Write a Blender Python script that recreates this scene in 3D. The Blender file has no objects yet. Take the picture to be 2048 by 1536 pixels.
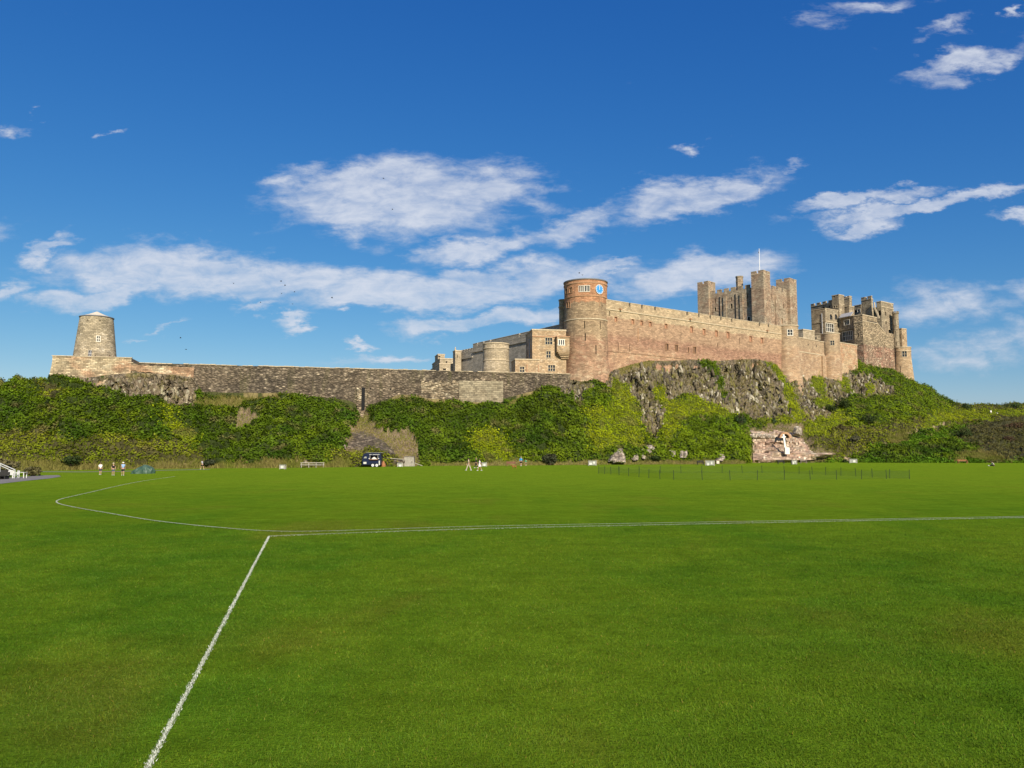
import bpy, bmesh, math, random
import numpy as np
from mathutils import Vector, Matrix

random.seed(7)
rng = np.random.default_rng(11)
scene = bpy.context.scene
col = scene.collection

# ------------------------------------------------------------------ camera
F, CX, CY, H = 1540.0, 1024.0, 768.0, 2.9
PITCH = math.atan(132.0 / F)
cp, sp = math.cos(PITCH), math.sin(PITCH)
cam_d = bpy.data.cameras.new('camera')
cam_d.sensor_width = 36.0
cam_d.lens = 36.0 * F / 2048.0
cam_d.clip_start = 0.1
cam_d.clip_end = 9000.0
cam = bpy.data.objects.new('camera', cam_d)
cam.location = (0, 0, H)
cam.rotation_euler = (math.pi / 2 + PITCH, 0, 0)
col.objects.link(cam)
scene.camera = cam

# ------------------------------------------------------------------ light
SUN_TRAVEL = math.radians(-20.0)      # direction the light travels, measured from +Y towards +X
SUN_EL = math.radians(30.0)
sd = Vector((math.sin(SUN_TRAVEL) * math.cos(SUN_EL), math.cos(SUN_TRAVEL) * math.cos(SUN_EL), -math.sin(SUN_EL)))
sun_d = bpy.data.lights.new('sun', 'SUN')
sun_d.energy = 4.8
sun_d.angle = math.radians(0.5)
sun_d.color = (1.0, 0.9, 0.74)
sun = bpy.data.objects.new('sun', sun_d)
sun.rotation_euler = sd.to_track_quat('-Z', 'Y').to_euler()
sun.location = (60, -120, 120)
col.objects.link(sun)

scene.view_settings.view_transform = 'Standard'
scene.view_settings.look = 'None'
scene.view_settings.exposure = 0.5
scene.view_settings.gamma = 1.0
scene.view_settings.use_curve_mapping = False


class NT:
    """small helper for node trees"""
    def __init__(self, nt):
        self.nt = nt
    def n(self, t, **kw):
        nd = self.nt.nodes.new(t)
        for k, v in kw.items():
            setattr(nd, k, v)
        return nd
    def put(self, sock, v):
        if isinstance(v, bpy.types.NodeSocket):
            self.nt.links.new(v, sock)
        elif v is not None:
            sock.default_value = v
    def math(self, op, a, b=None, c=None, clamp=False):
        nd = self.n('ShaderNodeMath', operation=op)
        nd.use_clamp = clamp
        self.put(nd.inputs[0], a)
        if b is not None: self.put(nd.inputs[1], b)
        if c is not None: self.put(nd.inputs[2], c)
        return nd.outputs[0]
    def mix(self, f, a, b, bt='MIX'):
        nd = self.n('ShaderNodeMix', data_type='RGBA', blend_type=bt)
        self.put(nd.inputs[0], f)
        self.put(nd.inputs[6], a if isinstance(a, bpy.types.NodeSocket) else tuple(a) + (1,))
        self.put(nd.inputs[7], b if isinstance(b, bpy.types.NodeSocket) else tuple(b) + (1,))
        return nd.outputs[2]
    def noise(self, vec, scale, detail=4, rough=0.55, dist=0.0, dim='3D'):
        nd = self.n('ShaderNodeTexNoise', noise_dimensions=dim)
        if vec is not None: self.put(nd.inputs['Vector'], vec)
        nd.inputs['Scale'].default_value = scale
        nd.inputs['Detail'].default_value = detail
        nd.inputs['Roughness'].default_value = rough
        nd.inputs['Distortion'].default_value = dist
        return nd.outputs[0]
    def mapping(self, vec, scale=(1, 1, 1), loc=(0, 0, 0), rot=(0, 0, 0)):
        nd = self.n('ShaderNodeMapping')
        self.put(nd.inputs[0], vec)
        nd.inputs['Scale'].default_value = scale
        nd.inputs['Location'].default_value = loc
        nd.inputs['Rotation'].default_value = rot
        return nd.outputs[0]
    def rng(self, v, a, b, c=0.0, d=1.0, smooth=False):
        nd = self.n('ShaderNodeMapRange')
        if smooth: nd.interpolation_type = 'SMOOTHSTEP'
        self.put(nd.inputs[0], v)
        for i, x in zip((1, 2, 3, 4), (a, b, c, d)):
            nd.inputs[i].default_value = x
        return nd.outputs[0]
    def pos(self):
        return self.n('ShaderNodeNewGeometry').outputs['Position']
    def bump(self, h, strength=0.5, dist=0.1):
        nd = self.n('ShaderNodeBump')
        nd.inputs['Strength'].default_value = strength
        nd.inputs['Distance'].default_value = dist
        self.put(nd.inputs['Height'], h)
        return nd.outputs[0]


# ------------------------------------------------------------------ world: sky with clouds
world = bpy.data.worlds.new('World')
scene.world = world
world.use_nodes = True
wt = NT(world.node_tree)
world.node_tree.nodes.clear()
sky = wt.n('ShaderNodeTexSky', sky_type='NISHITA')
sky.sun_disc = False
sky.sun_elevation = SUN_EL
sky.sun_rotation = math.radians(160)
sky.altitude = 0
sky.air_density = 1.0
sky.dust_density = 0.25
sky.ozone_density = 3.0
SKY_STRENGTH = 0.10
gen = wt.n('ShaderNodeTexCoord').outputs['Generated']
sep = wt.n('ShaderNodeSeparateXYZ')
wt.put(sep.inputs[0], gen)
dx, dy, dz = sep.outputs
yy = wt.math('MAXIMUM', dy, 0.08)
cu = wt.math('DIVIDE', dx, yy)
cw = wt.math('DIVIDE', dz, yy)
comb = wt.n('ShaderNodeCombineXYZ')
wt.put(comb.inputs[0], cu); wt.put(comb.inputs[1], cw)
cvec = comb.outputs[0]
# wisp noise, streaked along the wind (slightly rising to the right)
cm = wt.mapping(cvec, scale=(3.2, 13, 1), rot=(0, 0, math.radians(-11)))
nz1 = wt.noise(cm, 1.6, 9, 0.62, 0.5, '2D')
nz2 = wt.noise(wt.mapping(cvec, scale=(12, 26, 1), rot=(0, 0, math.radians(-16))), 2.0, 6, 0.65, 0.3, '2D')


def pix_dir(x, y):
    u, v = (x - CX) / F, (CY - y) / F
    return Vector((u, cp - v * sp, sp + v * cp))


CLOUDS = [  # photo position, half sizes, tilt in degrees (rising to the right), weight
    (800, 392, 250, 72, 2, 1.0), (1000, 378, 120, 46, -4, .8), (740, 440, 95, 36, 0, .8), (600, 358, 70, 20, 8, .6), (690, 345, 120, 26, 0, .7),
    (1400, 392, 175, 40, 13, 1.0), (1500, 365, 75, 26, 12, .8), (1150, 450, 120, 28, 16, .7), (960, 497, 135, 27, 12, .85), (1080, 415, 100, 30, 0, .5),
    (420, 552, 290, 52, -3, 1.05), (200, 592, 150, 26, 5, .95), (680, 565, 180, 44, -4, .9), (190, 545, 70, 20, 3, .7),
    (930, 572, 330, 36, 6, 1.0), (1185, 540, 85, 14, 14, .9), (760, 605, 130, 18, 6, .8), (520, 618, 90, 15, 8, .7),
    (970, 636, 150, 23, 4, 1.0), (1400, 553, 190, 40, 7, .95), (1310, 590, 120, 26, 5, .6),
    (1730, 398, 130, 15, 9, .85), (1850, 408, 240, 17, 9, .95), (1725, 450, 85, 18, 12, .85), (2030, 430, 60, 12, 5, .6),
    (1945, 122, 125, 24, 17, .7), (1915, 48, 75, 20, 22, .58), (1740, 10, 140, 18, 5, .52), (1620, 40, 60, 24, 0, .45), (2040, 20, 20, 15, 20, .7),
    (105, 495, 52, 22, 16, .75), (30, 582, 62, 24, 20, .8), (15, 258, 45, 15, 5, .5), (215, 278, 18, 9, 5, .5), (110, 227, 22, 8, 0, .4),
    (575, 648, 60, 11, 10, .7), (770, 715, 110, 12, 1, .7), (690, 693, 22, 6, 0, .6), (300, 675, 30, 6, 0, .45), (360, 657, 50, 7, 2, .5), (690, 637, 25, 7, 5, .6),
    (1900, 605, 260, 44, 6, .56), (1960, 690, 220, 44, 3, .54), (1780, 640, 120, 20, 8, .36), (1370, 287, 34, 12, 3, .55), (1590, 325, 35, 9, 4, .4),
    (-200, 480, 190, 40, 6, .9), (2290, 330, 170, 34, 9, .9), (-150, 200, 120, 25, 8, .6), (2250, 560, 200, 40, 4, .9),
    (500, -180, 180, 40, 5, .6), (1500, -140, 200, 40, 9, .7),
]
# ragged outlines: the cloud plane is warped by noise before the banks are placed
wn = wt.n('ShaderNodeTexNoise', noise_dimensions='2D')
wt.put(wn.inputs['Vector'], wt.mapping(cvec, scale=(2.4, 6.0, 1), rot=(0, 0, math.radians(-11))))
wn.inputs['Scale'].default_value = 2.6; wn.inputs['Detail'].default_value = 7; wn.inputs['Roughness'].default_value = .62
wv = wt.n('ShaderNodeVectorMath', operation='MULTIPLY_ADD')
wt.put(wv.inputs[0], wn.outputs['Color']); wv.inputs[1].default_value = (.20, .085, 0); wv.inputs[2].default_value = (-.10, -.0425, 0)
wa = wt.n('ShaderNodeVectorMath', operation='ADD'); wt.put(wa.inputs[0], cvec); wt.put(wa.inputs[1], wv.outputs[0])
wvec = wa.outputs[0]
total = None
for (bx_, by_, rx_, ry_, tilt, wgt) in CLOUDS:
    d0 = pix_dir(bx_, by_); u0, w0 = d0.x / d0.y, d0.z / d0.y
    mp = wt.n('ShaderNodeMapping', vector_type='TEXTURE')
    wt.put(mp.inputs[0], wvec)
    mp.inputs['Location'].default_value = (u0, w0, 0)
    mp.inputs['Rotation'].default_value = (0, 0, math.radians(tilt))
    mp.inputs['Scale'].default_value = (rx_ / F * 1.55, ry_ / F * 1.6, 1)
    gd = wt.n('ShaderNodeTexGradient', gradient_type='SPHERICAL')
    wt.put(gd.inputs[0], mp.outputs[0])
    v = wt.math('MULTIPLY', gd.outputs['Fac'], wgt)
    total = v if total is None else wt.math('MAXIMUM', total, v)
# general thin cloud for the directions that the photograph does not show (behind and overhead)
gv = wt.n('ShaderNodeVectorMath', operation='MULTIPLY')
wt.put(gv.inputs[0], gen); gv.inputs[1].default_value = (2.0, 2.0, 6.0)
gn = wt.rng(wt.noise(gv.outputs[0], 1.3, 4, 0.6), 0.52, 0.7, 0, 0.6, smooth=True)
away = wt.rng(dy, 0.25, 0.5, 1.0, 0.0, smooth=True)
total = wt.math('MAXIMUM', total, wt.math('MULTIPLY', gn, away))
shape = wt.math('ADD', wt.math('MULTIPLY', nz1, 0.55), wt.math('MULTIPLY', nz2, 0.45))      # about 0.3 .. 0.7
body = wt.rng(total, 0.0, 0.55, 0.0, 1.0)
dens = wt.math('SUBTRACT', wt.math('ADD', wt.math('MULTIPLY', body, 0.92), wt.math('MULTIPLY', shape, 1.7)), 1.16)
mask = wt.rng(dens, -0.06, 0.98, 0.0, 0.92, smooth=True)
edge = wt.math('MULTIPLY', mask, wt.rng(dz, 0.0, 0.03, 0, 1))
gm = wt.n('ShaderNodeGamma'); gm.inputs[1].default_value = 0.9
wt.put(gm.inputs[0], sky.outputs[0])
hs = wt.n('ShaderNodeHueSaturation')
hs.inputs['Saturation'].default_value = 1.18
wt.put(hs.inputs['Color'], gm.outputs[0])
tint = wt.mix(1.0, hs.outputs[0], (.50, .72, .93), 'MULTIPLY')
# the photograph's strong blue: one contrast curve per channel for the whole sky
sps = wt.n('ShaderNodeSeparateColor'); wt.put(sps.inputs[0], tint)
cmb = wt.n('ShaderNodeCombineColor')
for i_, (gam_, amp_) in enumerate(((1.52, .78), (1.06, .84), (.63, 1.60))):
    wt.put(cmb.inputs[i_], wt.math('MULTIPLY', wt.math('POWER', wt.math('MAXIMUM', sps.outputs[i_], 0.0), gam_), amp_))
skycol = cmb.outputs[0]
shade = wt.rng(dens, 0.25, 0.95, 0.93, 1.05)
ccol = wt.n('ShaderNodeVectorMath', operation='SCALE')
ccol.inputs[0].default_value = (4.75, 5.05, 5.7)
wt.put(ccol.inputs['Scale'], shade)
skymix = wt.mix(edge, skycol, ccol.outputs[0])
bg = wt.n('ShaderNodeBackground')
wt.put(bg.inputs[0], skymix)
bg.inputs[1].default_value = SKY_STRENGTH
wo = wt.n('ShaderNodeOutputWorld')
world.node_tree.links.new(bg.outputs[0], wo.inputs[0])
try:
    world.cycles.sampling_method = 'MANUAL'; world.cycles.sample_map_resolution = 512
except Exception:
    pass

# ------------------------------------------------------------------ pixel helpers

def gz(X, Y):
    """the field falls away a little towards the left, by the hill"""
    X = np.asarray(X, float); Y = np.asarray(Y, float)
    a = np.clip((-15 - X) / 45.0, 0, 1); a = a * a * (3 - 2 * a)
    b = np.clip((Y - 45) / 50.0, 0, 1); b = b * b * (3 - 2 * b)
    return -0.45 * a * b


def P(x, y, Y):
    d = pix_dir(x, y); t = Y / d.y
    return Vector((d.x * t, Y, H + d.z * t))


def G(x, y):
    d = pix_dir(x, y); t = (0 - H) / d.z
    for _ in range(25):
        z = float(gz(d.x * t, d.y * t)); t = (z - H) / d.z
    return Vector((d.x * t, d.y * t, H + d.z * t))


def atz(x, y, z):
    d = pix_dir(x, y); t = (z - H) / d.z
    return Vector((d.x * t, d.y * t, z))


def proj(p):
    """world point to photo pixel"""
    yc = p[1] * cp + (p[2] - H) * sp
    zc = -p[1] * sp + (p[2] - H) * cp
    return CX + F * p[0] / yc, CY - F * zc / yc


# ------------------------------------------------------------------ numpy noise
_perm = rng.permutation(256)
_perm = np.concatenate([_perm, _perm, _perm])
_g = rng.normal(size=(256, 3)); _g /= np.linalg.norm(_g, axis=1)[:, None]


def pn(x, y, z):
    x = np.asarray(x, float); y = np.asarray(y, float); z = np.asarray(z, float)
    x, y, z = np.broadcast_arrays(x, y, z)
    xi, yi, zi = np.floor(x).astype(int), np.floor(y).astype(int), np.floor(z).astype(int)
    xf, yf, zf = x - xi, y - yi, z - zi
    f = lambda t: t * t * t * (t * (t * 6 - 15) + 10)
    u, v, w = f(xf), f(yf), f(zf)
    def gr(i, j, k):
        h = _perm[_perm[_perm[(xi + i) & 255] + ((yi + j) & 255)] + ((zi + k) & 255)]
        g = _g[h]
        return g[..., 0] * (xf - i) + g[..., 1] * (yf - j) + g[..., 2] * (zf - k)
    l = lambda a, b, t: a + (b - a) * t
    return 1.5 * l(l(l(gr(0, 0, 0), gr(1, 0, 0), u), l(gr(0, 1, 0), gr(1, 1, 0), u), v),
                   l(l(gr(0, 0, 1), gr(1, 0, 1), u), l(gr(0, 1, 1), gr(1, 1, 1), u), v), w)


def fbm(x, y, z, o=3):
    s = 0; a = 1.0; t = 0
    for i in range(o):
        s = s + a * pn(x * 2 ** i + 17.3 * i, y * 2 ** i, z * 2 ** i); t += a; a *= 0.5
    return s / t


# ------------------------------------------------------------------ materials

def new_mat(name):
    m = bpy.data.materials.new(name); m.use_nodes = True
    m.node_tree.nodes.clear()
    t = NT(m.node_tree)
    b = t.n('ShaderNodeBsdfPrincipled')
    o = t.n('ShaderNodeOutputMaterial')
    m.node_tree.links.new(b.outputs[0], o.inputs[0])
    b.inputs['Specular IOR Level'].default_value = 0.25
    return m, t, b


def plain(name, c, rough=0.8, metal=0.0, var=0.12, scale=6.0, bump=0.0):
    m, t, b = new_mat(name)
    p = t.pos()
    n = t.noise(p, scale, 4)
    f = t.rng(n, 0.3, 0.7, 1 - var, 1 + var)
    vm = t.n('ShaderNodeVectorMath', operation='SCALE')
    vm.inputs[0].default_value = c
    t.put(vm.inputs['Scale'], f)
    t.put(b.inputs['Base Color'], vm.outputs[0])
    b.inputs['Roughness'].default_value = rough
    b.inputs['Metallic'].default_value = metal
    if bump: t.put(b.inputs['Normal'], t.bump(n, bump, 0.05))
    return m


def stone(name, c1, c2, c3, bw=0.7, bh=0.32, mortar=0.03, mcol=None, blotch=0.12, stain=None, ztint=None, rubble=False, bumpd=0.12, contrast=1.0):
    """coursed or rubble masonry: stone-by-stone colour, large patches, streaks, relief"""
    m, t, b = new_mat(name)
    p = t.pos()
    uv = t.n('ShaderNodeUVMap'); uv.uv_map = 'uv'
    wob = t.n('ShaderNodeTexNoise'); wob.inputs['Scale'].default_value = 1.3
    t.put(wob.inputs['Vector'], uv.outputs[0])
    wsub = t.n('ShaderNodeVectorMath', operation='MULTIPLY_ADD')
    t.put(wsub.inputs[0], wob.outputs['Color']); wsub.inputs[1].default_value = (0.22, 0.12, 0)
    t.put(wsub.inputs[2], uv.outputs[0])
    if rubble:
        vo = t.n('ShaderNodeTexVoronoi', feature='F1')
        t.put(vo.inputs['Vector'], t.mapping(wsub.outputs[0], scale=(1 / bw, 1 / bh, 1)))
        vo.inputs['Scale'].default_value = 1.0
        vo.inputs['Randomness'].default_value = 0.9
        cs = t.n('ShaderNodeSeparateColor'); t.put(cs.inputs[0], vo.outputs['Color'])
        cell = cs.outputs[0]; cell2 = cs.outputs[1]
        joint = t.rng(vo.outputs['Distance'], 0.32, 0.62, 0.0, 1.0)
    else:
        br = t.n('ShaderNodeTexBrick')
        t.put(br.inputs['Vector'], wsub.outputs[0])
        br.inputs['Color1'].default_value = (0, 0, 0, 1); br.inputs['Color2'].default_value = (1, 1, 1, 1)
        br.inputs['Mortar'].default_value = (0.5, 0.5, 0.5, 1)
        br.inputs['Scale'].default_value = 1.0
        br.inputs['Mortar Size'].default_value = mortar
        br.inputs['Mortar Smooth'].default_value = 0.3
        br.inputs['Brick Width'].default_value = bw
        br.inputs['Row Height'].default_value = bh
        cs = t.n('ShaderNodeSeparateColor'); t.put(cs.inputs[0], br.outputs['Color'])
        cell = cs.outputs[0]
        joint = br.outputs['Fac']
        wn = t.n('ShaderNodeTexVoronoi', feature='F1'); t.put(wn.inputs['Vector'], t.mapping(uv.outputs[0], scale=(1 / bw / 1.3, 1 / bh / 1.5, 1)))
        wn.inputs['Scale'].default_value = 1.0
        cs2 = t.n('ShaderNodeSeparateColor'); t.put(cs2.inputs[0], wn.outputs['Color'])
        cell2 = cs2.outputs[1]
    big = t.noise(t.mapping(p, scale=(1, 1, 1.6)), blotch, 6, 0.62)
    mid = t.noise(p, 0.55, 5, 0.65)
    fine = t.noise(p, 3.0, 5, 0.7)
    colr = t.mix(t.rng(big, 0.40, 0.60, 0, 1, smooth=True), c1, c2)
    colr = t.mix(t.math('MULTIPLY', t.rng(cell2, 0.55, 0.9, 0, 1), t.rng(mid, 0.42, 0.6, 0, 1)), colr, c3)
    if ztint:
        sz = t.n('ShaderNodeSeparateXYZ'); t.put(sz.inputs[0], p)
        zz = t.math('ADD', sz.outputs[2], t.math('MULTIPLY', t.math('SUBTRACT', mid, 0.5), 2.2))
        for (z0, z1, colz, amt) in ztint:          # courses of a different stone above z0 .. z1
            colr = t.mix(t.rng(zz, z0, z1, 0, amt, smooth=True), colr, colz)
    k = 0.55 * contrast
    bri = t.math('MULTIPLY', t.rng(cell, 0, 1, 1 - k * .62, 1 + k * .55), t.rng(fine, 0.25, 0.75, 1 - .35 * contrast, 1 + .3 * contrast))
    bri = t.math('MULTIPLY', bri, t.rng(mid, 0.3, 0.7, 1 - .22 * contrast, 1 + .2 * contrast))
    bri = t.math('MULTIPLY', bri, t.rng(joint, 0.0, 1.0, 1.05, 0.55 if rubble else 0.72))
    vm = t.n('ShaderNodeVectorMath', operation='SCALE'); t.put(vm.inputs[0], colr); t.put(vm.inputs['Scale'], bri)
    outc = vm.outputs[0]
    if stain:
        st = t.noise(t.mapping(p, scale=(0.8, 0.8, 0.10)), 0.9, 5, 0.6)
        outc = t.mix(t.math('MULTIPLY', t.rng(st, 0.55, 0.72, 0, 1), stain[3]), outc, stain[:3])
    t.put(b.inputs['Base Color'], outc)
    b.inputs['Roughness'].default_value = 0.92
    hgt = t.math('ADD', t.math('MULTIPLY', t.math('SUBTRACT', 1.0, joint), 0.7), t.math('ADD', t.math('MULTIPLY', cell, 0.45), t.math('MULTIPLY', fine, 0.4)))
    t.put(b.inputs['Normal'], t.bump(hgt, 0.9, bumpd))
    return m


M = {}
M['rubble'] = stone('dark rubble stone', (.185, .142, .096), (.125, .100, .072), (.34, .275, .19), bw=.62, bh=.34, rubble=True, blotch=.07, bumpd=.22, contrast=1.2, stain=(.17, .16, .06, .35))
M['pale_rubble'] = stone('pale rubble stone', (.42, .33, .21), (.22, .17, .11), (.58, .50, .35), bw=.75, bh=.3, rubble=True, blotch=.2, bumpd=.35, contrast=1.5)
M['pale_ashlar'] = stone('pale squared stone', (.29, .245, .165), (.23, .19, .125), (.37, .32, .22), bw=.9, bh=.42, blotch=.3, bumpd=.08, contrast=1.0, stain=(.25, .24, .15, .35))
M['platform'] = stone('platform stone', (.40, .32, .20), (.38, .235, .14), (.52, .44, .30), bw=.85, bh=.3, blotch=.16, bumpd=.14, contrast=1.2)
M['mill'] = stone('mill stone', (.39, .32, .215), (.34, .28, .185), (.48, .41, .30), bw=.8, bh=.28, blotch=.15, bumpd=.1, contrast=1.05, stain=(.18, .16, .09, .35))
M['clock'] = stone('red sandstone tower', (.36, .245, .150), (.37, .215, .135), (.44, .34, .22), bw=.8, bh=.3, blotch=.16, bumpd=.08, contrast=.9,
                   ztint=[(18.5, 26.5, (.36, .215, .135), .35), (29, 31, (.335, .25, .15), .75), (38.1, 38.4, (.44, .225, .12), .95)], stain=(.12, .085, .055, .5))
M['curtain'] = stone('pink curtain stone', (.42, .26, .16), (.385, .225, .145), (.48, .35, .225), bw=.85, bh=.32, blotch=.10, bumpd=.1, contrast=.85,
                     ztint=[(27, 29.5, (.325, .185, .122), .75), (30.3, 31.8, (.41, .275, .172), .85), (35.2, 35.5, (.47, .36, .225), .95)], stain=(.22, .13, .09, .4))
M['keep'] = stone('keep stone', (.36, .25, .165), (.37, .30, .205), (.43, .36, .25), bw=.8, bh=.34, blotch=.12, bumpd=.12, contrast=1.05, stain=(.17, .135, .10, .3))
M['round'] = stone('tower stone', (.43, .29, .175), (.40, .27, .17), (.50, .38, .25), bw=.8, bh=.32, blotch=.15, bumpd=.08, contrast=.75,
                   ztint=[(32.5, 34, (.40, .30, .19), .8)], stain=(.24, .16, .10, .4))
M['hall'] = stone('hall stone', (.325, .268, .18), (.29, .23, .155), (.41, .34, .225), bw=.8, bh=.34, blotch=.15, bumpd=.1, contrast=.95, stain=(.12, .10, .075, .5))
M['hallred'] = stone('mixed red masonry', (.36, .245, .165), (.37, .21, .14), (.46, .39, .27), bw=.7, bh=.42, rubble=True, blotch=.13, bumpd=.12, contrast=1.05,
                     ztint=[(37.5, 38.5, (.40, .32, .20), .8)])
M['grey'] = stone('grey curtain stone', (.34, .30, .235), (.30, .27, .215), (.38, .34, .27), bw=.9, bh=.35, blotch=.12, bumpd=.03, contrast=.6, stain=(.2, .18, .14, .4))
M['drum'] = stone('bastion stone', (.42, .345, .235), (.38, .31, .205), (.50, .42, .30), bw=.85, bh=.34, blotch=.2, bumpd=.07, contrast=.75, stain=(.2, .18, .08, .3))
M['house'] = stone('house stone', (.43, .31, .185), (.40, .28, .165), (.48, .39, .27), bw=.7, bh=.34, blotch=.2, bumpd=.08, contrast=.8)
M['red'] = stone('red patched wall', (.46, .27, .155), (.48, .35, .21), (.50, .38, .25), bw=.8, bh=.3, blotch=.3, bumpd=.08, contrast=.8)
M['dressed'] = plain('dressed stone', (.47, .385, .26), .9, var=.18, scale=2.5, bump=.3)
M['dressed_red'] = plain('dressed red stone', (.40, .235, .135), .9, var=.18, scale=2.5, bump=.3)
M['white_stone'] = plain('white painted stone', (.72, .68, .58), .8, var=.08)
M['infill'] = plain('blocked opening', (.36, .19, .115), .95, var=.25, scale=3.0, bump=.4)
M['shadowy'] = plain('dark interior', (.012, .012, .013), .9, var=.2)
m, t, b = new_mat('window glass')
b.inputs['Base Color'].default_value = (.02, .025, .03, 1); b.inputs['Roughness'].default_value = .06; b.inputs['Specular IOR Level'].default_value = .8
M['glass'] = m
M['lead'] = plain('roof lead', (.16, .16, .165), .6, var=.15)
M['roofwhite'] = plain('pale roof sheeting', (.62, .54, .42), .7, var=.12, scale=2)
M['iron'] = plain('black iron', (.02, .02, .022), .5, var=.2)
M['pole'] = plain('white pole', (.80, .80, .80), .4, var=.03)
M['pipe'] = plain('grey downpipe', (.42, .42, .43), .6, var=.05)

# ------------------------------------------------------------------ mesh helpers
class MB:
    """collects faces; build() makes ONE mesh object"""
    def __init__(self):
        self.v = []; self.f = []; self.uv = []; self.mi = []; self.cur = 0
    def face(self, pts, uvs=None):
        i = len(self.v)
        pts = [Vector(p) for p in pts]
        self.v += pts
        self.f.append(tuple(range(i, i + len(pts))))
        if uvs is None:
            n = (pts[1] - pts[0]).cross(pts[2] - pts[0])
            if n.length > 0: n.normalize()
            if abs(n.z) > 0.8:
                uvs = [(p.x, p.y) for p in pts]
            else:
                tx = Vector((-n.y, n.x, 0)); tx = tx.normalized() if tx.length > 0 else Vector((1, 0, 0))
                uvs = [(p.dot(tx), p.z) for p in pts]
        self.uv.append(uvs); self.mi.append(self.cur)
    def hexa(self, c):
        """eight corners: bottom ring 0-3 (counter-clockwise from above), top ring 4-7"""
        for q in ((3, 2, 1, 0), (4, 5, 6, 7), (0, 1, 5, 4), (1, 2, 6, 5), (2, 3, 7, 6), (3, 0, 4, 7)):
            self.face([c[i] for i in q])
    def box(self, x0, x1, y0, y1, z0, z1):
        self.hexa([(x0, y0, z0), (x1, y0, z0), (x1, y1, z0), (x0, y1, z0), (x0, y0, z1), (x1, y0, z1), (x1, y1, z1), (x0, y1, z1)])
    def obox(self, o, ex, ey, x0, x1, y0, y1, z0, z1):
        """box in a turned plan frame: origin o, unit plan vectors ex, ey"""
        q = lambda a, b_, z: (o[0] + ex[0] * a + ey[0] * b_, o[1] + ex[1] * a + ey[1] * b_, z)
        c = [q(x0, y0, z0), q(x1, y0, z0), q(x1, y1, z0), q(x0, y1, z0), q(x0, y0, z1), q(x1, y0, z1), q(x1, y1, z1), q(x0, y1, z1)]
        if ex[0] * ey[1] - ex[1] * ey[0] < 0:
            c = [c[i] for i in (0, 3, 2, 1, 4, 7, 6, 5)]
        self.hexa(c)
    def bar(self, a, b_, w, h=None):
        """square bar from a to b"""
        a = Vector(a); b_ = Vector(b_); h = h or w
        d = (b_ - a).normalized()
        up = Vector((0, 0, 1)) if abs(d.z) < .95 else Vector((0, 1, 0))
        s = d.cross(up).normalized() * (w / 2); u = s.cross(d).normalized() * (h / 2)
        c = [a - s - u, a + s - u, b_ + s - u, b_ - s - u, a - s + u, a + s + u, b_ + s + u, b_ - s + u]
        self.hexa(c)
    def tube(self, pts, rad, n=8, cap=True):
        pts = [Vector(p) for p in pts]
        if not isinstance(rad, (list, tuple)): rad = [rad] * len(pts)
        rings = []
        for i, p in enumerate(pts):
            d = (pts[min(i + 1, len(pts) - 1)] - pts[max(i - 1, 0)]).normalized()
            up = Vector((0, 0, 1)) if abs(d.z) < .9 else Vector((1, 0, 0))
            s = d.cross(up).normalized(); u = s.cross(d).normalized()
            rings.append([p + (s * math.cos(2 * math.pi * k / n) + u * math.sin(2 * math.pi * k / n)) * rad[i] for k in range(n)])
        for a, b_ in zip(rings, rings[1:]):
            for k in range(n):
                self.face([a[k], a[(k + 1) % n], b_[(k + 1) % n], b_[k]])
        if cap:
            self.face(rings[0][::-1]); self.face(rings[-1])
    def lathe(self, c, prof, n=40, cap=True):
        """prof: list of (radius, z)"""
        for (r0, z0), (r1, z1) in zip(prof, prof[1:]):
            for k in range(n):
                a0, a1 = 2 * math.pi * k / n, 2 * math.pi * (k + 1) / n
                rm = max(r0, r1)
                q = [(c[0] + r0 * math.cos(a0), c[1] + r0 * math.sin(a0), z0), (c[0] + r0 * math.cos(a1), c[1] + r0 * math.sin(a1), z0),
                     (c[0] + r1 * math.cos(a1), c[1] + r1 * math.sin(a1), z1), (c[0] + r1 * math.cos(a0), c[1] + r1 * math.sin(a0), z1)]
                uvs = [(a0 * rm, z0), (a1 * rm, z0), (a1 * rm, z1), (a0 * rm, z1)]
                if r1 < 1e-5: q = q[:3]; uvs = uvs[:3]
                elif r0 < 1e-5: q = [q[0], q[2], q[3]]; uvs = [uvs[0], uvs[2], uvs[3]]
                self.face(q, uvs)
    def build(self, name, mat, parent=None, loc=None, smooth=False, weld=True):
        me = bpy.data.meshes.new(name)
        off = Vector((0, 0, 0))
        if parent is not None: off = WORLD.get(parent.name, Vector((0, 0, 0)))
        elif loc is not None: off = Vector(loc)
        me.from_pydata([tuple(p - off) for p in self.v], [], self.f)
        ul = me.uv_layers.new(name='uv')
        ul.data.foreach_set('uv', [x for fu in self.uv for q in fu for x in q])
        mats = mat if isinstance(mat, (list, tuple)) else [mat]
        for mm in mats: me.materials.append(mm)
        if len(mats) > 1: me.polygons.foreach_set('material_index', self.mi)
        if weld:
            bm = bmesh.new(); bm.from_mesh(me)
            bmesh.ops.remove_doubles(bm, verts=bm.verts, dist=1e-4)
            bm.to_mesh(me); bm.free()
        if smooth: me.polygons.foreach_set('use_smooth', [True] * len(me.polygons))
        me.update()
        o = bpy.data.objects.new(name, me); col.objects.link(o)
        if parent is not None:
            o.parent = parent
            WORLD[o.name] = off
        else:
            o.location = off; WORLD[o.name] = off
        return o


WORLD = {}       # world position of every parent's origin


def tag(o, label, cat, group=None):
    o['label'] = label; o['category'] = cat
    if group: o['group'] = group
    return o


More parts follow.
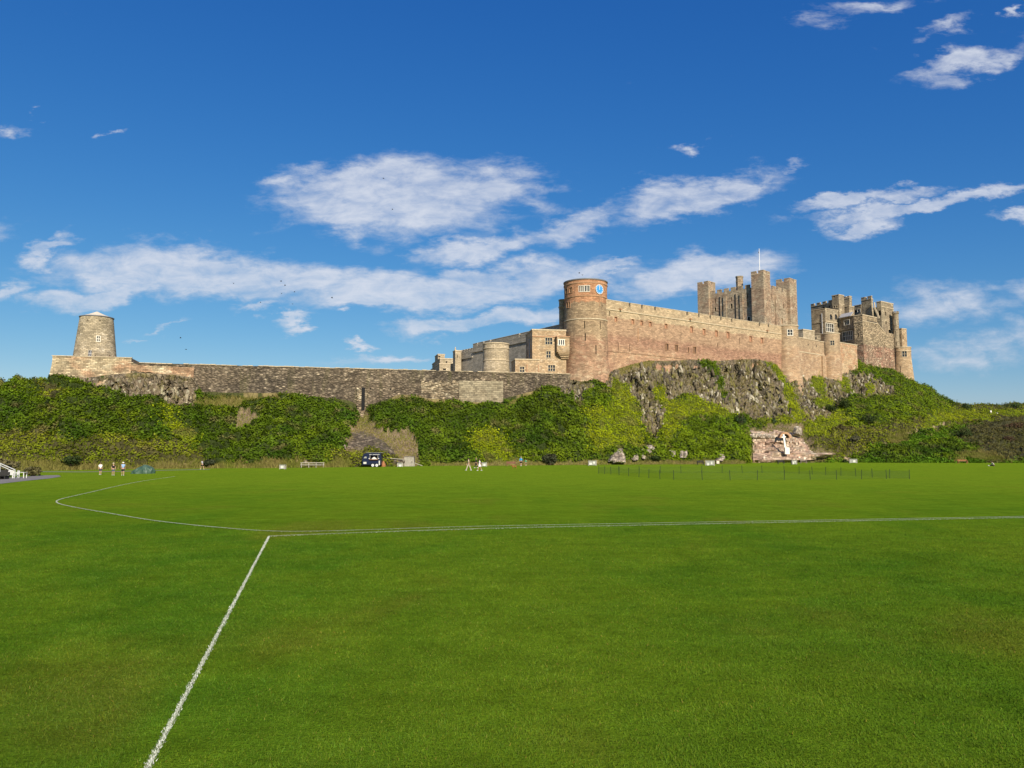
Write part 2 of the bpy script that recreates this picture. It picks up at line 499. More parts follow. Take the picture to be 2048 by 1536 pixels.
def thing(name, label, cat, loc=(0, 0, 0), group=None, rotz=0.0):
    o = bpy.data.objects.new(name, None); o.empty_display_size = .3
    col.objects.link(o); o.location = loc; o.rotation_euler = (0, 0, rotz)
    WORLD[o.name] = Vector(loc)
    return tag(o, label, cat, group)


def kind(o, k):
    o['kind'] = k; return o


def local_thing(name, label, cat, loc, rotz=0.0, group=None, scale=1.0):
    """an Empty whose parts are modelled in its own frame"""
    o = thing(name, label, cat, loc, group, rotz)
    o.scale = (scale,) * 3
    WORLD[o.name] = Vector((0, 0, 0))
    return o


def np_mesh(name, V, faces, mat, cols=None, smooth=False, attrs=None):
    """fast mesh from arrays: V (n,3), faces (m,k)"""
    me = bpy.data.meshes.new(name)
    V = np.ascontiguousarray(V, np.float32); faces = np.ascontiguousarray(faces, np.int32)
    m_, k = faces.shape
    me.vertices.add(len(V)); me.vertices.foreach_set('co', V.ravel())
    me.loops.add(m_ * k); me.loops.foreach_set('vertex_index', faces.ravel())
    me.polygons.add(m_); me.polygons.foreach_set('loop_start', np.arange(0, m_ * k, k, dtype=np.int32))
    if smooth: me.polygons.foreach_set('use_smooth', np.ones(m_, bool))
    if cols is not None:
        a = me.attributes.new('Col', 'FLOAT_COLOR', 'POINT')
        c4 = np.ones((len(V), 4), np.float32); c4[:, :3] = cols
        a.data.foreach_set('color', c4.ravel())
    for nm, arr in (attrs or {}).items():
        a = me.attributes.new(nm, 'FLOAT', 'POINT'); a.data.foreach_set('value', np.ascontiguousarray(arr, np.float32).ravel())
    me.update(calc_edges=True); me.validate()
    me.materials.append(mat)
    o = bpy.data.objects.new(name, me); col.objects.link(o)
    WORLD[o.name] = Vector((0, 0, 0))
    return o


# ------------------------------------------------------------------ the field

def lawn_nodes(t):
    p = t.pos()
    a = t.noise(t.mapping(p, scale=(1, .55, 1), rot=(0, 0, .35)), .085, 5, .6)
    c = t.noise(t.mapping(p, scale=(1, .7, 1), loc=(31, 7, 0)), .42, 5, .6)
    d = t.noise(t.mapping(p, loc=(5, 71, 0)), 2.1, 4, .6)
    e = t.noise(t.mapping(p, scale=(1, .5, 1), loc=(90, 17, 0)), .2, 4, .55)
    base = t.mix(t.rng(a, .40, .60, 0, 1, smooth=True), (.110, .188, .010), (.073, .160, .009))
    base = t.mix(t.rng(c, .38, .66, 0, .7, smooth=True), base, (.116, .192, .010))
    base = t.mix(t.rng(e, .54, .70, 0, .62, smooth=True), base, (.135, .152, .015))      # worn, brownish patches
    base = t.mix(t.rng(e, .28, .46, .6, 0, smooth=True), base, (.050, .138, .008))
    sy = t.n('ShaderNodeSeparateXYZ'); t.put(sy.inputs[0], p)
    yv = t.math('ADD', sy.outputs[1], t.math('MULTIPLY', t.math('SUBTRACT', c, .5), 14.0))
    base = t.mix(t.rng(yv, 16, 80, 0, .75, smooth=True), base, (.165, .250, .014))          # grass turns lighter and yellower with distance
    sc = t.n('ShaderNodeVectorMath', operation='SCALE')
    t.put(sc.inputs[0], base); g_ = t.noise(t.mapping(p, scale=(.55, 1, 1), loc=(3, 55, 0)), .75, 5, .65)
    t.put(sc.inputs['Scale'], t.math('MULTIPLY', t.rng(d, .3, .7, .86, 1.14), t.rng(g_, .3, .7, .87, 1.13)))
    return p, sc.outputs[0]


m, t, b = new_mat('mown grass')
p, c = lawn_nodes(t)
f1 = t.noise(p, 24, 4, .7); f2 = t.noise(p, 7, 4, .65)
sc = t.n('ShaderNodeVectorMath', operation='SCALE'); t.put(sc.inputs[0], c)
t.put(sc.inputs['Scale'], t.math('MULTIPLY', t.rng(f1, .25, .75, .74, 1.26), t.rng(f2, .3, .7, .88, 1.12)))
t.put(b.inputs['Base Color'], sc.outputs[0]); b.inputs['Roughness'].default_value = .9; b.inputs['Specular IOR Level'].default_value = .0
t.put(b.inputs['Normal'], t.bump(t.math('ADD', f1, t.math('MULTIPLY', f2, .8)), .9, .06))
M['lawn'] = m
m, t, b = new_mat('grass blades')
p, c = lawn_nodes(t)
at = t.n('ShaderNodeAttribute'); at.attribute_name = 'Col'
c2 = t.mix(1.0, c, at.outputs['Color'], 'MULTIPLY')
t.put(b.inputs['Base Color'], c2); b.inputs['Roughness'].default_value = .6; b.inputs['Specular IOR Level'].default_value = .04
M['blade'] = m
m, t, b = new_mat('line paint')
at = t.n('ShaderNodeAttribute'); at.attribute_name = 'Col'
t.put(b.inputs['Base Color'], at.outputs['Color']); b.inputs['Roughness'].default_value = .9; b.inputs['Specular IOR Level'].default_value = .0
M['paint'] = m

xs = np.concatenate([[-3000, -1200, -500, -250], np.linspace(-160, 120, 71), [180, 300, 600, 1400, 3000]])
ys = np.concatenate([[-900, -300, -60, -10], np.linspace(0, 200, 51), [260, 400, 900, 2500, 6000]])
gx, gy = np.meshgrid(xs, ys)
V = np.stack([gx, gy, gz(gx, gy)], -1).reshape(-1, 3)
nx, ny = len(xs), len(ys)
idx = np.arange(nx * ny).reshape(ny, nx)
Fq = np.stack([idx[:-1, :-1], idx[:-1, 1:], idx[1:, 1:], idx[1:, :-1]], -1).reshape(-1, 4)
kind(np_mesh('ground', V, Fq, M['lawn'], smooth=True), 'structure')['label'] = 'mown green cricket field below the castle'

# painted lines, as plan polylines on the field
LINE_A = [G(x, y) for x, y in ((350, 953), (300, 960), (255, 968), (180, 985), (140, 994), (118, 1000), (113, 1004), (122, 1009), (160, 1017), (230, 1029), (310, 1042), (430, 1055), (560, 1063.5), (700, 1061.5), (850, 1056.5), (1000, 1052.5), (1300, 1047), (1700, 1040), (2100, 1032.5))]
LINE_B = [G(x, y) for x, y in ((538, 1073), (750, 1065), (1000, 1057), (1300, 1050.5), (1700, 1042.5), (2100, 1034.5))]
LINE_C = [G(x, y) for x, y in ((538, 1073), (295, 1536), (250, 1620))]


def resample(pts, step):
    out = []
    for i in range(len(pts) - 1):
        p0, p1, p2, p3 = pts[max(i - 1, 0)], pts[i], pts[i + 1], pts[min(i + 2, len(pts) - 1)]
        n = max(2, int((p2 - p1).length / step))
        for k in range(n):
            s = k / n
            out.append(.5 * ((2 * p1) + (p2 - p0) * s + (2 * p0 - 5 * p1 + 4 * p2 - p3) * s * s + (3 * p1 - p0 - 3 * p2 + p3) * s ** 3))
    out.append(pts[-1])
    return out


def painted_line(pts, width, label, step=.35, blades=0):
    q = resample(pts, step)
    V, Fc, C = [], [], []
    for i, p in enumerate(q):
        d = q[min(i + 1, len(q) - 1)] - q[max(i - 1, 0)]
        n = Vector((-d.y, d.x, 0)).normalized()
        w = width * (.42 + .16 * random.random())
        for s in (-1, 1):
            V.append((p.x + n.x * w * s, p.y + n.y * w * s, float(gz(p.x, p.y)) + (.006 if blades > 5000 else .024)))
            g = (.20 if blades > 5000 else .42) + .20 * random.random(); C.append((g * .95, g, g * .70))
        if i: Fc.append((2 * i - 2, 2 * i - 1, 2 * i + 1))
        if i: Fc.append((2 * i - 2, 2 * i + 1, 2 * i))
    base = len(V)
    if blades:
        q = np.array([tuple(p) for p in q])
        seg = rng.integers(0, len(q) - 1, blades); s = rng.random(blades)[:, None]
        d = q[seg + 1] - q[seg]; L = np.linalg.norm(d, axis=1)
        n = np.stack([-d[:, 1], d[:, 0]], 1) / L[:, None]
        c0 = q[seg] + d * s
        c0[:, :2] += n * (rng.normal(0, width * .33, blades))[:, None]
        a = rng.random(blades) * 6.283; h = rng.uniform(.010, .028, blades); w = rng.uniform(.0035, .007, blades)
        z = gz(c0[:, 0], c0[:, 1])
        A = np.stack([c0[:, 0] - np.cos(a) * w, c0[:, 1] - np.sin(a) * w, z], 1)
        B = np.stack([c0[:, 0] + np.cos(a) * w, c0[:, 1] + np.sin(a) * w, z], 1)
        T = np.stack([c0[:, 0] + rng.normal(0, .012, blades), c0[:, 1] + rng.normal(0, .012, blades), z + h], 1)
        V = np.concatenate([np.array(V), np.stack([A, B, T], 1).reshape(-1, 3)])
        Fc = np.concatenate([np.array(Fc), base + np.arange(blades * 3).reshape(-1, 3)])
        g = rng.uniform(.4, .7, blades)
        cc = np.repeat(np.stack([g * .95, g, g * .88], 1), 3, 0)
        C = np.concatenate([np.array(C), cc])
    o = np_mesh('painted_line', np.array(V), np.array(Fc), M['paint'], np.array(C))
    o['kind'] = 'structure'; o['label'] = label
    return o


painted_line(LINE_C, .046, 'white painted touchline running straight up to the corner', .15, 6800)
painted_line(LINE_B, .06, 'white painted straight line running from the corner across the field', .4, 2600)
painted_line(LINE_A, .065, 'white painted curved boundary line turning back at its tip', .4, 2600)

# grass blades near the camera
N = 520000
Yg = np.linspace(5.5, 36, 400)
fade = np.clip((36 - Yg) / 18, 0, 1)
wd = (1.40 * Yg + 4) * (7 / Yg) ** 1.6 * fade * fade * (3 - 2 * fade)
cdf = np.cumsum(wd); cdf /= cdf[-1]
by = np.interp(rng.random(N), cdf, Yg)
bx = (rng.random(N) - .5) * (1.40 * by + 4)
h = rng.uniform(.014, .034, N) * (1 + .35 * pn(bx * 1.5, by * 1.5, 0)); w = rng.uniform(.0028, .0046, N) * (by / 7) ** .75
a = rng.random(N) * 6.283
lean = rng.normal(0, .013, (N, 2)) + np.stack([pn(bx * .8, by * .8, 3.3), pn(bx * .8, by * .8, 9.1)], 1) * .018
z = gz(bx, by) - .002
A = np.stack([bx - np.cos(a) * w, by - np.sin(a) * w, z], 1)
B = np.stack([bx + np.cos(a) * w, by + np.sin(a) * w, z], 1)
T = np.stack([bx + lean[:, 0], by + lean[:, 1], z + h], 1)
V = np.stack([A, B, T], 1).reshape(-1, 3)
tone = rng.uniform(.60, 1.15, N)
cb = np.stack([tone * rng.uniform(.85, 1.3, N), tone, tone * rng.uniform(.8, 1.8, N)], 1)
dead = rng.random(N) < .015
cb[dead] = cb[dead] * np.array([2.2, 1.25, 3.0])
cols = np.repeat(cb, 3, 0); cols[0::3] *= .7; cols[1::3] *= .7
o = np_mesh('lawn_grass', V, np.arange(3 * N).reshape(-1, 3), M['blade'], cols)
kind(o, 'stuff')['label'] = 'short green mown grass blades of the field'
o['category'] = 'grass'

# ------------------------------------------------------------------ the castle rock (terrain)

def Wy(px):           # depth of the long outer wall along its plan line
    return 170.0 / (1 - .259 * (px - CX) / F)


CURT_A = P(1211, 598, 185.0); Z_CURT = CURT_A.z
CURT_B = atz(1566, 652.5, Z_CURT)
_ca, _cb = Vector((CURT_A.x, CURT_A.y)), Vector((CURT_B.x, CURT_B.y))


def plan_Y(px, A, Bp):
    """depth at which the column px meets the plan line A-B (at mid height)"""
    k = (px - CX) / F * cp * 1.01
    d = Bp - A
    s = (k * A.y - A.x) / (d.x - k * d.y)
    return A.y + s * d.y


Cy = lambda px: plan_Y(px, _ca, _cb)
foot = lambda px: np.interp(px, [-800, 0, 100, 330, 600, 760, 860, 1000, 1200, 1490, 1515, 1690, 1800, 2050, 2900],
                            [944, 941, 941, 937.5, 935.5, 933.5, 931.5, 931.5, 929.5, 928.2, 925.6, 925, 925.6, 926, 927])
SEC = {}


def sec(px, pts, back=None):
    """pts: (photo row, depth) from just above the foot up to the crest; back: height of the ground behind"""
    f = G(px, float(foot(px)))
    SEC[px] = ([(float(foot(px)), f.y)] + pts, back)


WT = P(1130, 748, Wy(1130)).z      # top of the outer wall
sec(-1400, [(935, 150), (930, 170)], 1.0)
sec(-700, [(910, 145), (880, 165)], 9.0)
sec(-300, [(890, 142), (845, 152), (812, 168)], 10.0)
sec(-60, [(885, 140), (818, 150), (784, 162)], 12.0)
sec(0, [(880, 140), (806, 149), (772, 160)], 13)
sec(60, [(870, 140), (803, 147), (761, 155)], 13.5)
sec(98, [(870, 140.5), (804, 145), (761, Wy(98) - .8)], 13.5)
sec(108, [(870, 140.5), (800, 145), (757, Wy(108) - .6)], WT - 1)
for px, yb, m1, m2 in ((130, 758, 855, 805), (165, 760, 855, 805), (405, 796, 866, 822), (440, 797, 866, 822), (500, 798, 868, 826), (570, 798, 868, 824),
                       (640, 806, 868, 830), (700, 818, 868, 838), (722, 832, 868, 845), (760, 818, 866, 836), (800, 800, 866, 826), (900, 806, 866, 830), (1000, 811, 866, 832), (1040, 797, 866, 824), (1090, 782, 860, 815), (1130, 772, 856, 806)):
    wy = Wy(px); fy = SECY = G(px, float(foot(px))).y
    sec(px, [(905, fy + (wy - fy) * .22), (m1, fy + (wy - fy) * .5), (m2, fy + (wy - fy) * .8), (yb, wy - .35)], WT - 1)
for px, yb, yl in ((185, 757, 772), (215, 752, 776), (245, 749, 788), (285, 748, 797), (320, 749, 807), (350, 751, 809), (386, 757, 804)):
    wy = Wy(px); fy = G(px, float(foot(px))).y
    sec(px, [(905, fy + (wy - fy) * .2), (860, fy + (wy - fy) * .45), (yl, wy - 3.0), (yb, wy - .35)], WT - 1)
for px, yb in ((1170, 765), (1210, 764), (1226, 741), (1260, 730), (1295, 722), (1340, 722), (1385, 719), (1430, 722), (1470, 720), (1510, 718), (1550, 726)):
    cy = Cy(max(px, 1211)) - (4.8 if px < 1226 else .4); fy = G(px, float(foot(px))).y
    if px < 1226: cy = 181.0 if px < 1200 else 182.5
    sec(px, [(905, fy + (cy - fy) * .16), (870, fy + (cy - fy) * .38), (825, fy + (cy - fy) * .66), (780, fy + (cy - fy) * .86), (yb, cy)], float(P(px, yb, cy).z) + .3)
sec(1580, [(900, 184), (870, 194), (830, 206), (795, 217), (768, 224)], 21)
sec(1604, [(900, 185), (870, 197), (830, 211), (780, 226), (734, 236)], 27)
sec(1640, [(900, 187), (870, 200), (830, 215), (780, 231), (737, 242)], 27)
sec(1664, [(900, 188), (870, 201), (830, 216), (780, 233), (739, 244)], 27)
sec(1684, [(900, 190), (870, 203), (830, 219), (775, 238), (716, 252)], 31)
sec(1712, [(905, 189), (870, 204), (825, 221), (775, 239), (722, 254)], 30)
sec(1730, [(900, 190), (870, 204), (825, 222), (775, 240), (730, 254)], 30)
sec(1788, [(900, 189), (870, 204), (830, 221), (790, 241), (746, 262)], 29)
sec(1826, [(900, 188), (872, 203), (840, 217), (805, 240), (768, 266)], 26)
sec(1850, [(900, 188), (873, 204), (845, 220), (815, 245), (776, 275)], 26)
sec(1880, [(900, 188), (876, 205), (850, 222), (825, 247), (794, 275)], 22)
sec(1906, [(902, 188), (878, 206), (856, 225), (835, 247), (811, 272)], 18)
sec(1940, [(902, 188), (880, 206), (860, 225), (838, 250), (814, 275)], 18)
sec(2048, [(902, 187), (882, 205), (862, 226), (840, 250), (811, 276)], 19)
sec(2200, [(902, 187), (882, 205), (862, 226), (838, 250), (806, 276)], 20)
sec(2500, [(900, 187), (880, 205), (858, 226), (836, 250), (808, 280)], 19)
sec(3400, [(925, 190), (915, 230), (905, 280)], 3)

keys = sorted(SEC)
NR = 96
tabY, tabZ, tabB = [], [], []
for px in keys:
    pts, back = SEC[px]
    wpts = [P(px, y, Y) for y, Y in pts]
    arr = np.array([(p.y, p.z) for p in wpts])
    arr[0, 1] -= .25
    L = np.concatenate([[0], np.cumsum(np.linalg.norm(np.diff(arr, axis=0), axis=1))]); L /= L[-1]
    s = np.linspace(0, 1, NR)
    tabY.append(np.interp(s, L, arr[:, 0])); tabZ.append(np.interp(s, L, arr[:, 1])); tabB.append(back if back is not None else arr[-1, 1])
tabY, tabZ, tabB = np.array(tabY), np.array(tabZ), np.array(tabB)
PXS = np.unique(np.concatenate([np.linspace(-1400, -120, 60), np.arange(-120, 2180, 2.6), np.linspace(2180, 3400, 60)]))
NC = len(PXS)
gY = np.stack([np.interp(PXS, keys, tabY[:, r]) for r in range(NR)], 0)
gZ = np.stack([np.interp(PXS, keys, tabZ[:, r]) for r in range(NR)], 0)
gB = np.interp(PXS, keys, tabB)
gX = (PXS[None] - CX) / F * (gY * cp + (gZ - H) * sp)
# photo rows of every terrain point (to know what grows where)
yc = gY * cp + (gZ - H) * sp
gPY = CY - F * (-gY * sp + (gZ - H) * cp) / yc
gPX = np.broadcast_to(PXS[None], gPY.shape)


def TY(px, py):
    """depth of the hill surface seen at a photo position"""
    i = np.argmin(abs(PXS - px))
    o = np.argsort(gPY[:, i])
    return float(np.interp(py, gPY[o, i], gY[o, i]))


def T(px, py):
    return P(px, py, TY(px, py))


def inpoly(px, py, poly):
    poly = np.array(poly, float); r = np.zeros(np.shape(px), bool)
    j = len(poly) - 1
    for i in range(len(poly)):
        xi, yi = poly[i]; xj, yj = poly[j]
        with np.errstate(divide='ignore', invalid='ignore'):
            c = ((yi > py) != (yj > py)) & (px < (xj - xi) * (py - yi) / (yj - yi + 1e-9) + xi)
        r ^= c; j = i
    return r


IVY, BRIGHT, ROCK, DRY, SOIL, BRACKEN, HEATH, PATH, OLIVE, LICHEN, MIDG = range(11)
ZONES = [
    (BRACKEN, [(1640, 935), (1690, 905), (1780, 895), (1850, 872), (1960, 850), (2060, 858), (2400, 850), (2400, 940), (1640, 940)]),
    (OLIVE, [(1600, 930), (1600, 850), (1640, 810), (1700, 770), (1790, 760), (1826, 768), (1906, 815), (2400, 810), (2400, 862), (1960, 850), (1850, 872), (1760, 895), (1680, 920)]),
    (MIDG, [(1826, 760), (1850, 765), (1915, 820), (1890, 845), (1840, 840), (1790, 790), (1760, 760)]),
    (MIDG, [(1640, 800), (1700, 790), (1790, 800), (1850, 830), (1820, 850), (1720, 860), (1640, 850)]),
    (BRIGHT, [(1900, 822), (2100, 818), (2100, 840), (1990, 850), (1900, 850), (1840, 860), (1860, 840)]),
    (HEATH, [(1905, 882), (1940, 862), (2000, 838), (2400, 845), (2400, 922), (2000, 924), (1960, 905)]),
    (IVY, [(1800, 900), (1900, 888), (1990, 924), (1700, 924), (1720, 905)]),
    (DRY, [(1975, 905), (1990, 918), (2020, 924), (1950, 922), (1890, 922)]),
    # bare cliff
    (ROCK, [(1110, 775), (1150, 765), (1180, 775), (1180, 790), (1165, 812), (1150, 800), (1140, 790)]),
    (ROCK, [(1205, 775), (1225, 738), (1290, 715), (1390, 712), (1440, 716), (1570, 716), (1590, 780), (1605, 730), (1690, 735), (1775, 768), (1785, 790), (1755, 795), (1740, 800), (1700, 785), (1690, 800),
            (1650, 850), (1610, 845), (1540, 842), (1505, 852), (1480, 835), (1440, 822), (1400, 800), (1350, 795), (1320, 815), (1325, 850), (1308, 880), (1290, 862), (1275, 815), (1262, 790), (1225, 800)]),
    (DRY, [(1225, 738), (1290, 715), (1350, 715), (1300, 728), (1240, 752)]),
    (MIDG, [(1388, 702), (1402, 704), (1425, 722), (1440, 740), (1446, 780), (1460, 808), (1440, 802), (1430, 775), (1412, 735), (1395, 718)]),
    (BRIGHT, [(1528, 722), (1552, 730), (1575, 760), (1592, 790), (1608, 830), (1606, 852), (1582, 850), (1578, 812), (1562, 778)]),
    (BRIGHT, [(1606, 724), (1632, 732), (1652, 768), (1640, 800), (1625, 790)]),
    (MIDG, [(1680, 708), (1712, 720), (1790, 748), (1826, 768), (1840, 800), (1780, 775), (1700, 745), (1672, 742)]),
    (BRIGHT, [(1670, 755), (1700, 760), (1706, 785), (1690, 795), (1675, 775)]),
    (BRIGHT, [(1718, 762), (1748, 765), (1745, 790), (1730, 792)]),
    (BRIGHT, [(1620, 800), (1660, 800), (1665, 825), (1640, 820)]),
    (BRIGHT, [(1596, 850), (1680, 826), (1700, 845), (1640, 880), (1600, 880)]),
    (BRIGHT, [(1228, 752), (1248, 772), (1264, 800), (1282, 850), (1290, 880), (1285, 905), (1245, 905), (1225, 870), (1222, 800)]),
    (BRIGHT, [(1310, 764), (1320, 775), (1330, 790), (1331, 830), (1322, 815), (1312, 785)]),
    (MIDG, [(1328, 800), (1380, 798), (1440, 818), (1490, 852), (1505, 930), (1300, 930), (1300, 880), (1325, 860)]),
    (BRIGHT, [(1328, 800), (1342, 795), (1362, 805), (1395, 795), (1440, 816), (1465, 830), (1440, 838), (1390, 830), (1350, 870), (1330, 900), (1318, 870)]),
    (BRIGHT, [(1500, 845), (1560, 835), (1606, 845), (1600, 865), (1540, 860)]),
    (BRIGHT, [(1165, 800), (1225, 790), (1240, 830), (1235, 905), (1180, 905), (1175, 850)]),
    (MIDG, [(1160, 790), (1215, 770), (1225, 800), (1200, 830), (1165, 820)]),
    (BRIGHT, [(935, 885), (975, 862), (1000, 870), (1022, 905), (1025, 930), (955, 930)]),
    (BRIGHT, [(322, 812), (350, 818), (372, 855), (395, 885), (375, 905), (345, 870)]),
    (MIDG, [(0, 752), (100, 750), (140, 775), (100, 800), (0, 800), (-200, 820)]),
    (OLIVE, [(70, 768), (130, 770), (130, 800), (90, 805)]),
    (OLIVE, [(-200, 880), (80, 875), (220, 890), (220, 940), (-200, 945)]),
    (OLIVE, [(220, 880), (380, 890), (420, 940), (220, 940)]),
    (LICHEN, [(150, 755), (185, 750), (330, 740), (395, 745), (398, 805), (345, 812), (315, 806), (285, 797), (240, 786), (170, 768)]),
    (DRY, [(385, 800), (470, 798), (560, 798), (560, 806), (470, 815), (400, 815)]),
    (SOIL, [(470, 832), (490, 820), (515, 832), (505, 852), (478, 856)]),
    (DRY, [(780, 795), (920, 800), (1010, 812), (1010, 818), (900, 812), (790, 806)]),
    (DRY, [(1010, 815), (1050, 790), (1070, 790), (1030, 815), (1010, 830)]),
    (SOIL, [(688, 935), (688, 888), (702, 862), (712, 838), (716, 825), (732, 825), (738, 845), (752, 858), (795, 872), (812, 862), (822, 872), (836, 905), (848, 935)]),
    (OLIVE, [(660, 905), (740, 903), (790, 915), (790, 936), (660, 936)]),
    (SOIL, [(1494, 858), (1555, 856), (1585, 848), (1608, 850), (1610, 876), (1628, 900), (1680, 903), (1645, 922), (1600, 935), (1500, 935), (1500, 890)]),
    (PATH, [(1682, 925), (1690, 912), (1712, 905), (1712, 909), (1698, 914), (1697, 925)]),
    (PATH, [(1758, 896), (1790, 884), (1805, 876), (1850, 862), (1880, 852), (1892, 845), (1888, 852), (1850, 867), (1812, 880), (1796, 889), (1768, 897)]),
    (DRY, [(1775, 884), (1800, 868), (1826, 868), (1812, 885), (1790, 892)]),
]
jx = 13 * pn(gX * .22, gZ * .3, gY * .1) + 7 * pn(gX * 1.1, gZ * 1.1, 4.0)
jy = 9 * pn(gX * .22 + 40, gZ * .3, gY * .1) + 5 * pn(gX * 1.1, gZ * 1.1, 14.0)
zone = np.zeros(gPX.shape, int)
for zid, poly in ZONES:
    zone[inpoly(gPX + jx, gPY + jy, poly)] = zid
# long dry grass at the foot of the left half
foot_h = (foot(PXS)[None] - gPY)
dryb = (foot_h < 8 + 11 * pn(gX * .22, 0, 2.0)) & (gPX < 700)
zone[dryb] = DRY
zone[(foot_h < 4) & (gPX > 860) & (gPX < 1490) & (zone != PATH)] = DRY

# relief: billowing shrubs where plants grow, blocky vertical joints in the rock
dY = np.gradient(gY, axis=0); dZ = np.gradient(gZ, axis=0)
nl = np.sqrt(dY ** 2 + dZ ** 2) + 1e-9
nyv, nzv = -dZ / nl, dY / nl
plant = np.isin(zone, (IVY, BRIGHT, OLIVE, BRACKEN, HEATH, MIDG)).astype(float)
rockm = np.isin(zone, (ROCK, LICHEN)).astype(float)


def blur(a, k):
    for ax in (0, 1):
        acc = np.zeros_like(a)
        for s in range(-k, k + 1): acc += np.roll(a, s, ax)
        a = acc / (2 * k + 1)
    return a


plant_s, rock_s = blur(plant, 2), blur(rockm, 2)
sl = np.arange(NR)[:, None] / (NR - 1)
edge = np.clip(sl / .06, 0, 1) * np.clip((1 - sl) / .018, 0.0, 1)
bill = (1 - np.abs(pn(gX * .26, gZ * .40, gY * .26)) * 1.8) * 1.1 + (1 - np.abs(pn(gX * .62 + 9, gZ * .85, gY * .62)) * 1.8) * .75 + .25 * (1 - np.abs(pn(gX * 1.6 + 9, gZ * 2., gY * 1.6)) * 1.7) + 1.1 * fbm(gX * .12, gZ * .12, gY * .12) + 1.0 * (1 - np.abs(pn(gX * .13 + 31, gZ * .2, gY * .13)) * 1.8) - .9
low = np.isin(zone, (BRACKEN, BRIGHT)).astype(float)
disp = plant_s * bill * (1.0 - .35 * blur(low, 2))
colm = np.abs(pn(gX * .75 + .9 * pn(gX * .2, gZ * .2, 0), gZ * .16, gY * .05))        # upright columns
blk = np.floor((gZ + 1.6 * pn(gX * .3, gZ * .2, 1)) * .8 + np.floor(gX * .9 + pn(gX * .3, gZ * .3, 5.)) * 7.31)
hsh = np.mod(np.sin(blk * 12.9898) * 43758.5453, 1.0)
disp = disp + rock_s * (2.6 * fbm(gX * .16, gZ * .10, gY * .16) - 1.9 * np.clip(.30 - colm, 0, 1) * 2 + 1.1 * (hsh - .5) + 1.1 * fbm(gX * .6, gZ * .45, gY * .6))
disp = disp + .12 * fbm(gX * .8, gZ * .8, gY * .8)
disp *= edge
tX = gX; tY = gY + disp * nyv; tZ = gZ + disp * nzv
bY1 = gY[-1] + 1.7; bY2 = bY1 + 90; bY3 = bY2 + 40
backs = [(bY1, gB), (bY2, gB), (bY3, gB * 0 - .3)]
allX = np.concatenate([tX] + [((PXS - CX) / F * (bY * cp + (bZ - H) * sp))[None] for bY, bZ in backs])
allY = np.concatenate([tY] + [bY[None] for bY, bZ in backs]); allZ = np.concatenate([tZ] + [bZ[None] for bY, bZ in backs])
zoneA = np.concatenate([zone] + [np.full((1, NC), DRY)] * 3)
ZC = {IVY: (.034, .050, .009), BRIGHT: (.085, .105, .009), ROCK: (.105, .095, .085), DRY: (.20, .16, .065), SOIL: (.21, .155, .10), BRACKEN: (.038, .07, .010),
      HEATH: (.055, .055, .022), PATH: (.36, .27, .16), OLIVE: (.065, .060, .02), LICHEN: (.15, .125, .09), MIDG: (.042, .065, .009)}  # plant zones kept dark: shade inside the growth put into ground colour
tc = np.zeros(zoneA.shape + (3,)); rk = np.isin(zoneA, (ROCK, LICHEN)).astype(float)
for k_, v_ in ZC.items(): tc[zoneA == k_] = v_
tc *= (1 + .3 * fbm(allX * .5, allZ * .5, allY * .5))[..., None]
NRr = allX.shape[0]
idx = np.arange(NRr * NC).reshape(NRr, NC)
Fq = np.stack([idx[:-1, :-1], idx[:-1, 1:], idx[1:, 1:], idx[1:, :-1]], -1).reshape(-1, 4)
m, t, b = new_mat('castle rock')
p = t.pos()
at = t.n('ShaderNodeAttribute'); at.attribute_name = 'Col'
rr = t.n('ShaderNodeAttribute'); rr.attribute_name = 'rock'
n1 = t.noise(t.mapping(p, scale=(1, 1, .45)), 1.1, 7, .72, .6); n2 = t.noise(p, .35, 5, .6); n3 = t.noise(p, 1.6, 5, .75)
vor = t.n('ShaderNodeTexVoronoi', feature='DISTANCE_TO_EDGE'); t.put(vor.inputs['Vector'], t.mapping(p, scale=(.95, .95, .42))); vor.inputs['Scale'].default_value = 1.1
crack = t.rng(vor.outputs['Distance'], 0.0, .10, .35, 1.0)
gr = t.mix(t.rng(n1, .38, .62), (.056, .045, .033), (.275, .22, .145))
gr = t.mix(t.rng(n2, .46, .60, 0, .75, smooth=True), gr, (.165, .135, .045))       # dry turf caught on the ledges
gr = t.mix(t.rng(n3, .58, .68, 0, .85), gr, (.46, .42, .33))                        # pale lichen
sc = t.n('ShaderNodeVectorMath', operation='SCALE'); t.put(sc.inputs[0], gr); t.put(sc.inputs['Scale'], crack)
soil = t.n('ShaderNodeVectorMath', operation='SCALE'); t.put(soil.inputs[0], at.outputs['Color']); t.put(soil.inputs['Scale'], t.rng(n1, .3, .7, .65, 1.35))
t.put(b.inputs['Base Color'], t.mix(rr.outputs['Fac'], soil.outputs[0], sc.outputs[0]))
b.inputs['Roughness'].default_value = .95
t.put(b.inputs['Normal'], t.bump(t.math('ADD', n1, t.math('MULTIPLY', crack, .5)), .9, .5))
M['rock'] = m
o = np_mesh('castle_hill', np.stack([allX, allY, allZ], -1).reshape(-1, 3), Fq, m, tc.reshape(-1, 3), smooth=False, attrs={'rock': rk.reshape(-1)})
kind(o, 'structure')['label'] = 'steep castle rock with cliff face and overgrown slopes'

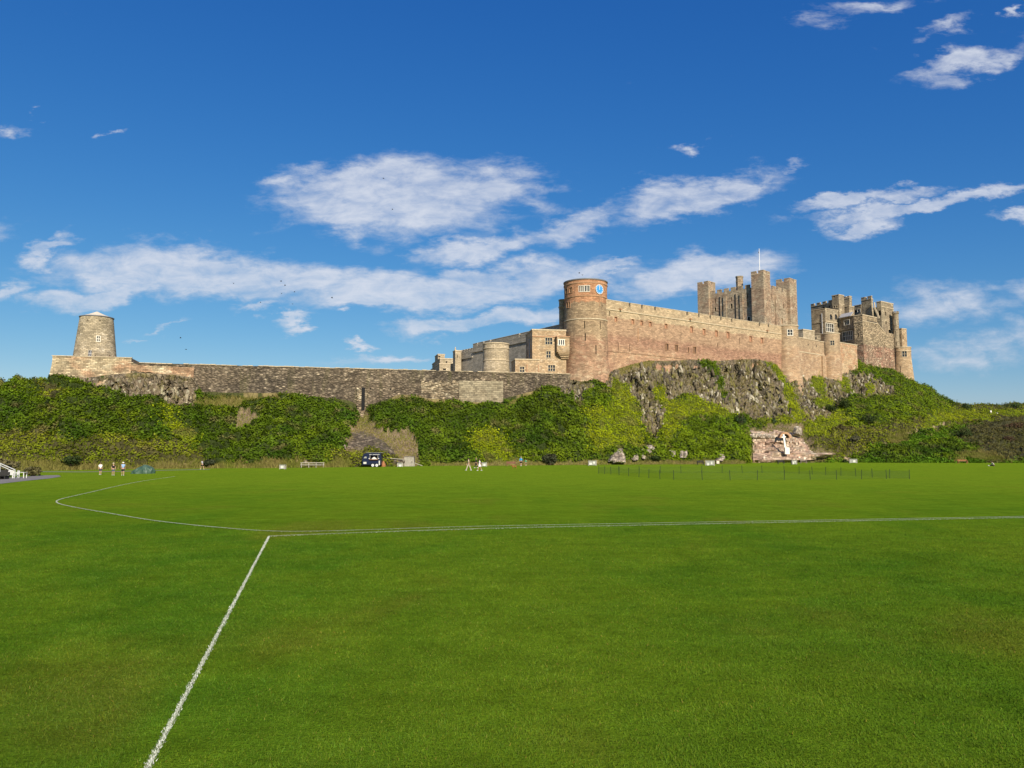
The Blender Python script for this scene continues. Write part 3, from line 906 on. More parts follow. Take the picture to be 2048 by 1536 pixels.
# ------------------------------------------------------------------ plants that cover the slopes
m, t, b = new_mat('leaves')
at = t.n('ShaderNodeAttribute'); at.attribute_name = 'Col'
t.put(b.inputs['Base Color'], at.outputs['Color']); b.inputs['Roughness'].default_value = .6; b.inputs['Specular IOR Level'].default_value = .08
tr = t.n('ShaderNodeBsdfTranslucent'); t.put(tr.inputs[0], t.mix(1.0, at.outputs['Color'], (1.2, 1.1, .5), 'MULTIPLY'))
ms = t.n('ShaderNodeMixShader'); ms.inputs[0].default_value = .18
outn = [n for n in m.node_tree.nodes if n.type == 'OUTPUT_MATERIAL'][0]
m.node_tree.links.new(b.outputs[0], ms.inputs[1]); m.node_tree.links.new(tr.outputs[0], ms.inputs[2]); m.node_tree.links.new(ms.outputs[0], outn.inputs[0])
M['leaf'] = m


def leaf_quads(C, Nrm, size, colr, aspect=.7, spread=.75, drop=0.0):
    """bent leaf shapes: four points each, around centres C, facing about Nrm"""
    n = len(C)
    d = Nrm + rng.normal(0, spread, (n, 3)); d /= np.linalg.norm(d, axis=1)[:, None]
    r = rng.normal(size=(n, 3)); u = np.cross(d, r); u /= np.linalg.norm(u, axis=1)[:, None] + 1e-9
    v = np.cross(d, u)
    s = size[:, None]
    A = C - u * s * .5; B = C + v * s * aspect * .5 + d * s * .06; Cc = C + u * s * .55 - d * s * .12; D = C - v * s * aspect * .5 + d * s * .06
    V = np.stack([A, B, Cc, D], 1).reshape(-1, 3)
    return V, np.arange(4 * n).reshape(-1, 4), np.repeat(colr, 4, 0)


def grass_blades(C, hgt, wid, colr, lean=.35):
    n = len(C); a = rng.random(n) * 6.283
    s = np.stack([np.cos(a) * wid, np.sin(a) * wid, np.zeros(n)], 1)
    tip = C + np.stack([rng.normal(0, lean, n) * hgt, rng.normal(0, lean, n) * hgt, hgt], 1)
    V = np.stack([C - s, C + s, tip], 1).reshape(-1, 3)
    return V, np.arange(3 * n).reshape(-1, 3), np.repeat(colr, 3, 0)


P00 = np.stack([tX, tY, tZ], -1)
e1 = P00[:-1, 1:] - P00[:-1, :-1]; e2 = P00[1:, :-1] - P00[:-1, :-1]
cr = np.cross(e1, e2); area = np.linalg.norm(cr, axis=-1)
cn = cr / (area[..., None] + 1e-9)
cn = np.where((cn[..., 2:3] < 0), -cn, cn)
cn = np.stack([blur(cn[..., k], 1) for k in range(3)], -1); cn /= np.linalg.norm(cn, axis=-1)[..., None] + 1e-9
zc_ = zone[:-1, :-1]
vis = (gPX[:-1, :-1] > -90) & (gPX[:-1, :-1] < 2150)


LC = {IVY: ((.046, .096, .006), (.108, .156, .007)), BRIGHT: ((.185, .250, .005), (.280, .305, .006)), OLIVE: ((.130, .168, .008), (.195, .205, .014)),
      BRACKEN: ((.060, .138, .007), (.105, .190, .009)), HEATH: ((.075, .082, .016), (.115, .100, .034)), MIDG: ((.092, .155, .006), (.150, .208, .007))}


def scatter(zids, n, dens=None):
    w = area * np.isin(zc_, zids) * vis
    # far ground needs fewer leaves per square metre
    w = w * (150.0 / gY[:-1, :-1]) ** 1.3
    if dens is not None: w = w * dens
    w = w.ravel(); cdf = np.cumsum(w); cdf /= cdf[-1]
    k = np.searchsorted(cdf, rng.random(n))
    r, c = np.unravel_index(np.minimum(k, w.size - 1), zc_.shape)
    a, b_ = rng.random((2, n))
    pos = P00[r, c] + e1[r, c] * a[:, None] + e2[r, c] * b_[:, None]
    r2 = np.clip(r + rng.normal(0, 1.6, n).astype(int), 0, zc_.shape[0] - 1); c2 = np.clip(c + rng.normal(0, 4.5, n).astype(int), 0, zc_.shape[1] - 1)
    zz = zc_[r2, c2]; zz = np.where(np.isin(zz, list(LC)), zz, zc_[r, c])
    return pos, cn[r, c], (zz if zids[0] in LC else zc_[r, c])


def leaf_colour(pos, zid, n):
    c = np.zeros((n, 3))
    big = np.clip(.5 + 1.1 * fbm(pos[:, 0] * .11, pos[:, 2] * .16, pos[:, 1] * .11), 0, 1)
    for k_, (c1, c2) in LC.items():
        s_ = zid == k_
        c[s_] = np.array(c1) + (np.array(c2) - np.array(c1)) * big[s_][:, None]
    # shoots of yellow-green and some dead stems inside every kind
    patch = np.clip((pn(pos[:, 0] * .19 + 50, pos[:, 2] * .25, pos[:, 1] * .19) - .22) * 3.0, 0, 1) * (zid != HEATH)
    c = c * (1 - .38 * patch[:, None]) + .38 * patch[:, None] * np.array((.17, .22, .006))
    dk = np.clip((pn(pos[:, 0] * .16 + 90, pos[:, 2] * .2, pos[:, 1] * .16) - .15) * 2.5, 0, 1)
    c = c * (1 - .38 * dk[:, None] * (zid != BRIGHT)[:, None])
    dead = np.clip((pn(pos[:, 0] * .3, pos[:, 2] * .4 + 20, pos[:, 1] * .3) - .34) * 4, 0, 1)
    c = c * (1 - .6 * dead[:, None]) + .6 * dead[:, None] * np.array((.16, .12, .055))
    cl = np.mod(np.sin(np.floor(pos[:, 0] * .55 + 1.2 * pn(pos[:, 0] * .5, pos[:, 2] * .5, 3.)) * 12.9898 + np.floor(pos[:, 2] * .75 + 1.2 * pn(pos[:, 0] * .5, pos[:, 2] * .5, 8.)) * 78.233) * 43758.5453, 1)
    c = c * (.78 + .44 * cl)[:, None]                     # every plant has its own tone
    return c * rng.uniform(.8, 1.2, n)[:, None]


crease = (1 - np.abs(pn(gX * .62 + 9, gZ * .85, gY * .62)) * 1.8) * .6 + (1 - np.abs(pn(gX * 1.6 + 9, gZ * 2., gY * 1.6)) * 1.7) * .4
gapd = np.clip((crease - .05) / .42, .32, 1)[:-1, :-1]        # fewer leaves in the hollows between plants


def slope_plants(name, zids, n, size, label, push=.35, spread=.48):
    pos, nr, zid = scatter(zids, n, gapd)
    up = np.array([0, -.15, .55])
    nr2 = nr + up; nr2 /= np.linalg.norm(nr2, axis=1)[:, None]
    off = rng.random(n) ** 1.5 * push * (1 + .8 * pn(pos[:, 0] * .9, pos[:, 2] * .9, pos[:, 1] * .9))
    pos = pos + nr * off[:, None]
    s = rng.uniform(size[0], size[1], n)
    V, Fc, C = leaf_quads(pos, nr2, s, leaf_colour(pos, zid, n), spread=spread)
    o = np_mesh(name, V, Fc, M['leaf'], C)
    kind(o, 'stuff')['label'] = label; o['category'] = 'plants'
    return o


slope_plants('slope_ivy', (IVY, MIDG), 170000, (.28, .56), 'dark green ivy and scrub covering the slope below the walls', push=.55)
slope_plants('bright_creeper', (BRIGHT,), 42000, (.22, .42), 'yellow-green creeper hanging in patches on the cliff', push=.4)
slope_plants('rough_scrub', (OLIVE, HEATH), 52000, (.26, .50), 'olive and brown rough scrub on the slopes', push=.5)
slope_plants('bracken', (BRACKEN,), 30000, (.28, .52), 'fresh green bracken at the foot of the right-hand slope', push=.45)
# dry grass
pos, nr, zid = scatter((DRY, SOIL), 52000, dens=np.where(zc_ == SOIL, .35, 1.0))
n = len(pos)
g = rng.uniform(.7, 1.3, n)[:, None]
gmix = np.clip(.6 + fbm(pos[:, 0] * .2, pos[:, 1] * .2, pos[:, 2] * .2), 0, 1)[:, None]
cg = (np.array((.25, .195, .075)) * (1 - gmix) + np.array((.145, .165, .025)) * gmix) * g
gpx = CX + F * pos[:, 0] / (pos[:, 1] * cp + (pos[:, 2] - H) * sp)
V, Fc, C = grass_blades(pos, rng.uniform(.3, .95, n) * np.where(zid == SOIL, .45, 1) * np.where((gpx > 850) & (gpx < 1500), .4, 1), rng.uniform(.05, .11, n), cg)
kind(np_mesh('dry_grass', V, Fc, M['leaf'], C), 'stuff')['label'] = 'long straw-coloured dry grass along the foot of the slope'
# turf and small plants caught in the cliff
dn = np.clip(.35 + 1.6 * fbm(gX[:-1, :-1] * .2, gZ[:-1, :-1] * .3, gY[:-1, :-1] * .2), .03, 1) * np.clip((cn[..., 2] - .25) * 2, .1, 1)
pos, nr, zid = scatter((ROCK, LICHEN), 17000, dens=dn * np.where(zc_ == LICHEN, .15, 1))
n = len(pos)
gmix = np.clip(.35 + 1.3 * fbm(pos[:, 0] * .25, pos[:, 1] * .25, pos[:, 2] * .25), 0, 1)[:, None]
cg = (np.array((.205, .165, .070)) * (1 - gmix) + np.array((.125, .135, .030)) * gmix) * rng.uniform(.6, 1.4, n)[:, None]
V, Fc, C = grass_blades(pos, rng.uniform(.15, .38, n), rng.uniform(.08, .15, n), cg, .7)
kind(np_mesh('cliff_turf', V, Fc, M['leaf'], C), 'stuff')['label'] = 'brown and olive turf tufts caught on the cliff ledges'

# angular blocks and joints standing proud of the cliff
def rock_blocks(name, zid, n, wr, hr, palette, label, dens=None):
    pos, nr, _ = scatter((zid,), n, dens)
    nr = nr * np.array([1, 1, .35]); nr /= np.linalg.norm(nr, axis=1)[:, None]
    nr = nr + rng.normal(0, .22, (n, 3)); nr /= np.linalg.norm(nr, axis=1)[:, None]
    up = np.array([0, 0, 1.0]) + rng.normal(0, .16, (n, 3))
    u = np.cross(up, nr); u /= np.linalg.norm(u, axis=1)[:, None]
    v = np.cross(nr, u)
    w = rng.uniform(wr[0], wr[1], n) * rng.uniform(.6, 1.5, n); h = w * rng.uniform(hr[0], hr[1], n); d = w * rng.uniform(.35, .8, n)
    cor = np.array([(-1, -1, -1), (1, -1, -1), (1, 1, -1), (-1, 1, -1), (-1, -1, 1), (1, -1, 1), (1, 1, 1), (-1, 1, 1)], float)
    jit = 1 + rng.uniform(-.38, .3, (n, 8, 3))
    c = cor[None] * jit * .5
    c[:, 4:, :2] *= rng.uniform(.5, .95, (n, 1, 1))
    V = pos[:, None] + u[:, None] * (c[..., 0:1] * w[:, None, None]) + v[:, None] * (c[..., 1:2] * h[:, None, None]) + nr[:, None] * ((c[..., 2:3] * .9 + .05) * d[:, None, None])
    fc = np.array([(4, 5, 6, 7), (0, 1, 5, 4), (1, 2, 6, 5), (2, 3, 7, 6), (3, 0, 4, 7)])
    Fc = (np.arange(n)[:, None, None] * 8 + fc[None]).reshape(-1, 4)
    pal = np.array(palette); k = rng.integers(0, len(pal), n); kk = np.clip(.5 + fbm(pos[:, 0] * .15, pos[:, 1] * .15, pos[:, 2] * .15), 0, 1)
    cc = pal[k] * rng.uniform(.7, 1.3, n)[:, None] * (.75 + .5 * kk)[:, None]
    o_ = np_mesh(name, V.reshape(-1, 3), Fc, M['blockrock'], np.repeat(cc, 8, 0))
    kind(o_, 'stuff')['label'] = label
    return o_


m, t, b = new_mat('cliff blocks'); p = t.pos()
at = t.n('ShaderNodeAttribute'); at.attribute_name = 'Col'; n1 = t.noise(p, 1.8, 6, .7); n2 = t.noise(p, .5, 4, .6)
sc = t.n('ShaderNodeVectorMath', operation='SCALE'); t.put(sc.inputs[0], at.outputs['Color']); t.put(sc.inputs['Scale'], t.rng(n1, .3, .7, .6, 1.4))
t.put(b.inputs['Base Color'], t.mix(t.rng(n2, .52, .64, 0, .6, smooth=True), sc.outputs[0], (.15, .135, .04))); b.inputs['Roughness'].default_value = .95; b.inputs['Specular IOR Level'].default_value = .1
t.put(b.inputs['Normal'], t.bump(n1, .8, .25)); M['blockrock'] = m
dnr = np.clip(.5 + 1.5 * fbm(gX[:-1, :-1] * .14, gZ[:-1, :-1] * .2, gY[:-1, :-1] * .14), .05, 1)
rock_blocks('cliff_rock', ROCK, 4600, (.2, .62), (1.6, 3.6), [(.105, .088, .060), (.13, .108, .072), (.165, .14, .095), (.14, .12, .06), (.33, .30, .225), (.075, .064, .048), (.15, .14, .045)], 'angular grey-brown rock blocks and joints of the bare cliff', dnr * (sl[:-1] < .95))
rock_blocks('cliff_rock', LICHEN, 620, (.26, .5), (1.8, 4.0), [(.12, .095, .065), (.16, .125, .08), (.24, .205, .14), (.32, .29, .20), (.12, .095, .065), (.15, .12, .08)], 'upright lichen-whitened rock columns under the left end of the wall', (sl[:-1] < .93) * 1.0)

# ------------------------------------------------------------------ masonry helpers
class PlaneW:
    """upright plane facing the viewer; s runs left to right"""
    def __init__(self, A, B):
        self.A = Vector((A[0], A[1])); self.B = Vector((B[0], B[1]))
        self.L = (self.B - self.A).length
        self.d = (self.B - self.A) / self.L
        self.n = Vector((self.d.y, -self.d.x)); self.k = 1.0
    def pt(self, s, z, off=0.0):
        q = self.A + self.d * s + self.n * off
        return Vector((q.x, q.y, z))
    def px(self, x, y):
        d = pix_dir(x, y); dd = Vector((d.x, d.y))
        t = self.A.dot(self.n) / dd.dot(self.n)
        q = dd * t
        return (q - self.A).dot(self.d), H + d.z * t


class CylW:
    """upright round wall; s is the angle (0 faces the camera side), R a function of height"""
    def __init__(self, c, R):
        self.c = Vector((c[0], c[1])); self.R = R if callable(R) else (lambda z: R)
        self.k = self.R(30)
    def pt(self, s, z, off=0.0):
        r = self.R(z) + off
        return Vector((self.c.x + r * math.sin(s), self.c.y - r * math.cos(s), z))
    def px(self, x, y):
        d = pix_dir(x, y); a = d.x ** 2 + d.y ** 2
        z = H + d.z * (self.c.y / d.y)
        for _ in range(4):
            r = self.R(z)
            b_ = -2 * (d.x * self.c.x + d.y * self.c.y); c_ = self.c.length_squared - r * r
            disc = max(b_ * b_ - 4 * a * c_, 0)
            t = (-b_ - math.sqrt(disc)) / (2 * a); z = H + d.z * t
        q = Vector((d.x * t, d.y * t)) - self.c
        return math.atan2(q.x, -q.y), z


def rect(W, x, y, w, h):
    """opening from its photo centre and size"""
    s0, z0 = W.px(x - w / 2, y + h / 2); s1, z1 = W.px(x + w / 2, y - h / 2)
    sm, zm = W.px(x, y)
    hh = abs(z1 - z0) / 2
    return (min(s0, s1), max(s0, s1), zm - hh, zm + hh)


def shell(mb, W, s0, s1, z0, z1, openings=(), ns=1, zs=(), depth=.35, top=None):
    S = set(np.linspace(s0, s1, ns + 1).tolist()); Z = {z0, z1, *[z for z in zs if z0 < z < z1]}
    for o in openings: S |= {o[0], o[1]}; Z |= {o[2], o[3]}
    S = sorted(x for x in S if s0 - 1e-6 <= x <= s1 + 1e-6); Z = sorted(x for x in Z if z0 - 1e-6 <= x <= z1 + 1e-6)
    for a, b_ in zip(S, S[1:]):
        if b_ - a < 1e-5: continue
        for c, d in zip(Z, Z[1:]):
            if d - c < 1e-5: continue
            ms, mz = (a + b_) / 2, (c + d) / 2
            if any(o[0] < ms < o[1] and o[2] < mz < o[3] for o in openings): continue
            mb.face([W.pt(a, c), W.pt(b_, c), W.pt(b_, d), W.pt(a, d)], [(a * W.k, c), (b_ * W.k, c), (b_ * W.k, d), (a * W.k, d)])
    for o in openings:
        a, b_, c, d = o[:4]
        q = lambda s, z, f: W.pt(s, z, f)
        mb.face([q(a, c, 0), q(a, d, 0), q(a, d, -depth), q(a, c, -depth)])
        mb.face([q(b_, c, -depth), q(b_, d, -depth), q(b_, d, 0), q(b_, c, 0)])
        mb.face([q(a, c, -depth), q(b_, c, -depth), q(b_, c, 0), q(a, c, 0)])
        mb.face([q(a, d, 0), q(b_, d, 0), q(b_, d, -depth), q(a, d, -depth)])


def wbox(mb, W, s0, s1, z0, z1, f0, f1):
    mb.hexa([W.pt(s0, z0, f1), W.pt(s1, z0, f1), W.pt(s1, z0, f0), W.pt(s0, z0, f0), W.pt(s0, z1, f1), W.pt(s1, z1, f1), W.pt(s1, z1, f0), W.pt(s0, z1, f0)])


def window(th, W, r, depth=.35, lights=1, transom=False, frame='dressed', glass='glass', surround=.14, arch=False, name='window'):
    a, b_, c, d = r
    k = 1.0 / W.k
    fr = MB(); sw = surround * k
    if surround > 0:
        wbox(fr, W, a - sw, a, c - surround, d + surround, -.05, .07)
        wbox(fr, W, b_, b_ + sw, c - surround, d + surround, -.05, .07)
        wbox(fr, W, a, b_, d, d + surround, -.05, .09)
        wbox(fr, W, a, b_, c - surround, c, -.05, .12)
    for i in range(1, lights):
        s = a + (b_ - a) * i / lights
        wbox(fr, W, s - .055 * k, s + .055 * k, c, d, -depth + .04, -.04)
    if transom:
        wbox(fr, W, a, b_, (c + d) / 2 - .05, (c + d) / 2 + .05, -depth + .05, -.06)
    if arch:
        for i in range(lights):
            l0 = a + (b_ - a) * i / lights; l1 = a + (b_ - a) * (i + 1) / lights
            rr = (l1 - l0) * W.k / 2; mid = (l0 + l1) / 2
            for sgn in (-1, 1):
                n_ = 5; prev = None
                for j in range(n_ + 1):
                    an = math.pi / 2 * j / n_
                    cur = (mid + sgn * (l1 - l0) / 2 * math.cos(an), d - rr + rr * math.sin(an))
                    if prev:
                        fr.face([W.pt(prev[0], prev[1], -.08), W.pt(cur[0], cur[1], -.08), W.pt(cur[0], d, -.08), W.pt(prev[0], d, -.08)])
                    prev = cur
    if not fr.f:
        fr = None
    gl = MB(); q = W.pt
    gl.face([q(a, c, -depth + .02), q(b_, c, -depth + .02), q(b_, d, -depth + .02), q(a, d, -depth + .02)])
    if fr is None:
        return gl.build(name, M[glass], th)
    w_ = fr.build(name, M[frame], th)
    gl.build('pane', M[glass], w_)
    return w_


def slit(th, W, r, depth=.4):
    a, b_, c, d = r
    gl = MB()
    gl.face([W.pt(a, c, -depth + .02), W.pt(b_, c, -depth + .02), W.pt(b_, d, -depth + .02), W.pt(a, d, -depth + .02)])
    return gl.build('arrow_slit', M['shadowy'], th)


def course(th, W, s0, s1, z0, z1, proud, mat, name='string_course', ns=1):
    mb = MB()
    S = np.linspace(s0, s1, ns + 1)
    for a, b_ in zip(S, S[1:]):
        wbox(mb, W, a, b_, z0, z1, -.2, proud)
    return mb.build(name, mat, th)


def merlon(th, W, s0, s1, z0, z1, thick, mat, cop=.14):
    mb = MB()
    wbox(mb, W, s0, s1, z0, z1 - cop, -thick, .0)
    o_ = mb.build('merlon', mat, th)
    mb = MB(); e = .06 / W.k
    wbox(mb, W, s0 - e, s1 + e, z1 - cop, z1, -thick - .06, .07)
    mb.build('coping', M['dressed'], o_)
    return o_


def battlement(th, W, s0, s1, ztop, h, n, mat, gap=.42, thick=.6, ends=True):
    """n merlons along a stretch of wall"""
    p = (s1 - s0) / (n - gap) if ends else (s1 - s0) / n
    for i in range(n):
        a = s0 + i * p + (0 if ends else p * gap / 2)
        merlon(th, W, a, a + p * (1 - gap), ztop, ztop + h, thick, mat)


def solve_len(C, d, px, z):
    """length along plan direction d from C at which the photo column px is met"""
    k = (px - CX) / F
    num = k * (C.y * cp + (z - H) * sp) - C.x
    return num / (d.x - k * d.y * cp)


def block(th, pxl, pxc, pxr, ytop, Yc, psi, zbot, mat, wl=(), wr=(), zs=(), name='wall', cop=.3, proud=.12, merl=None, lens=None, copmat='dressed', lid=True):
    """a block with its near upright corner at photo column pxc; its left face reaches pxl, its right face pxr"""
    C3 = P(pxc, ytop, Yc); zt = C3.z; C = Vector((C3.x, C3.y))
    a = math.radians(psi)
    l = Vector((-math.cos(a), math.sin(a))); r = Vector((math.sin(a), math.cos(a)))
    zm = (zt + zbot) / 2 if zt - zbot < 20 else zt - 6
    Ll = solve_len(C, l, pxl, zt) if pxl < pxc else (lens[0] if lens else 3.0)
    Lr = solve_len(C, r, pxr, zt) if pxr > pxc else (lens[1] if lens else 3.0)
    if lens:
        if lens[0]: Ll = lens[0]
        if lens[1]: Lr = lens[1]
    El, Er, Bk = C + l * Ll, C + r * Lr, C + l * Ll + r * Lr
    PL, PR = PlaneW(El, C), PlaneW(C, Er)
    ol = [rect(PL, *q[:4]) for q in wl]; orr = [rect(PR, *q[:4]) for q in wr]
    inside = lambda q, W: (max(q[0], .15), min(q[1], W.L - .15), q[2], min(q[3], zt - .1))
    ol = [inside(q, PL) for q in ol]; orr = [inside(q, PR) for q in orr]
    mb = MB()
    shell(mb, PL, 0, PL.L, zbot, zt, ol, zs=zs); shell(mb, PR, 0, PR.L, zbot, zt, orr, zs=zs)
    for X, Y_ in ((Er, Bk), (Bk, El)):
        mb.face([(X.x, X.y, zbot), (Y_.x, Y_.y, zbot), (Y_.x, Y_.y, zt), (X.x, X.y, zt)])
    if lid:
        zz = zt - .15
        mb.face([(C.x, C.y, zz), (Er.x, Er.y, zz), (Bk.x, Bk.y, zz), (El.x, El.y, zz)])
    part = mb.build(name, mat, th)
    for spec, rects, W in ((wl, ol, PL), (wr, orr, PR)):
        for q, rc in zip(spec, rects):
            opt = q[4] if len(q) > 4 else {}
            if opt.get('slit'): slit(th, W, rc)
            else: window(th, W, rc, **opt)
    if cop:
        mb = MB()
        for W in (PL, PR):
            wbox(mb, W, -proud if W is PR else -.0, W.L + (0 if W is PR else 0), zt, zt + cop, -.55, proud)
        PB = PlaneW(Er, Bk); PB2 = PlaneW(Bk, El)
        for W in (PB, PB2): wbox(mb, W, 0, W.L, zt + .002, zt + cop, -.55, proud)
        mb.build('coping', M[copmat], th)
    if merl:
        nl_, nr_, h = merl
        zb = zt + (cop or 0)
        if nl_: battlement(th, PL, 0, PL.L, zb, h, nl_, mat)
        if nr_: battlement(th, PR, .62 if nl_ else 0, PR.L, zb, h, nr_, mat)
        PB = PlaneW(Er, Bk); PB2 = PlaneW(Bk, El)
        if nr_: battlement(th, PB2, .62, PB2.L - .62, zb, h, max(nr_, 2), mat)
        if nl_: battlement(th, PB, .62, PB.L - .62, zb, h, max(nl_, 2), mat)
    return dict(L=PL, R=PR, zt=zt, C=C, l=l, r=r, Ll=Ll, Lr=Lr, El=El, Er=Er, Bk=Bk, part=part)


# ------------------------------------------------------------------ the long outer wall
WA = P(255, 740, Wy(255)); WB = P(1140, 748, Wy(1140))
outer = PlaneW(WA, WB)
zt = WT
th = thing('outer_wall', 'long dark rubble outer wall running from the windmill platform to the clock tower', 'wall', (WA.x, WA.y, 10))
mb = MB()
ns = 90
S = np.linspace(0, outer.L, ns + 1)
tops = zt + .10 * pn(S * .25, 0, 0) + .06 * pn(S * 1.3, 3, 0)
Zr = np.linspace(5.0, zt, 12)
offg = .10 * fbm(S[:, None] * .3, Zr[None] * .4, 2.0)
for i in range(ns):
    for j in range(11):
        zz = lambda ii, jj: Zr[jj] if jj < 11 else tops[ii]
        q = [(i, j), (i + 1, j), (i + 1, j + 1), (i, j + 1)]
        mb.face([outer.pt(S[a], zz(a, c), offg[a, c]) for a, c in q], [(S[a], zz(a, c)) for a, c in q])
    mb.face([outer.pt(S[i], tops[i], offg[i, 11]), outer.pt(S[i + 1], tops[i + 1], offg[i + 1, 11]), outer.pt(S[i + 1], tops[i + 1], -1.6), outer.pt(S[i], tops[i], -1.6)])
    mb.face([outer.pt(S[i + 1], 5, -1.6), outer.pt(S[i], 5, -1.6), outer.pt(S[i], tops[i], -1.6), outer.pt(S[i + 1], tops[i + 1], -1.6)])
mb.build('wall', M['rubble'], th)
mb = MB()
for i in range(ns):        # uneven pale coping stones
    if random.random() < .1: continue
    h_ = random.uniform(.06, .16)
    wbox(mb, outer, S[i] + .02, S[i + 1] - .02, tops[i] - .03, tops[i] + h_, -1.5, .12 + random.random() * .06)
mb.build('coping', M['dressed'], th)


def patch(name, mat, x0, x1, yt, yb_, proud, rough=0.0, label=None, yb2=None, yt2=None, parent=th, W=outer):
    """a panel of different masonry let into the wall, slightly proud, with a ragged edge"""
    a, ztp = W.px(x0, yt); b_, ztq = W.px(x1, yt2 if yt2 else yt)
    zb0 = W.px(x0, yb_)[1]; zb1 = W.px(x1, yb2 if yb2 else yb_)[1]
    n = 26; mb = MB(); R = lambda: random.uniform(-rough, rough)
    tp = [ztp + (ztq - ztp) * i / n + R() for i in range(n + 1)]; bt = [zb0 + (zb1 - zb0) * i / n + R() for i in range(n + 1)]
    dp = [proud + .5 * R() * proud for i in range(n + 1)]
    for i in range(n):
        s0, s1 = a + (b_ - a) * i / n, a + (b_ - a) * (i + 1) / n
        mb.face([W.pt(s0, bt[i], dp[i]), W.pt(s1, bt[i + 1], dp[i + 1]), W.pt(s1, tp[i + 1], dp[i + 1]), W.pt(s0, tp[i], dp[i])], [(s0, bt[i]), (s1, bt[i + 1]), (s1, tp[i + 1]), (s0, tp[i])])
        mb.face([W.pt(s0, tp[i], dp[i]), W.pt(s1, tp[i + 1], dp[i + 1]), W.pt(s1, tp[i + 1], -.4), W.pt(s0, tp[i], -.4)])
        mb.face([W.pt(s1, bt[i + 1], dp[i + 1]), W.pt(s0, bt[i], dp[i]), W.pt(s0, bt[i], -.4), W.pt(s1, bt[i + 1], -.4)])
    mb.face([W.pt(a, tp[0], -.4), W.pt(a, bt[0], -.4), W.pt(a, bt[0], dp[0]), W.pt(a, tp[0], dp[0])])
    mb.face([W.pt(b_, bt[-1], -.4), W.pt(b_, tp[-1], -.4), W.pt(b_, tp[-1], dp[-1]), W.pt(b_, bt[-1], dp[-1])])
    o_ = mb.build(name, M[mat], parent)
    if label: o_['label'] = label
    return o_


patch('repair_panel', 'pale_ashlar', 918, 1006, 761.5, 812, .22, .04, 'flat pale squared-stone repair panel', yt2=763)
patch('rubble_patch', 'pale_rubble', 842, 917, 764, 806, .16, .35, 'rough pale rubble where the facing has fallen', yb2=812, yt2=762)
patch('rubble_patch', 'pale_rubble', 586, 621, 786, 806, .18, .2, 'small pale stone patch low on the wall')
patch('repair_panel', 'platform', 262, 388, 729, 741, .18, .12, 'pale coursed repair running on from the windmill platform', yb2=756, yt2=735)
# drain chute; a near-black box paints in the shadow beside its rib
s0, z0 = outer.px(718, 830); s1, z1 = outer.px(731, 776)
mb = MB()
for i in range(9):
    zz = z0 + (z1 - z0) * i / 9
    wbox(mb, outer, s0 - .35 - random.random() * .35, s0 + .42, zz, zz + (z1 - z0) / 9 - .03, -.3, .62 + random.random() * .12 - i * .03)
    if i > 2: wbox(mb, outer, s1 - .1, s1 + .25 + random.random() * .3, zz, zz + (z1 - z0) / 9 - .03, -.3, .22 + random.random() * .08)
mb.build('chute_cheek', M['pale_rubble'], th)
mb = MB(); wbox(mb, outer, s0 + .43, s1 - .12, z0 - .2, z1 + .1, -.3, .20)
mb.build('chute_shadow', M['shadowy'], th)
mb = MB()
mb.hexa([outer.pt(s0 - .2, z0 - 5.2, 5.0), outer.pt(s0 + 1.0, z0 - 5.2, 5.0), outer.pt(s0 + 1.0, z0 - 1.0, 0), outer.pt(s0 - .2, z0 - 1.0, 0),
         outer.pt(s0 - .2, z0 - 3.2, 5.0), outer.pt(s0 + 1.0, z0 - 3.2, 5.0), outer.pt(s0 + 1.0, z0 + .9, 0), outer.pt(s0 - .2, z0 + .9, 0)])
mb.build('chute_apron', M['pale_rubble'], th)
for px, py in ((741, 777), (781, 779), (790, 783)):        # weep holes
    s, z = outer.px(px, py); mb = MB(); wbox(mb, outer, s - .12, s + .12, z - .12, z + .12, -.2, .125)
    mb.build('weep_hole', M['shadowy'], th)

# ------------------------------------------------------------------ windmill platform
A0 = P(105, 714, Wy(105)); th = thing('windmill_platform', 'pale coursed stone platform with ragged lower courses under the windmill', 'wall', (A0.x, A0.y, 12))
plat = PlaneW(A0, P(262, 740, Wy(262)))
zp = P(106, 712, Wy(106)).z
mb = MB(); n = 40
S = np.linspace(-.0, plat.L, n + 1); Zr = np.linspace(10.0, zp, 14)
bat = lambda z: .9 * max(0, (zp - 1.2 - z) / 6.0)
offp = .10 * fbm(S[:, None] * .5, Zr[None] * .8, 7.0) + .06 * rng.random((n + 1, 14))
for i in range(n):
    for j in range(13):
        q = [(i, j), (i + 1, j), (i + 1, j + 1), (i, j + 1)]
        mb.face([plat.pt(S[a] - (bat(Zr[c]) if a == 0 else 0), Zr[c], offp[a, c] + bat(Zr[c]) * .3) for a, c in q], [(S[a], Zr[c]) for a, c in q])
for j in range(13):        # returning left end and right end
    e0 = lambda c, f: plat.pt(-bat(Zr[c]), Zr[c], f)
    mb.face([e0(j, -11), e0(j, offp[0, j] + bat(Zr[j]) * .3), e0(j + 1, offp[0, j + 1] + bat(Zr[j + 1]) * .3), e0(j + 1, -11)])
    e1_ = lambda c, f: plat.pt(plat.L, Zr[c], f)
    mb.face([e1_(j, offp[n, j] + bat(Zr[j]) * .3), e1_(j, -11), e1_(j + 1, -11), e1_(j + 1, offp[n, j + 1] + bat(Zr[j + 1]) * .3)])
mb.face([plat.pt(0, zp - 1.0, .0), plat.pt(plat.L, zp - 1.0, .0), plat.pt(plat.L, zp - 1.0, -11), plat.pt(0, zp - 1.0, -11)])
mb.build('wall', M['platform'], th)
mb = MB(); wbox(mb, plat, -.1, plat.L + .1, zp, zp + .14, -.5, .16); mb.build('coping', M['dressed'], th)
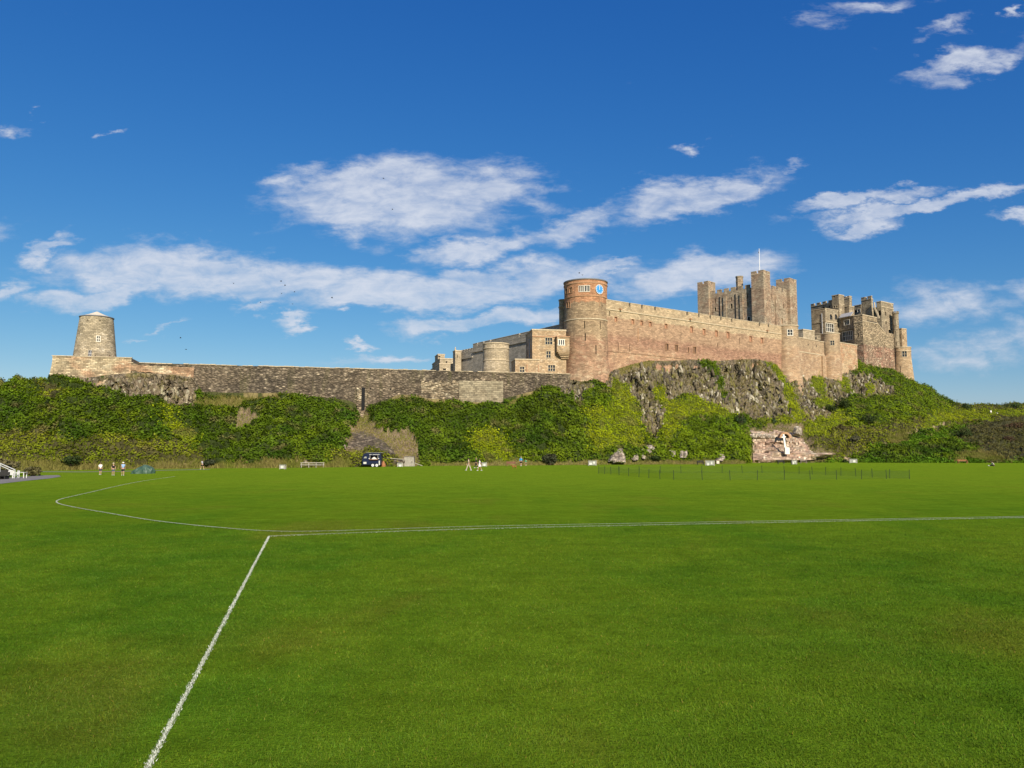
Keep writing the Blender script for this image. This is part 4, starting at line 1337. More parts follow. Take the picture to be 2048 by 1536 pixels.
mb = MB(); wbox(mb, plat, 0, plat.L, zp - 1.05, zp + .002, -.45, -.06); mb.build('parapet', M['platform'], th)

# ------------------------------------------------------------------ windmill
YM = Wy(190) + 6.5
cb_ = P(190, 713, YM); ct_ = P(190.5, 636.5, YM)
rb = 38.5 / F * YM * 1.01; rt = 29.8 / F * YM * 1.02
zb, ztm = cb_.z - 1.4, ct_.z
Rm = lambda z: rb + (rt - rb) * min(max((z - cb_.z) / (ztm - cb_.z), -.3), 1.0)
th = thing('windmill_tower', 'tapering round stone windmill stump with a low pale conical cap', 'windmill', (cb_.x, cb_.y, zb))
mill = CylW((cb_.x, cb_.y), Rm); mill.k = rb
ops = [rect(mill, 196.5, 677.5, 6.6, 9.6), rect(mill, 180, 706.5, 6.6, 11)]
holes = [rect(mill, 175, 640.3, 2.2, 2.6), rect(mill, 200, 641.2, 2.2, 2.6)]
mb = MB(); shell(mb, mill, -math.pi, math.pi, zb, ztm, ops + holes, ns=56, zs=np.linspace(zb, ztm, 12), depth=.4)
mb.build('tower', M['mill'], th)
for o_, kw in zip(ops, (dict(arch=True), dict())): window(th, mill, o_, .4, 2, True, frame='white_stone' if kw else 'pipe', surround=.12 if kw else .04, **kw)
for o_ in holes: slit(th, mill, o_)
mb = MB(); mb.lathe((cb_.x, cb_.y), [(rt + .02, ztm - .02), (rt + .14, ztm), (rt + .14, ztm + .14), (rt - .05, ztm + .2)], 56); mb.build('eaves_ring', M['lead'], th)
zr0 = ztm + .18; apex = P(193, 625, YM).z
mb = MB(); mb.lathe((cb_.x, cb_.y), [(rt - .1, zr0), (rt * .55, zr0 + (apex - zr0) * .45), (.25, apex + .1), (0, apex + .2)], 12); mb.build('cap_roof', M['roofwhite'], th)

# ------------------------------------------------------------------ clock tower
YT = 187.0
ctc = P(1171.5, 620, YT); Rpx = lambda w: w / F * (YT * cp + 30 * sp) * .995
z_ = lambda y: P(1171.5, y, YT - 4.8).z
zb = 13.0
profT = [(zb, 54), (z_(772), 53), (z_(755), 49.5), (z_(735), 46.5), (z_(716), 44.6), (z_(640), 43.6), (z_(637), 43.2), (z_(594), 42.3), (z_(591), 42.9), (z_(557), 43.4)]
Rt = lambda z: Rpx(np.interp(z, [q[0] for q in profT], [q[1] for q in profT]))
clk = CylW((ctc.x, ctc.y), Rt); clk.k = Rt(30)
ztop = z_(558.5)
th = thing('clock_tower', 'tall round red sandstone tower with a blue clock face', 'tower', (ctc.x, ctc.y, zb))
wins = [(1133.6, 582, 3.6, 11), (1141.8, 580, 6.0, 11.5), (1162.8, 577.5, 9.0, 11.5), (1174.2, 577, 9.6, 11.5)]
slits = [(1169, 649, 1.5, 15), (1200.6, 651, 1.3, 16), (1170.6, 673.6, 1.5, 15), (1192, 699, 1.7, 19), (1143, 701, 1.3, 15)]
pairw = [(1134.8, 610, 2.6, 12), (1138.8, 609.5, 2.6, 12)]
rw = [rect(clk, *q) for q in wins]; rs = [rect(clk, *q) for q in slits]; rp = [rect(clk, *q) for q in pairw]
mb = MB(); shell(mb, clk, -math.pi, math.pi, zb, ztop, rw + rs + rp, ns=72, zs=[q[0] for q in profT], depth=.4)
mb.lathe((ctc.x, ctc.y), [(Rt(ztop) - .1, ztop - .6), (0, ztop - .5)], 48)
mb.build('tower', M['clock'], th)
for r_, n_ in zip(rw, (2, 2, 3, 3)): window(th, clk, r_, .4, n_, frame='white_stone' if n_ == 3 else 'dressed_red', surround=.1, arch=True)
for r_ in rp: window(th, clk, r_, .4, 1, frame='dressed_red', surround=.1, glass='shadowy')
for r_ in rs: slit(th, clk, r_)
for yb0, yb1, pr, mt in ((557.2, 559.2, .16, 'lead'), (563.8, 566.2, .12, 'dressed_red'), (590.5, 592.5, .1, 'dressed_red'), (636.5, 638.5, .14, 'dressed')):
    course(th, clk, -math.pi, math.pi, z_(yb1), z_(yb0), pr, M[mt], ns=60)
# clock
m, t, b = new_mat('blue enamel'); b.inputs['Base Color'].default_value = (.045, .27, .62, 1); b.inputs['Roughness'].default_value = .35; M['blue'] = m
sc_, zc0 = clk.px(1198.4, 578.8); Rc = 1.17
nrm = Vector((math.sin(sc_), -math.cos(sc_), 0)); rgt = Vector((math.cos(sc_), math.sin(sc_), 0)); upv = Vector((0, 0, 1))
cc = clk.pt(sc_, zc0, .12)
dsk = lambda r_, an, off: cc + (rgt * math.sin(an) + upv * math.cos(an)) * r_ + nrm * off


def disc(r0, r1, off, n=40):
    mb = MB()
    for k in range(n):
        a0, a1 = 2 * math.pi * k / n, 2 * math.pi * (k + 1) / n
        if r0 <= 0: mb.face([cc + nrm * off, dsk(r1, a1, off), dsk(r1, a0, off)])
        else: mb.face([dsk(r0, a0, off), dsk(r0, a1, off), dsk(r1, a1, off), dsk(r1, a0, off)])
        mb.face([dsk(r1, a0, off), dsk(r1, a1, off), dsk(r1, a1, -.6), dsk(r1, a0, -.6)])
    return mb


cf = disc(0, Rc, .0).build('clock_face', M['blue'], th)
disc(Rc * .92, Rc * 1.0, .03).build('rim', M['white_stone'], cf)
for k in range(12):
    an = 2 * math.pi * k / 12; mb = MB(); w_ = .055 if k % 3 else .08
    tn = rgt * math.cos(an) - upv * math.sin(an)
    for rr_, s_ in ((0, 0),):
        mb.face([dsk(Rc * .68, an, .02) - tn * w_, dsk(Rc * .68, an, .02) + tn * w_, dsk(Rc * .88, an, .02) + tn * w_, dsk(Rc * .88, an, .02) - tn * w_])
    mb.build('hour_mark', M['white_stone'], cf)
for an, L_, w_ in ((math.radians(-2), .86, .05), (math.radians(6), .6, .09)):
    tn = rgt * math.cos(an) - upv * math.sin(an); mb = MB()
    mb.face([dsk(-Rc * .12, an, .05) - tn * w_, dsk(-Rc * .12, an, .05) + tn * w_, dsk(Rc * L_, an, .05) + tn * w_ * .5, dsk(Rc * L_, an, .05) - tn * w_ * .5])
    mb.build('clock_hand', M['white_stone'], cf)
mb = MB(); mb.bar(clk.pt(sc_ + .02, z_(588), .06), clk.pt(sc_ + .02, z_(612), .06), .12); mb.build('weight_pipe', M['dressed_red'], th)
# stair turret at its back left
tc2 = P(1126, 640, YT + 3.0); cst = CylW((tc2.x, tc2.y), lambda z: .98); cst.k = 1
mb = MB(); zt2 = P(1124, 602.5, YT + 3).z
shell(mb, cst, -math.pi, math.pi, 20, zt2, (), ns=24); mb.lathe((tc2.x, tc2.y), [(1.02, zt2 - .02), (1.1, zt2), (1.1, zt2 + .35), (0, zt2 + .5)], 24)
mb.lathe((tc2.x, tc2.y), [(.97, zt2 - 1.9), (1.12, zt2 - 1.7), (1.12, zt2 - 1.4), (.97, zt2 - 1.3)], 24)
mb.build('stair_turret', M['hall'], th)

# ------------------------------------------------------------------ house beside the clock tower
th = thing('castle_house', 'warm sandstone house with mullioned windows joined to the clock tower', 'house', tuple(P(1064.5, 748, 182)))
hw = dict(depth=.3, lights=3, transom=True, frame='dressed', surround=.12)
B = block(th, 1051.5, 1064.5, 1132, 660.5, 181.0, 81, 14, M['house'], wr=[(1097.6, 682.3, 13.6, 13, hw), (1097, 709, 8.4, 13, dict(hw, lights=2)), (1103.2, 736.2, 13.4, 11.6, hw), (1121, 712.8, 3.2, 8, dict(hw, lights=1))], cop=.32, copmat='dressed')
course(th, B['R'], 0, B['R'].L, P(1064.5, 673.5, 181).z, P(1064.5, 671.5, 181).z, .14, M['dressed_red'])
# oriel
s0, zo0 = B['R'].px(1111.5, 702); s1, zo1 = B['R'].px(1136, 676)
mb = MB(); wbox(mb, B['R'], s0, s1, zo0, zo1, -.2, 1.5); ori = mb.build('oriel', M['house'], th)
mb = MB(); wbox(mb, B['R'], s0 - .15, s1 + .15, zo1, zo1 + .2, -.2, 1.65); mb.build('oriel_roof', M['dressed_red'], ori)
mb = MB()
for i in range(5):
    f_ = 1.5 * (1 - (i / 5) ** 1.6); wbox(mb, B['R'], s0 + .15 * i + .8 * (i / 5), s1, zo0 - .38 * (i + 1), zo0 - .38 * i - .002, -.2, f_ - .05)
mb.build('corbel', M['house'], ori)
of = PlaneW(B['R'].pt(s0, 0, 1.5).xy, B['R'].pt(s1, 0, 1.5).xy)
r_ = rect(of, 1122.8, 684.8, 11.6, 9.6)
mb = MB(); wbox(mb, of, r_[0], r_[1], r_[2], r_[3], -.05, .02); wpane = mb.build('window_opening', M['glass'], ori)
wn_ = MB()
for i in range(4):
    s = r_[0] + (r_[1] - r_[0]) * i / 3; wbox(wn_, of, s - .09, s + .09, r_[2], r_[3], -.05, .1)
wbox(wn_, of, r_[0] - .2, r_[1] + .2, r_[3], r_[3] + .16, -.05, .12); wbox(wn_, of, r_[0] - .2, r_[1] + .2, r_[2] - .16, r_[2], -.05, .12)
wn_.build('window_frame', M['white_stone'], ori)
mb = MB(); mb.tube([B['L'].pt(B['L'].L - 3.2, P(1060, 676, 183).z, .12), B['L'].pt(B['L'].L - 3.2, 17, .12)], .1); mb.build('downpipe', M['pipe'], th)
th = thing('low_annex', 'low flat-roofed sandstone annex in front of the castle house', 'house', tuple(P(1030, 748, 176)))
B = block(th, 1022.8, 1030.5, 1079, 719.5, 175.5, 81, 14, M['house'], wr=[(1044.2, 739, 8.4, 10.6, dict(hw, lights=2))], cop=.25)
for px in (1053.8, 1076.5):
    s, z = B['R'].px(px, 735); mb = MB(); wbox(mb, B['R'], s - .1, s + .1, 14, B['zt'] - 1.0, -.1, .16); mb.build('downpipe', M['dressed_red'], th)

# ------------------------------------------------------------------ grey inner curtain and its turrets
ga = P(1122, 648, 192.0); zg = ga.z
gb = atz(946, 687.5, zg)
th = thing('grey_curtain_wall', 'plain grey curtain wall with narrow notched parapet behind the round bastion', 'wall', (ga.x, ga.y, 16))
gw = PlaneW(gb, ga)
mb = MB(); shell(mb, gw, 0, gw.L, 14, zg - 1.4, (), ns=4)
wbox(mb, gw, 0, gw.L, 14, zg - 1.41, -2.2, -.4)
mb.build('wall', M['grey'], th)
notch = sorted(gw.px(x, y)[0] for x, y in ((955.5, 686), (968, 684), (981.5, 682), (1039.5, 668), (1059, 662), (1078, 658)))
edges = [0.0]
for q in notch: edges += [q - .35, q + .35]
edges.append(gw.L)
mb = MB(); wbox(mb, gw, 0, gw.L, zg - 1.4, zg - .95, -.9, .02); mb.build('parapet', M['grey'], th)
for a_, b__ in zip(edges[0::2], edges[1::2]): merlon(th, gw, a_, b__, zg - .95, zg, .9, M['grey'])
course(th, gw, 0, gw.L, zg - 2.75, zg - 2.4, .3, M['grey'])
# lower stretch
ga2 = gb; zl = P(948, 695.5, gb.y).z; gb2 = atz(919, 701.2, zl)
gw2 = PlaneW(gb2, gb)
mb = MB(); shell(mb, gw2, 0, gw2.L, 14, zl - 1.4, ()); wbox(mb, gw2, 0, gw2.L, 14, zl - 1.41, -2.2, -.4); mb.build('wall', M['grey'], th)
for i in range(5): merlon(th, gw2, gw2.L * i / 5 + .25, gw2.L * (i + 1) / 5 - .25, zl - .9, zl, .8, M['grey'])
mb = MB(); wbox(mb, gw2, 0, gw2.L, zl - 1.4, zl - .9, -.8, .02); mb.build('parapet', M['grey'], th)
course(th, gw2, 0, gw2.L, zl - 2.9, zl - 2.55, .3, M['grey'])
# round bastion
Yb_ = 188.0; bc = P(992, 720, Yb_); rr_ = 26.2 / F * Yb_
zt_ = P(992, 686.5, Yb_ - rr_).z; zf = P(992, 719, Yb_ - rr_).z
Rb = lambda z: rr_ * (1 + .06 * min(max((zf - z) / 3.0, 0), 1))
bas = CylW((bc.x, bc.y), Rb); bas.k = rr_
th = thing('round_bastion', 'squat round pale stone bastion with sloped foot against the grey wall', 'tower', (bc.x, bc.y, 14))
sl_ = rect(bas, 1013.5, 717.5, 1.5, 15)
mb = MB(); shell(mb, bas, -math.pi, math.pi, 14, zt_, [sl_], ns=48, zs=[zf - 3, zf - 1.5, zf, zf + .2]); mb.lathe((bc.x, bc.y), [(rr_, zt_ - .3), (0, zt_ - .2)], 48)
mb.build('tower', M['drum'], th); slit(th, bas, sl_)
for z0_, z1_, pr in ((zt_, zt_ + .25, .12), (zt_ - 1.15, zt_ - .9, .14), (zf - .15, zf + .1, .1)): course(th, bas, -math.pi, math.pi, z0_, z1_, pr, M['dressed'], ns=48)
# square turret with finial
th = thing('square_turret', 'slim square pale turret with a small finial at the end of the grey wall', 'tower', tuple(P(910, 745, 228)))
B = block(th, 906, 910.5, 922.5, 702.5, gb2.y - 3, 72, 14, M['drum'], wr=[(914.5, 713, 1.3, 6, dict(slit=True))], cop=.35)
fp = P(910.5, 702.5, gb2.y - 2)
mb = MB(); mb.lathe((fp.x, fp.y + .3), [(.28, fp.z + .3), (.3, fp.z + .6), (.16, fp.z + .7), (.2, fp.z + 1.0), (.09, fp.z + 1.25), (0, fp.z + 1.5)], 10); mb.build('finial', M['dressed'], th)
# stepped far buildings
for nm, lab, (l_, c_, r__), yt, Y_, mm in (('north_range', 'lowest wide tier of the pale stepped buildings behind the outer wall', (861, 879, 911), 728.5, 236, None),
                                       ('north_range', 'middle tier of the pale stepped buildings behind the outer wall', (864.5, 880, 906), 718, 243, None),
                                       ('lookout_turret', 'small square turret topping the pale stepped buildings behind the outer wall', (870, 876, 889.5), 709.5, 248, None)):
    th = thing(nm, lab, 'building', tuple(P(c_, 745, Y_)))
    wl_ = []
    wr_ = {728.5: [(889, 738.5, 6, 3, dict(slit=True))], 718: [(893, 724, 3, 3.2, dict(slit=True))], 709.5: [(878.5, 713.3, 4.5, 2.6, dict(slit=True))]}[yt]
    block(th, l_, c_, r__, yt, Y_, 76, 14, M['drum'], wr=wr_, cop=.3)

# ------------------------------------------------------------------ great curtain wall
cw_ = PlaneW(CURT_A.xy, CURT_B.xy)
th = thing('great_curtain_wall', 'long pinkish sandstone curtain wall right of the clock tower with two rows of small windows', 'wall', (CURT_A.x, CURT_A.y, 18))
zpar = Z_CURT - 1.0
up_w = [(1231.8, 638.5, 4.4, 8.5), (1265.6, 643.3, 5, 8.5), (1283, 645.8, 4.6, 8.5), (1300.5, 648.3, 4.8, 8.5), (1332, 652.3, 4.8, 8), (1383, 659, 5, 11), (1408, 663.8, 4.6, 11), (1432.8, 667, 4.8, 11), (1456, 670.3, 4.8, 11), (1501.5, 678, 5, 10), (1523.6, 681, 4.6, 10)]
lo_w = [(1333.7, 693.5, 6, 12), (1352.8, 695.8, 5.6, 12), (1377, 699.5, 2.2, 9.5), (1389.3, 699.8, 5.6, 12)]
sl_w = [(1236.5, 694, 1.3, 16), (1259.5, 696.5, 1.3, 15), (1479.5, 681.5, 1.2, 12), (1435, 690.5, 1.0, 8), (1219.3, 627, 2.0, 9)]
ru = [rect(cw_, *q) for q in up_w]; rl = [rect(cw_, *q) for q in lo_w]; rsl = [rect(cw_, *q) for q in sl_w]
mb = MB(); shell(mb, cw_, 0, cw_.L, 12, zpar, ru + rl + rsl, ns=10, zs=np.linspace(14, zpar, 8), depth=.4)
wbox(mb, cw_, 0, cw_.L, 12, zpar - .01, -3.5, -1.2); mb.build('wall', M['curtain'], th)
for i, r_ in enumerate(ru): window(th, cw_, r_, .3, 1, frame='dressed_red', glass='infill', surround=.12)
for i, r_ in enumerate(rl): window(th, cw_, r_, .4, 1 if i == 2 else 2, frame='dressed_red', surround=.1)
for r_ in rsl: slit(th, cw_, r_)
course(th, cw_, 0, cw_.L, Z_CURT - 2.55, Z_CURT - 2.3, .16, M['dressed'], ns=6)
notch = sorted(cw_.px(x, y + 3)[0] for x, y in ((1259, 606), (1283.7, 610), (1310, 614), (1374, 622), (1397.5, 626), (1420.5, 630), (1441.6, 633), (1463.5, 636), (1519, 645), (1537, 648)))
edges = [0.0]
for q in notch: edges += [q - .33, q + .33]
edges.append(cw_.L)
for a_, b__ in zip(edges[0::2], edges[1::2]): merlon(th, cw_, a_, b__, zpar, Z_CURT, .8, M['curtain'], .16)
for px, py in ((1239, 619), (1379, 638.5), (1533, 662)):      # water spouts
    s, z = cw_.px(px, py); mb = MB(); wbox(mb, cw_, s - .18, s + .18, z - .2, z + .2, -.2, .75); mb.build('water_spout', M['dressed_red'], th)
mb = MB(); wbox(mb, cw_, cw_.px(1263.5, 668)[0] - .15, cw_.px(1263.5, 668)[0] + .15, cw_.px(1263, 690)[1], cw_.px(1263, 655)[1], -.1, .12)
mb = MB(); s = cw_.px(1276, 668)[0]; wbox(mb, cw_, s - .09, s + .09, cw_.px(1276, 683)[1], cw_.px(1276, 656)[1], -.1, .14); mb.build('downpipe', M['dressed_red'], th)
# plinth course along the foot
course(th, cw_, 0, cw_.L * .55, cw_.px(1300, 700)[1] - 1.4, cw_.px(1300, 700)[1] - 1.15, .12, M['curtain'])


def round_tower(name, label, px, ytop, R0px, R1px, ybot, Y, mat, wins=(), slits=(), band=.9, zb=12.0):
    c = P(px, ytop, Y)
    r0, r1 = R0px / F * (Y * cp + 30 * sp), R1px / F * (Y * cp + 25 * sp)
    zt_ = P(px, ytop, Y - r0).z; zbt = P(px, ybot, Y - r1).z
    Rf = lambda z: r0 + (r1 - r0) * min(max((zt_ - 4 - z) / max(zt_ - 4 - zbt, .1), 0), 1.15)
    Wc = CylW((c.x, c.y), Rf); Wc.k = r0
    th = thing(name, label, 'tower', (c.x, c.y, zb))
    rw_ = [rect(Wc, *q[:4]) for q in wins]; rs_ = [rect(Wc, *q) for q in slits]
    mb = MB(); shell(mb, Wc, -math.pi, math.pi, zb, zt_, rw_ + rs_, ns=44, zs=np.linspace(zb, zt_, 9)); mb.lathe((c.x, c.y), [(r0, zt_ - .2), (0, zt_ - .1)], 44)
    mb.build('tower', mat, th)
    for q, r_ in zip(wins, rw_): window(th, Wc, r_, .35, **q[4])
    for r_ in rs_: slit(th, Wc, r_)
    course(th, Wc, -math.pi, math.pi, zt_, zt_ + .28, .16, M['dressed'], ns=44, name='coping')
    if band: course(th, Wc, -math.pi, math.pi, zt_ - band - .2, zt_ - band, .1, M['dressed'], ns=44)
    return th, Wc, zt_


tw = dict(lights=2, frame='white_stone', surround=.18, transom=True)
YR1 = CURT_B.y + 1.5
round_tower('round_tower', 'plain round pinkish tower with a pale square window, ending the great curtain wall', 1574, 651.2, 21, 27.5, 768, YR1, M['round'],
            [(1580.2, 664.8, 9, 11, tw), (1557.5, 686.5, 9, 13, dict(lights=3, frame='dressed', surround=.1))])
# wall between the two round towers
wa_ = P(1592, 674.5, YR1 + 1); zw = wa_.z; wb_ = atz(1648, 684.8, zw)
lw = PlaneW(wa_.xy, wb_.xy)
th = thing('middle_curtain_wall', 'short stretch of pink curtain wall between the two plain round towers', 'wall', (wa_.x, wa_.y, 20))
mb = MB(); shell(mb, lw, 0, lw.L, 12, zw, ()); wbox(mb, lw, 0, lw.L, 12, zw - .01, -2, -.4); mb.build('wall', M['round'], th)
course(th, lw, 0, lw.L, zw, zw + .25, .12, M['dressed'], name='coping'); course(th, lw, 0, lw.L, zw - 4.3, zw - 4.0, .12, M['dressed'])
for px, py in ((1616.5, 689), (1633, 692)):
    s, z = lw.px(px, py); mb = MB(); wbox(mb, lw, s - .2, s + .2, z - .22, z + .22, -.2, .02); mb.build('drain_hole', M['shadowy'], th)
s_, z_x = lw.px(1640, 700); mb = MB()
for k_ in range(1): wbox(mb, lw, lw.L - 2.2, lw.L, 12, zw - 4.3, -.2, .55)
mb.build('buttress', M['round'], th)
YR2 = wb_.y + 1.5
th_, Wc2, zt2_ = round_tower('round_turret', 'smaller round turret with one small window between pink curtain walls', 1660.5, 667, 17.5, 18, 738, YR2, M['round'], [(1664.8, 685.6, 7.6, 9.2, dict(lights=2, frame='dressed', surround=.14, transom=True))], band=0)
mb = MB(); zz_ = zt2_ - 7.2; mb.lathe((Wc2.c.x, Wc2.c.y), [(Wc2.R(30) + .02, zz_ + .3), (Wc2.R(30) + .22, zz_), (Wc2.R(30) + .25, 12)], 44); mb.build('thick_base', M['round'], th_)
# patched red wall
wa_ = P(1676, 685, YR2 + .5); zw = wa_.z; wb_ = atz(1714, 691, zw)
lw = PlaneW(wa_.xy, wb_.xy)
th = thing('red_patched_wall', 'short red and cream patched wall right of the round turret', 'wall', (wa_.x, wa_.y, 20))
mb = MB(); shell(mb, lw, 0, lw.L, 14, zw, ()); wbox(mb, lw, 0, lw.L, 14, zw - .01, -2, -.4); mb.build('wall', M['red'], th)
course(th, lw, 0, lw.L, zw, zw + .25, .12, M['dressed'], name='coping')
# low roofs behind the middle wall
th = thing('low_range', 'low pale stone range showing above the wall behind the plain round tower', 'building', tuple(P(1605, 672, YR1 + 14)))
block(th, 1590, 1606, 1629, 660, YR1 + 12, 56, 20, M['drum'], cop=.35)
th = thing('curved_bay', 'low grey rounded bay tucked behind the round turret', 'building', tuple(P(1632, 680, YR2 + 8)))
c_ = P(1634, 671, YR2 + 7); mb = MB(); mb.lathe((c_.x, c_.y), [(2.3, 20), (2.3, c_.z), (2.5, c_.z + .02), (2.5, c_.z + .3), (0, c_.z + .4)], 28); mb.build('wall', M['hall'], th)
mb = MB(); cv = CylW((c_.x, c_.y), lambda z: 2.3); r_ = rect(cv, 1632, 676, 2.2, 4); wbox(mb, cv, r_[0], r_[1], r_[2], r_[3], -.1, .03); mb.build('window', M['glass'], th)

# ------------------------------------------------------------------ keep
th = thing('castle_keep', 'massive square stone keep with corner towers and battlements', 'keep', tuple(P(1526, 660, 250)))
PSI, YK = 46, 250.0
zkb = 20.0
KW = dict(depth=.4, frame='dressed', glass='shadowy', surround=.1)
C_ = block(th, 1502, 1526.5, 1540, 546.5, YK, PSI, zkb, M['keep'], name='corner_tower', cop=.2, proud=.05)
K0, kl, kr = C_['C'], C_['l'], C_['r']
zc1 = C_['zt']
Lk = solve_len(K0, kl, 1394.5, P(1395, 565, 270).z); Rk = solve_len(K0, kr, 1592.5, P(1592, 560, 275).z)


def kblock(o0, lenl, lenr, ytop_px, wl=(), wr=(), name='wall', merl=None, ztop=None):
    """block of the keep in its own plan frame: o0 = metres along (left, right) of its near corner"""
    C = K0 + kl * o0[0] + kr * o0[1]
    E, R_, Bk = C + kl * lenl, C + kr * lenr, C + kl * lenl + kr * lenr
    PL, PR = PlaneW(E, C), PlaneW(C, R_)
    px_, yt_ = ytop_px if ytop_px else (0, 0)
    zt = ztop if ztop else P(px_, yt_, C.y).z
    ol = [rect(PL, *q[:4]) for q in wl]; orr = [rect(PR, *q[:4]) for q in wr]
    mb = MB(); shell(mb, PL, 0, PL.L, zkb, zt, ol, depth=.4); shell(mb, PR, 0, PR.L, zkb, zt, orr, depth=.4)
    for X, Y_ in ((R_, Bk), (Bk, E)): mb.face([(X.x, X.y, zkb), (Y_.x, Y_.y, zkb), (Y_.x, Y_.y, zt), (X.x, X.y, zt)])
    mb.face([(C.x, C.y, zt - .2), (R_.x, R_.y, zt - .2), (Bk.x, Bk.y, zt - .2), (E.x, E.y, zt - .2)])
    mb.build(name, M['keep'], th)
    for spec, rc, W in ((wl, ol, PL), (wr, orr, PR)):
        for q, r_ in zip(spec, rc):
            if q[4].get('slit'): slit(th, W, r_)
            else: window(th, W, r_, **q[4])
    return PL, PR, zt, PlaneW(R_, Bk), PlaneW(Bk, E)


def corner_merlons(Ws, zt, h, n=2, gap=.3):
    for i, W in enumerate(Ws): battlement(th, W, 0 if i % 2 == 0 else .5, W.L if i % 2 == 0 else W.L - .5, zt, h, n, M['keep'], gap=gap, thick=.5)


hM = 1.0
corner_merlons((C_['L'], C_['R'], PlaneW(C_['Er'], C_['Bk']), PlaneW(C_['Bk'], C_['El'])), zc1 + .2, hM)
# left tower
wl_len = Lk - solve_len(K0, kl, 1416.5, P(1415, 570, 268).z)
LT = kblock((Lk - wl_len, 0), wl_len, 4.6, (1415, 567.0), name='corner_tower')
corner_merlons((LT[0], LT[1], LT[3], LT[4]), LT[2], hM)
# right tower
rl_len = Rk - solve_len(K0, kr, 1578.5, P(1578, 560, 275).z)
RT_ = kblock((-.0, Rk - rl_len), 5.0, rl_len, (1578, 561.0), name='corner_tower')
corner_merlons((RT_[0], RT_[1], RT_[3], RT_[4]), RT_[2], hM)
# body, set back between the towers
SL = dict(slit=True)
q6 = lambda x, y, w, h, o: (1380 + x / 7.68, 480 + y / 7.68, w / 7.68, h / 7.68, o)
wlB = [q6(392, 1070, 26, 72, KW), q6(388, 940, 14, 72, SL), q6(505, 1050, 18, 80, KW), q6(640, 1022, 30, 92, dict(KW, arch=True)), q6(634, 905, 12, 72, SL), q6(752, 1010, 18, 82, KW), q6(890, 988, 32, 92, dict(KW, lights=2)),
       q6(884, 870, 12, 74, SL), q6(905, 1218, 36, 88, dict(KW, arch=True, frame='white_stone'))]
wrB = [q6(1252, 870, 10, 60, SL), q6(1440, 1020, 16, 55, SL), q6(1415, 1245, 22, 80, dict(KW, glass='infill')), q6(1290, 1010, 10, 50, SL)]
BD = kblock((1.1, 1.1), Lk - 1.6, Rk - 1.6, None, wlB, wrB, ztop=P(1497, 571.5, YK + 1.5).z)
battlement(th, BD[0], wl_len - .5, BD[0].L - 4.6, BD[2], 1.15, 6, M['keep'], gap=.38)
battlement(th, BD[1], 3.6, BD[1].L - rl_len + .3, BD[2], 1.15, 4, M['keep'], gap=.38)
for px in (1420, 1450.3, 1483.5):
    s = BD[0].px(px, 610)[0]; mb = MB(); wbox(mb, BD[0], s - .55, s + .55, zkb, BD[2] - 1.6, -.1, .35); mb.build('pilaster', M['keep'], th)
for px in (1551.5,):
    s = BD[1].px(px, 610)[0]; mb = MB(); wbox(mb, BD[1], s - .6, s + .6, zkb, BD[2] - 1.6, -.1, .35); mb.build('pilaster', M['keep'], th)
for px, y0, y1 in ((1439.5, 594, 636), (1470.8, 588, 640)):
    s, za = BD[0].px(px, y0); zb_ = BD[0].px(px, y1)[1]; mb = MB(); wbox(mb, BD[0], s - .1, s + .1, zb_, za, -.1, .2); mb.build('downpipe', M['iron'], th)
course(th, BD[0], 0, BD[0].L, BD[0].px(1470, 617)[1] - .12, BD[0].px(1470, 617)[1] + .12, .12, M['keep'])
course(th, BD[1], 0, BD[1].L, BD[0].px(1470, 617)[1] - .12, BD[0].px(1470, 617)[1] + .12, .12, M['keep'])
# cap house on the roof
cpos = K0 + kl * solve_len(K0, kl, 1471.5, BD[2]) + kr * 2.6
zr_ = P(1472, 553, cpos.y).z
mb = MB(); mb.lathe((cpos.x, cpos.y), [(1.22, BD[2] - 1), (1.22, zr_ - .5), (1.36, zr_ - .45), (1.36, zr_), (0, zr_ + .15)], 8); mb.lathe((cpos.x, cpos.y), [(1.24, zr_ - 2.0), (1.34, zr_ - 1.85), (1.24, zr_ - 1.7)], 8)
mb.build('roof_turret', M['keep'], th)
# flagpole
fpx = K0 + kl * 2.4 + kr * 2.2
zf0, zf1 = zc1 - .3, P(1518, 499, fpx.y).z
th = thing('flagpole', 'bare white flagpole standing on the tallest keep tower', 'flagpole', (fpx.x, fpx.y, zf0))
mb = MB(); mb.tube([(fpx.x, fpx.y, zf0), (fpx.x, fpx.y, zf1)], [.12, .08], 10); mb.build('pole', M['pole'], th)
mb = MB(); mb.lathe((fpx.x, fpx.y), [(0, zf1), (.16, zf1 + .08), (.16, zf1 + .2), (0, zf1 + .3)], 10); mb.build('finial', M['pole'], th)
mb = MB(); mb.box(fpx.x - .26, fpx.x - .12, fpx.y - .05, fpx.y + .05, zf1 - 1.3, zf1 - .7); mb.build('rope_block', M['iron'], th)

# ------------------------------------------------------------------ state-room ranges (right end)
q7 = lambda x, y, w, h, o: (1590 + x / 7.315, 570 + y / 7.315, w / 7.315, h / 7.315, o)
X7 = lambda x: 1590 + x / 7.315
Y7 = lambda y: 570 + y / 7.315
HW = dict(depth=.35, lights=3, frame='dressed', surround=.14)
zh = 18.0
th = thing('west_hall', 'battlemented grey hall with a lit bay of two arched windows over a large mullioned window', 'building', tuple(P(X7(440), 690, 262)))
B = block(th, X7(238), X7(438), X7(640), Y7(345), 262, 56, zh, M['hall'], wr=[q7(528, 470, 40, 75, dict(HW, lights=1, arch=True)), q7(602, 470, 40, 75, dict(HW, lights=1, arch=True)), q7(508, 625, 108, 100, dict(HW, lights=4, transom=True, frame='white_stone'))], wl=[], cop=.2)
course(th, B['R'], 0, B['R'].L, B['R'].px(X7(540), Y7(545))[1] - .15, B['R'].px(X7(540), Y7(545))[1] + .15, .2, M['dressed'])
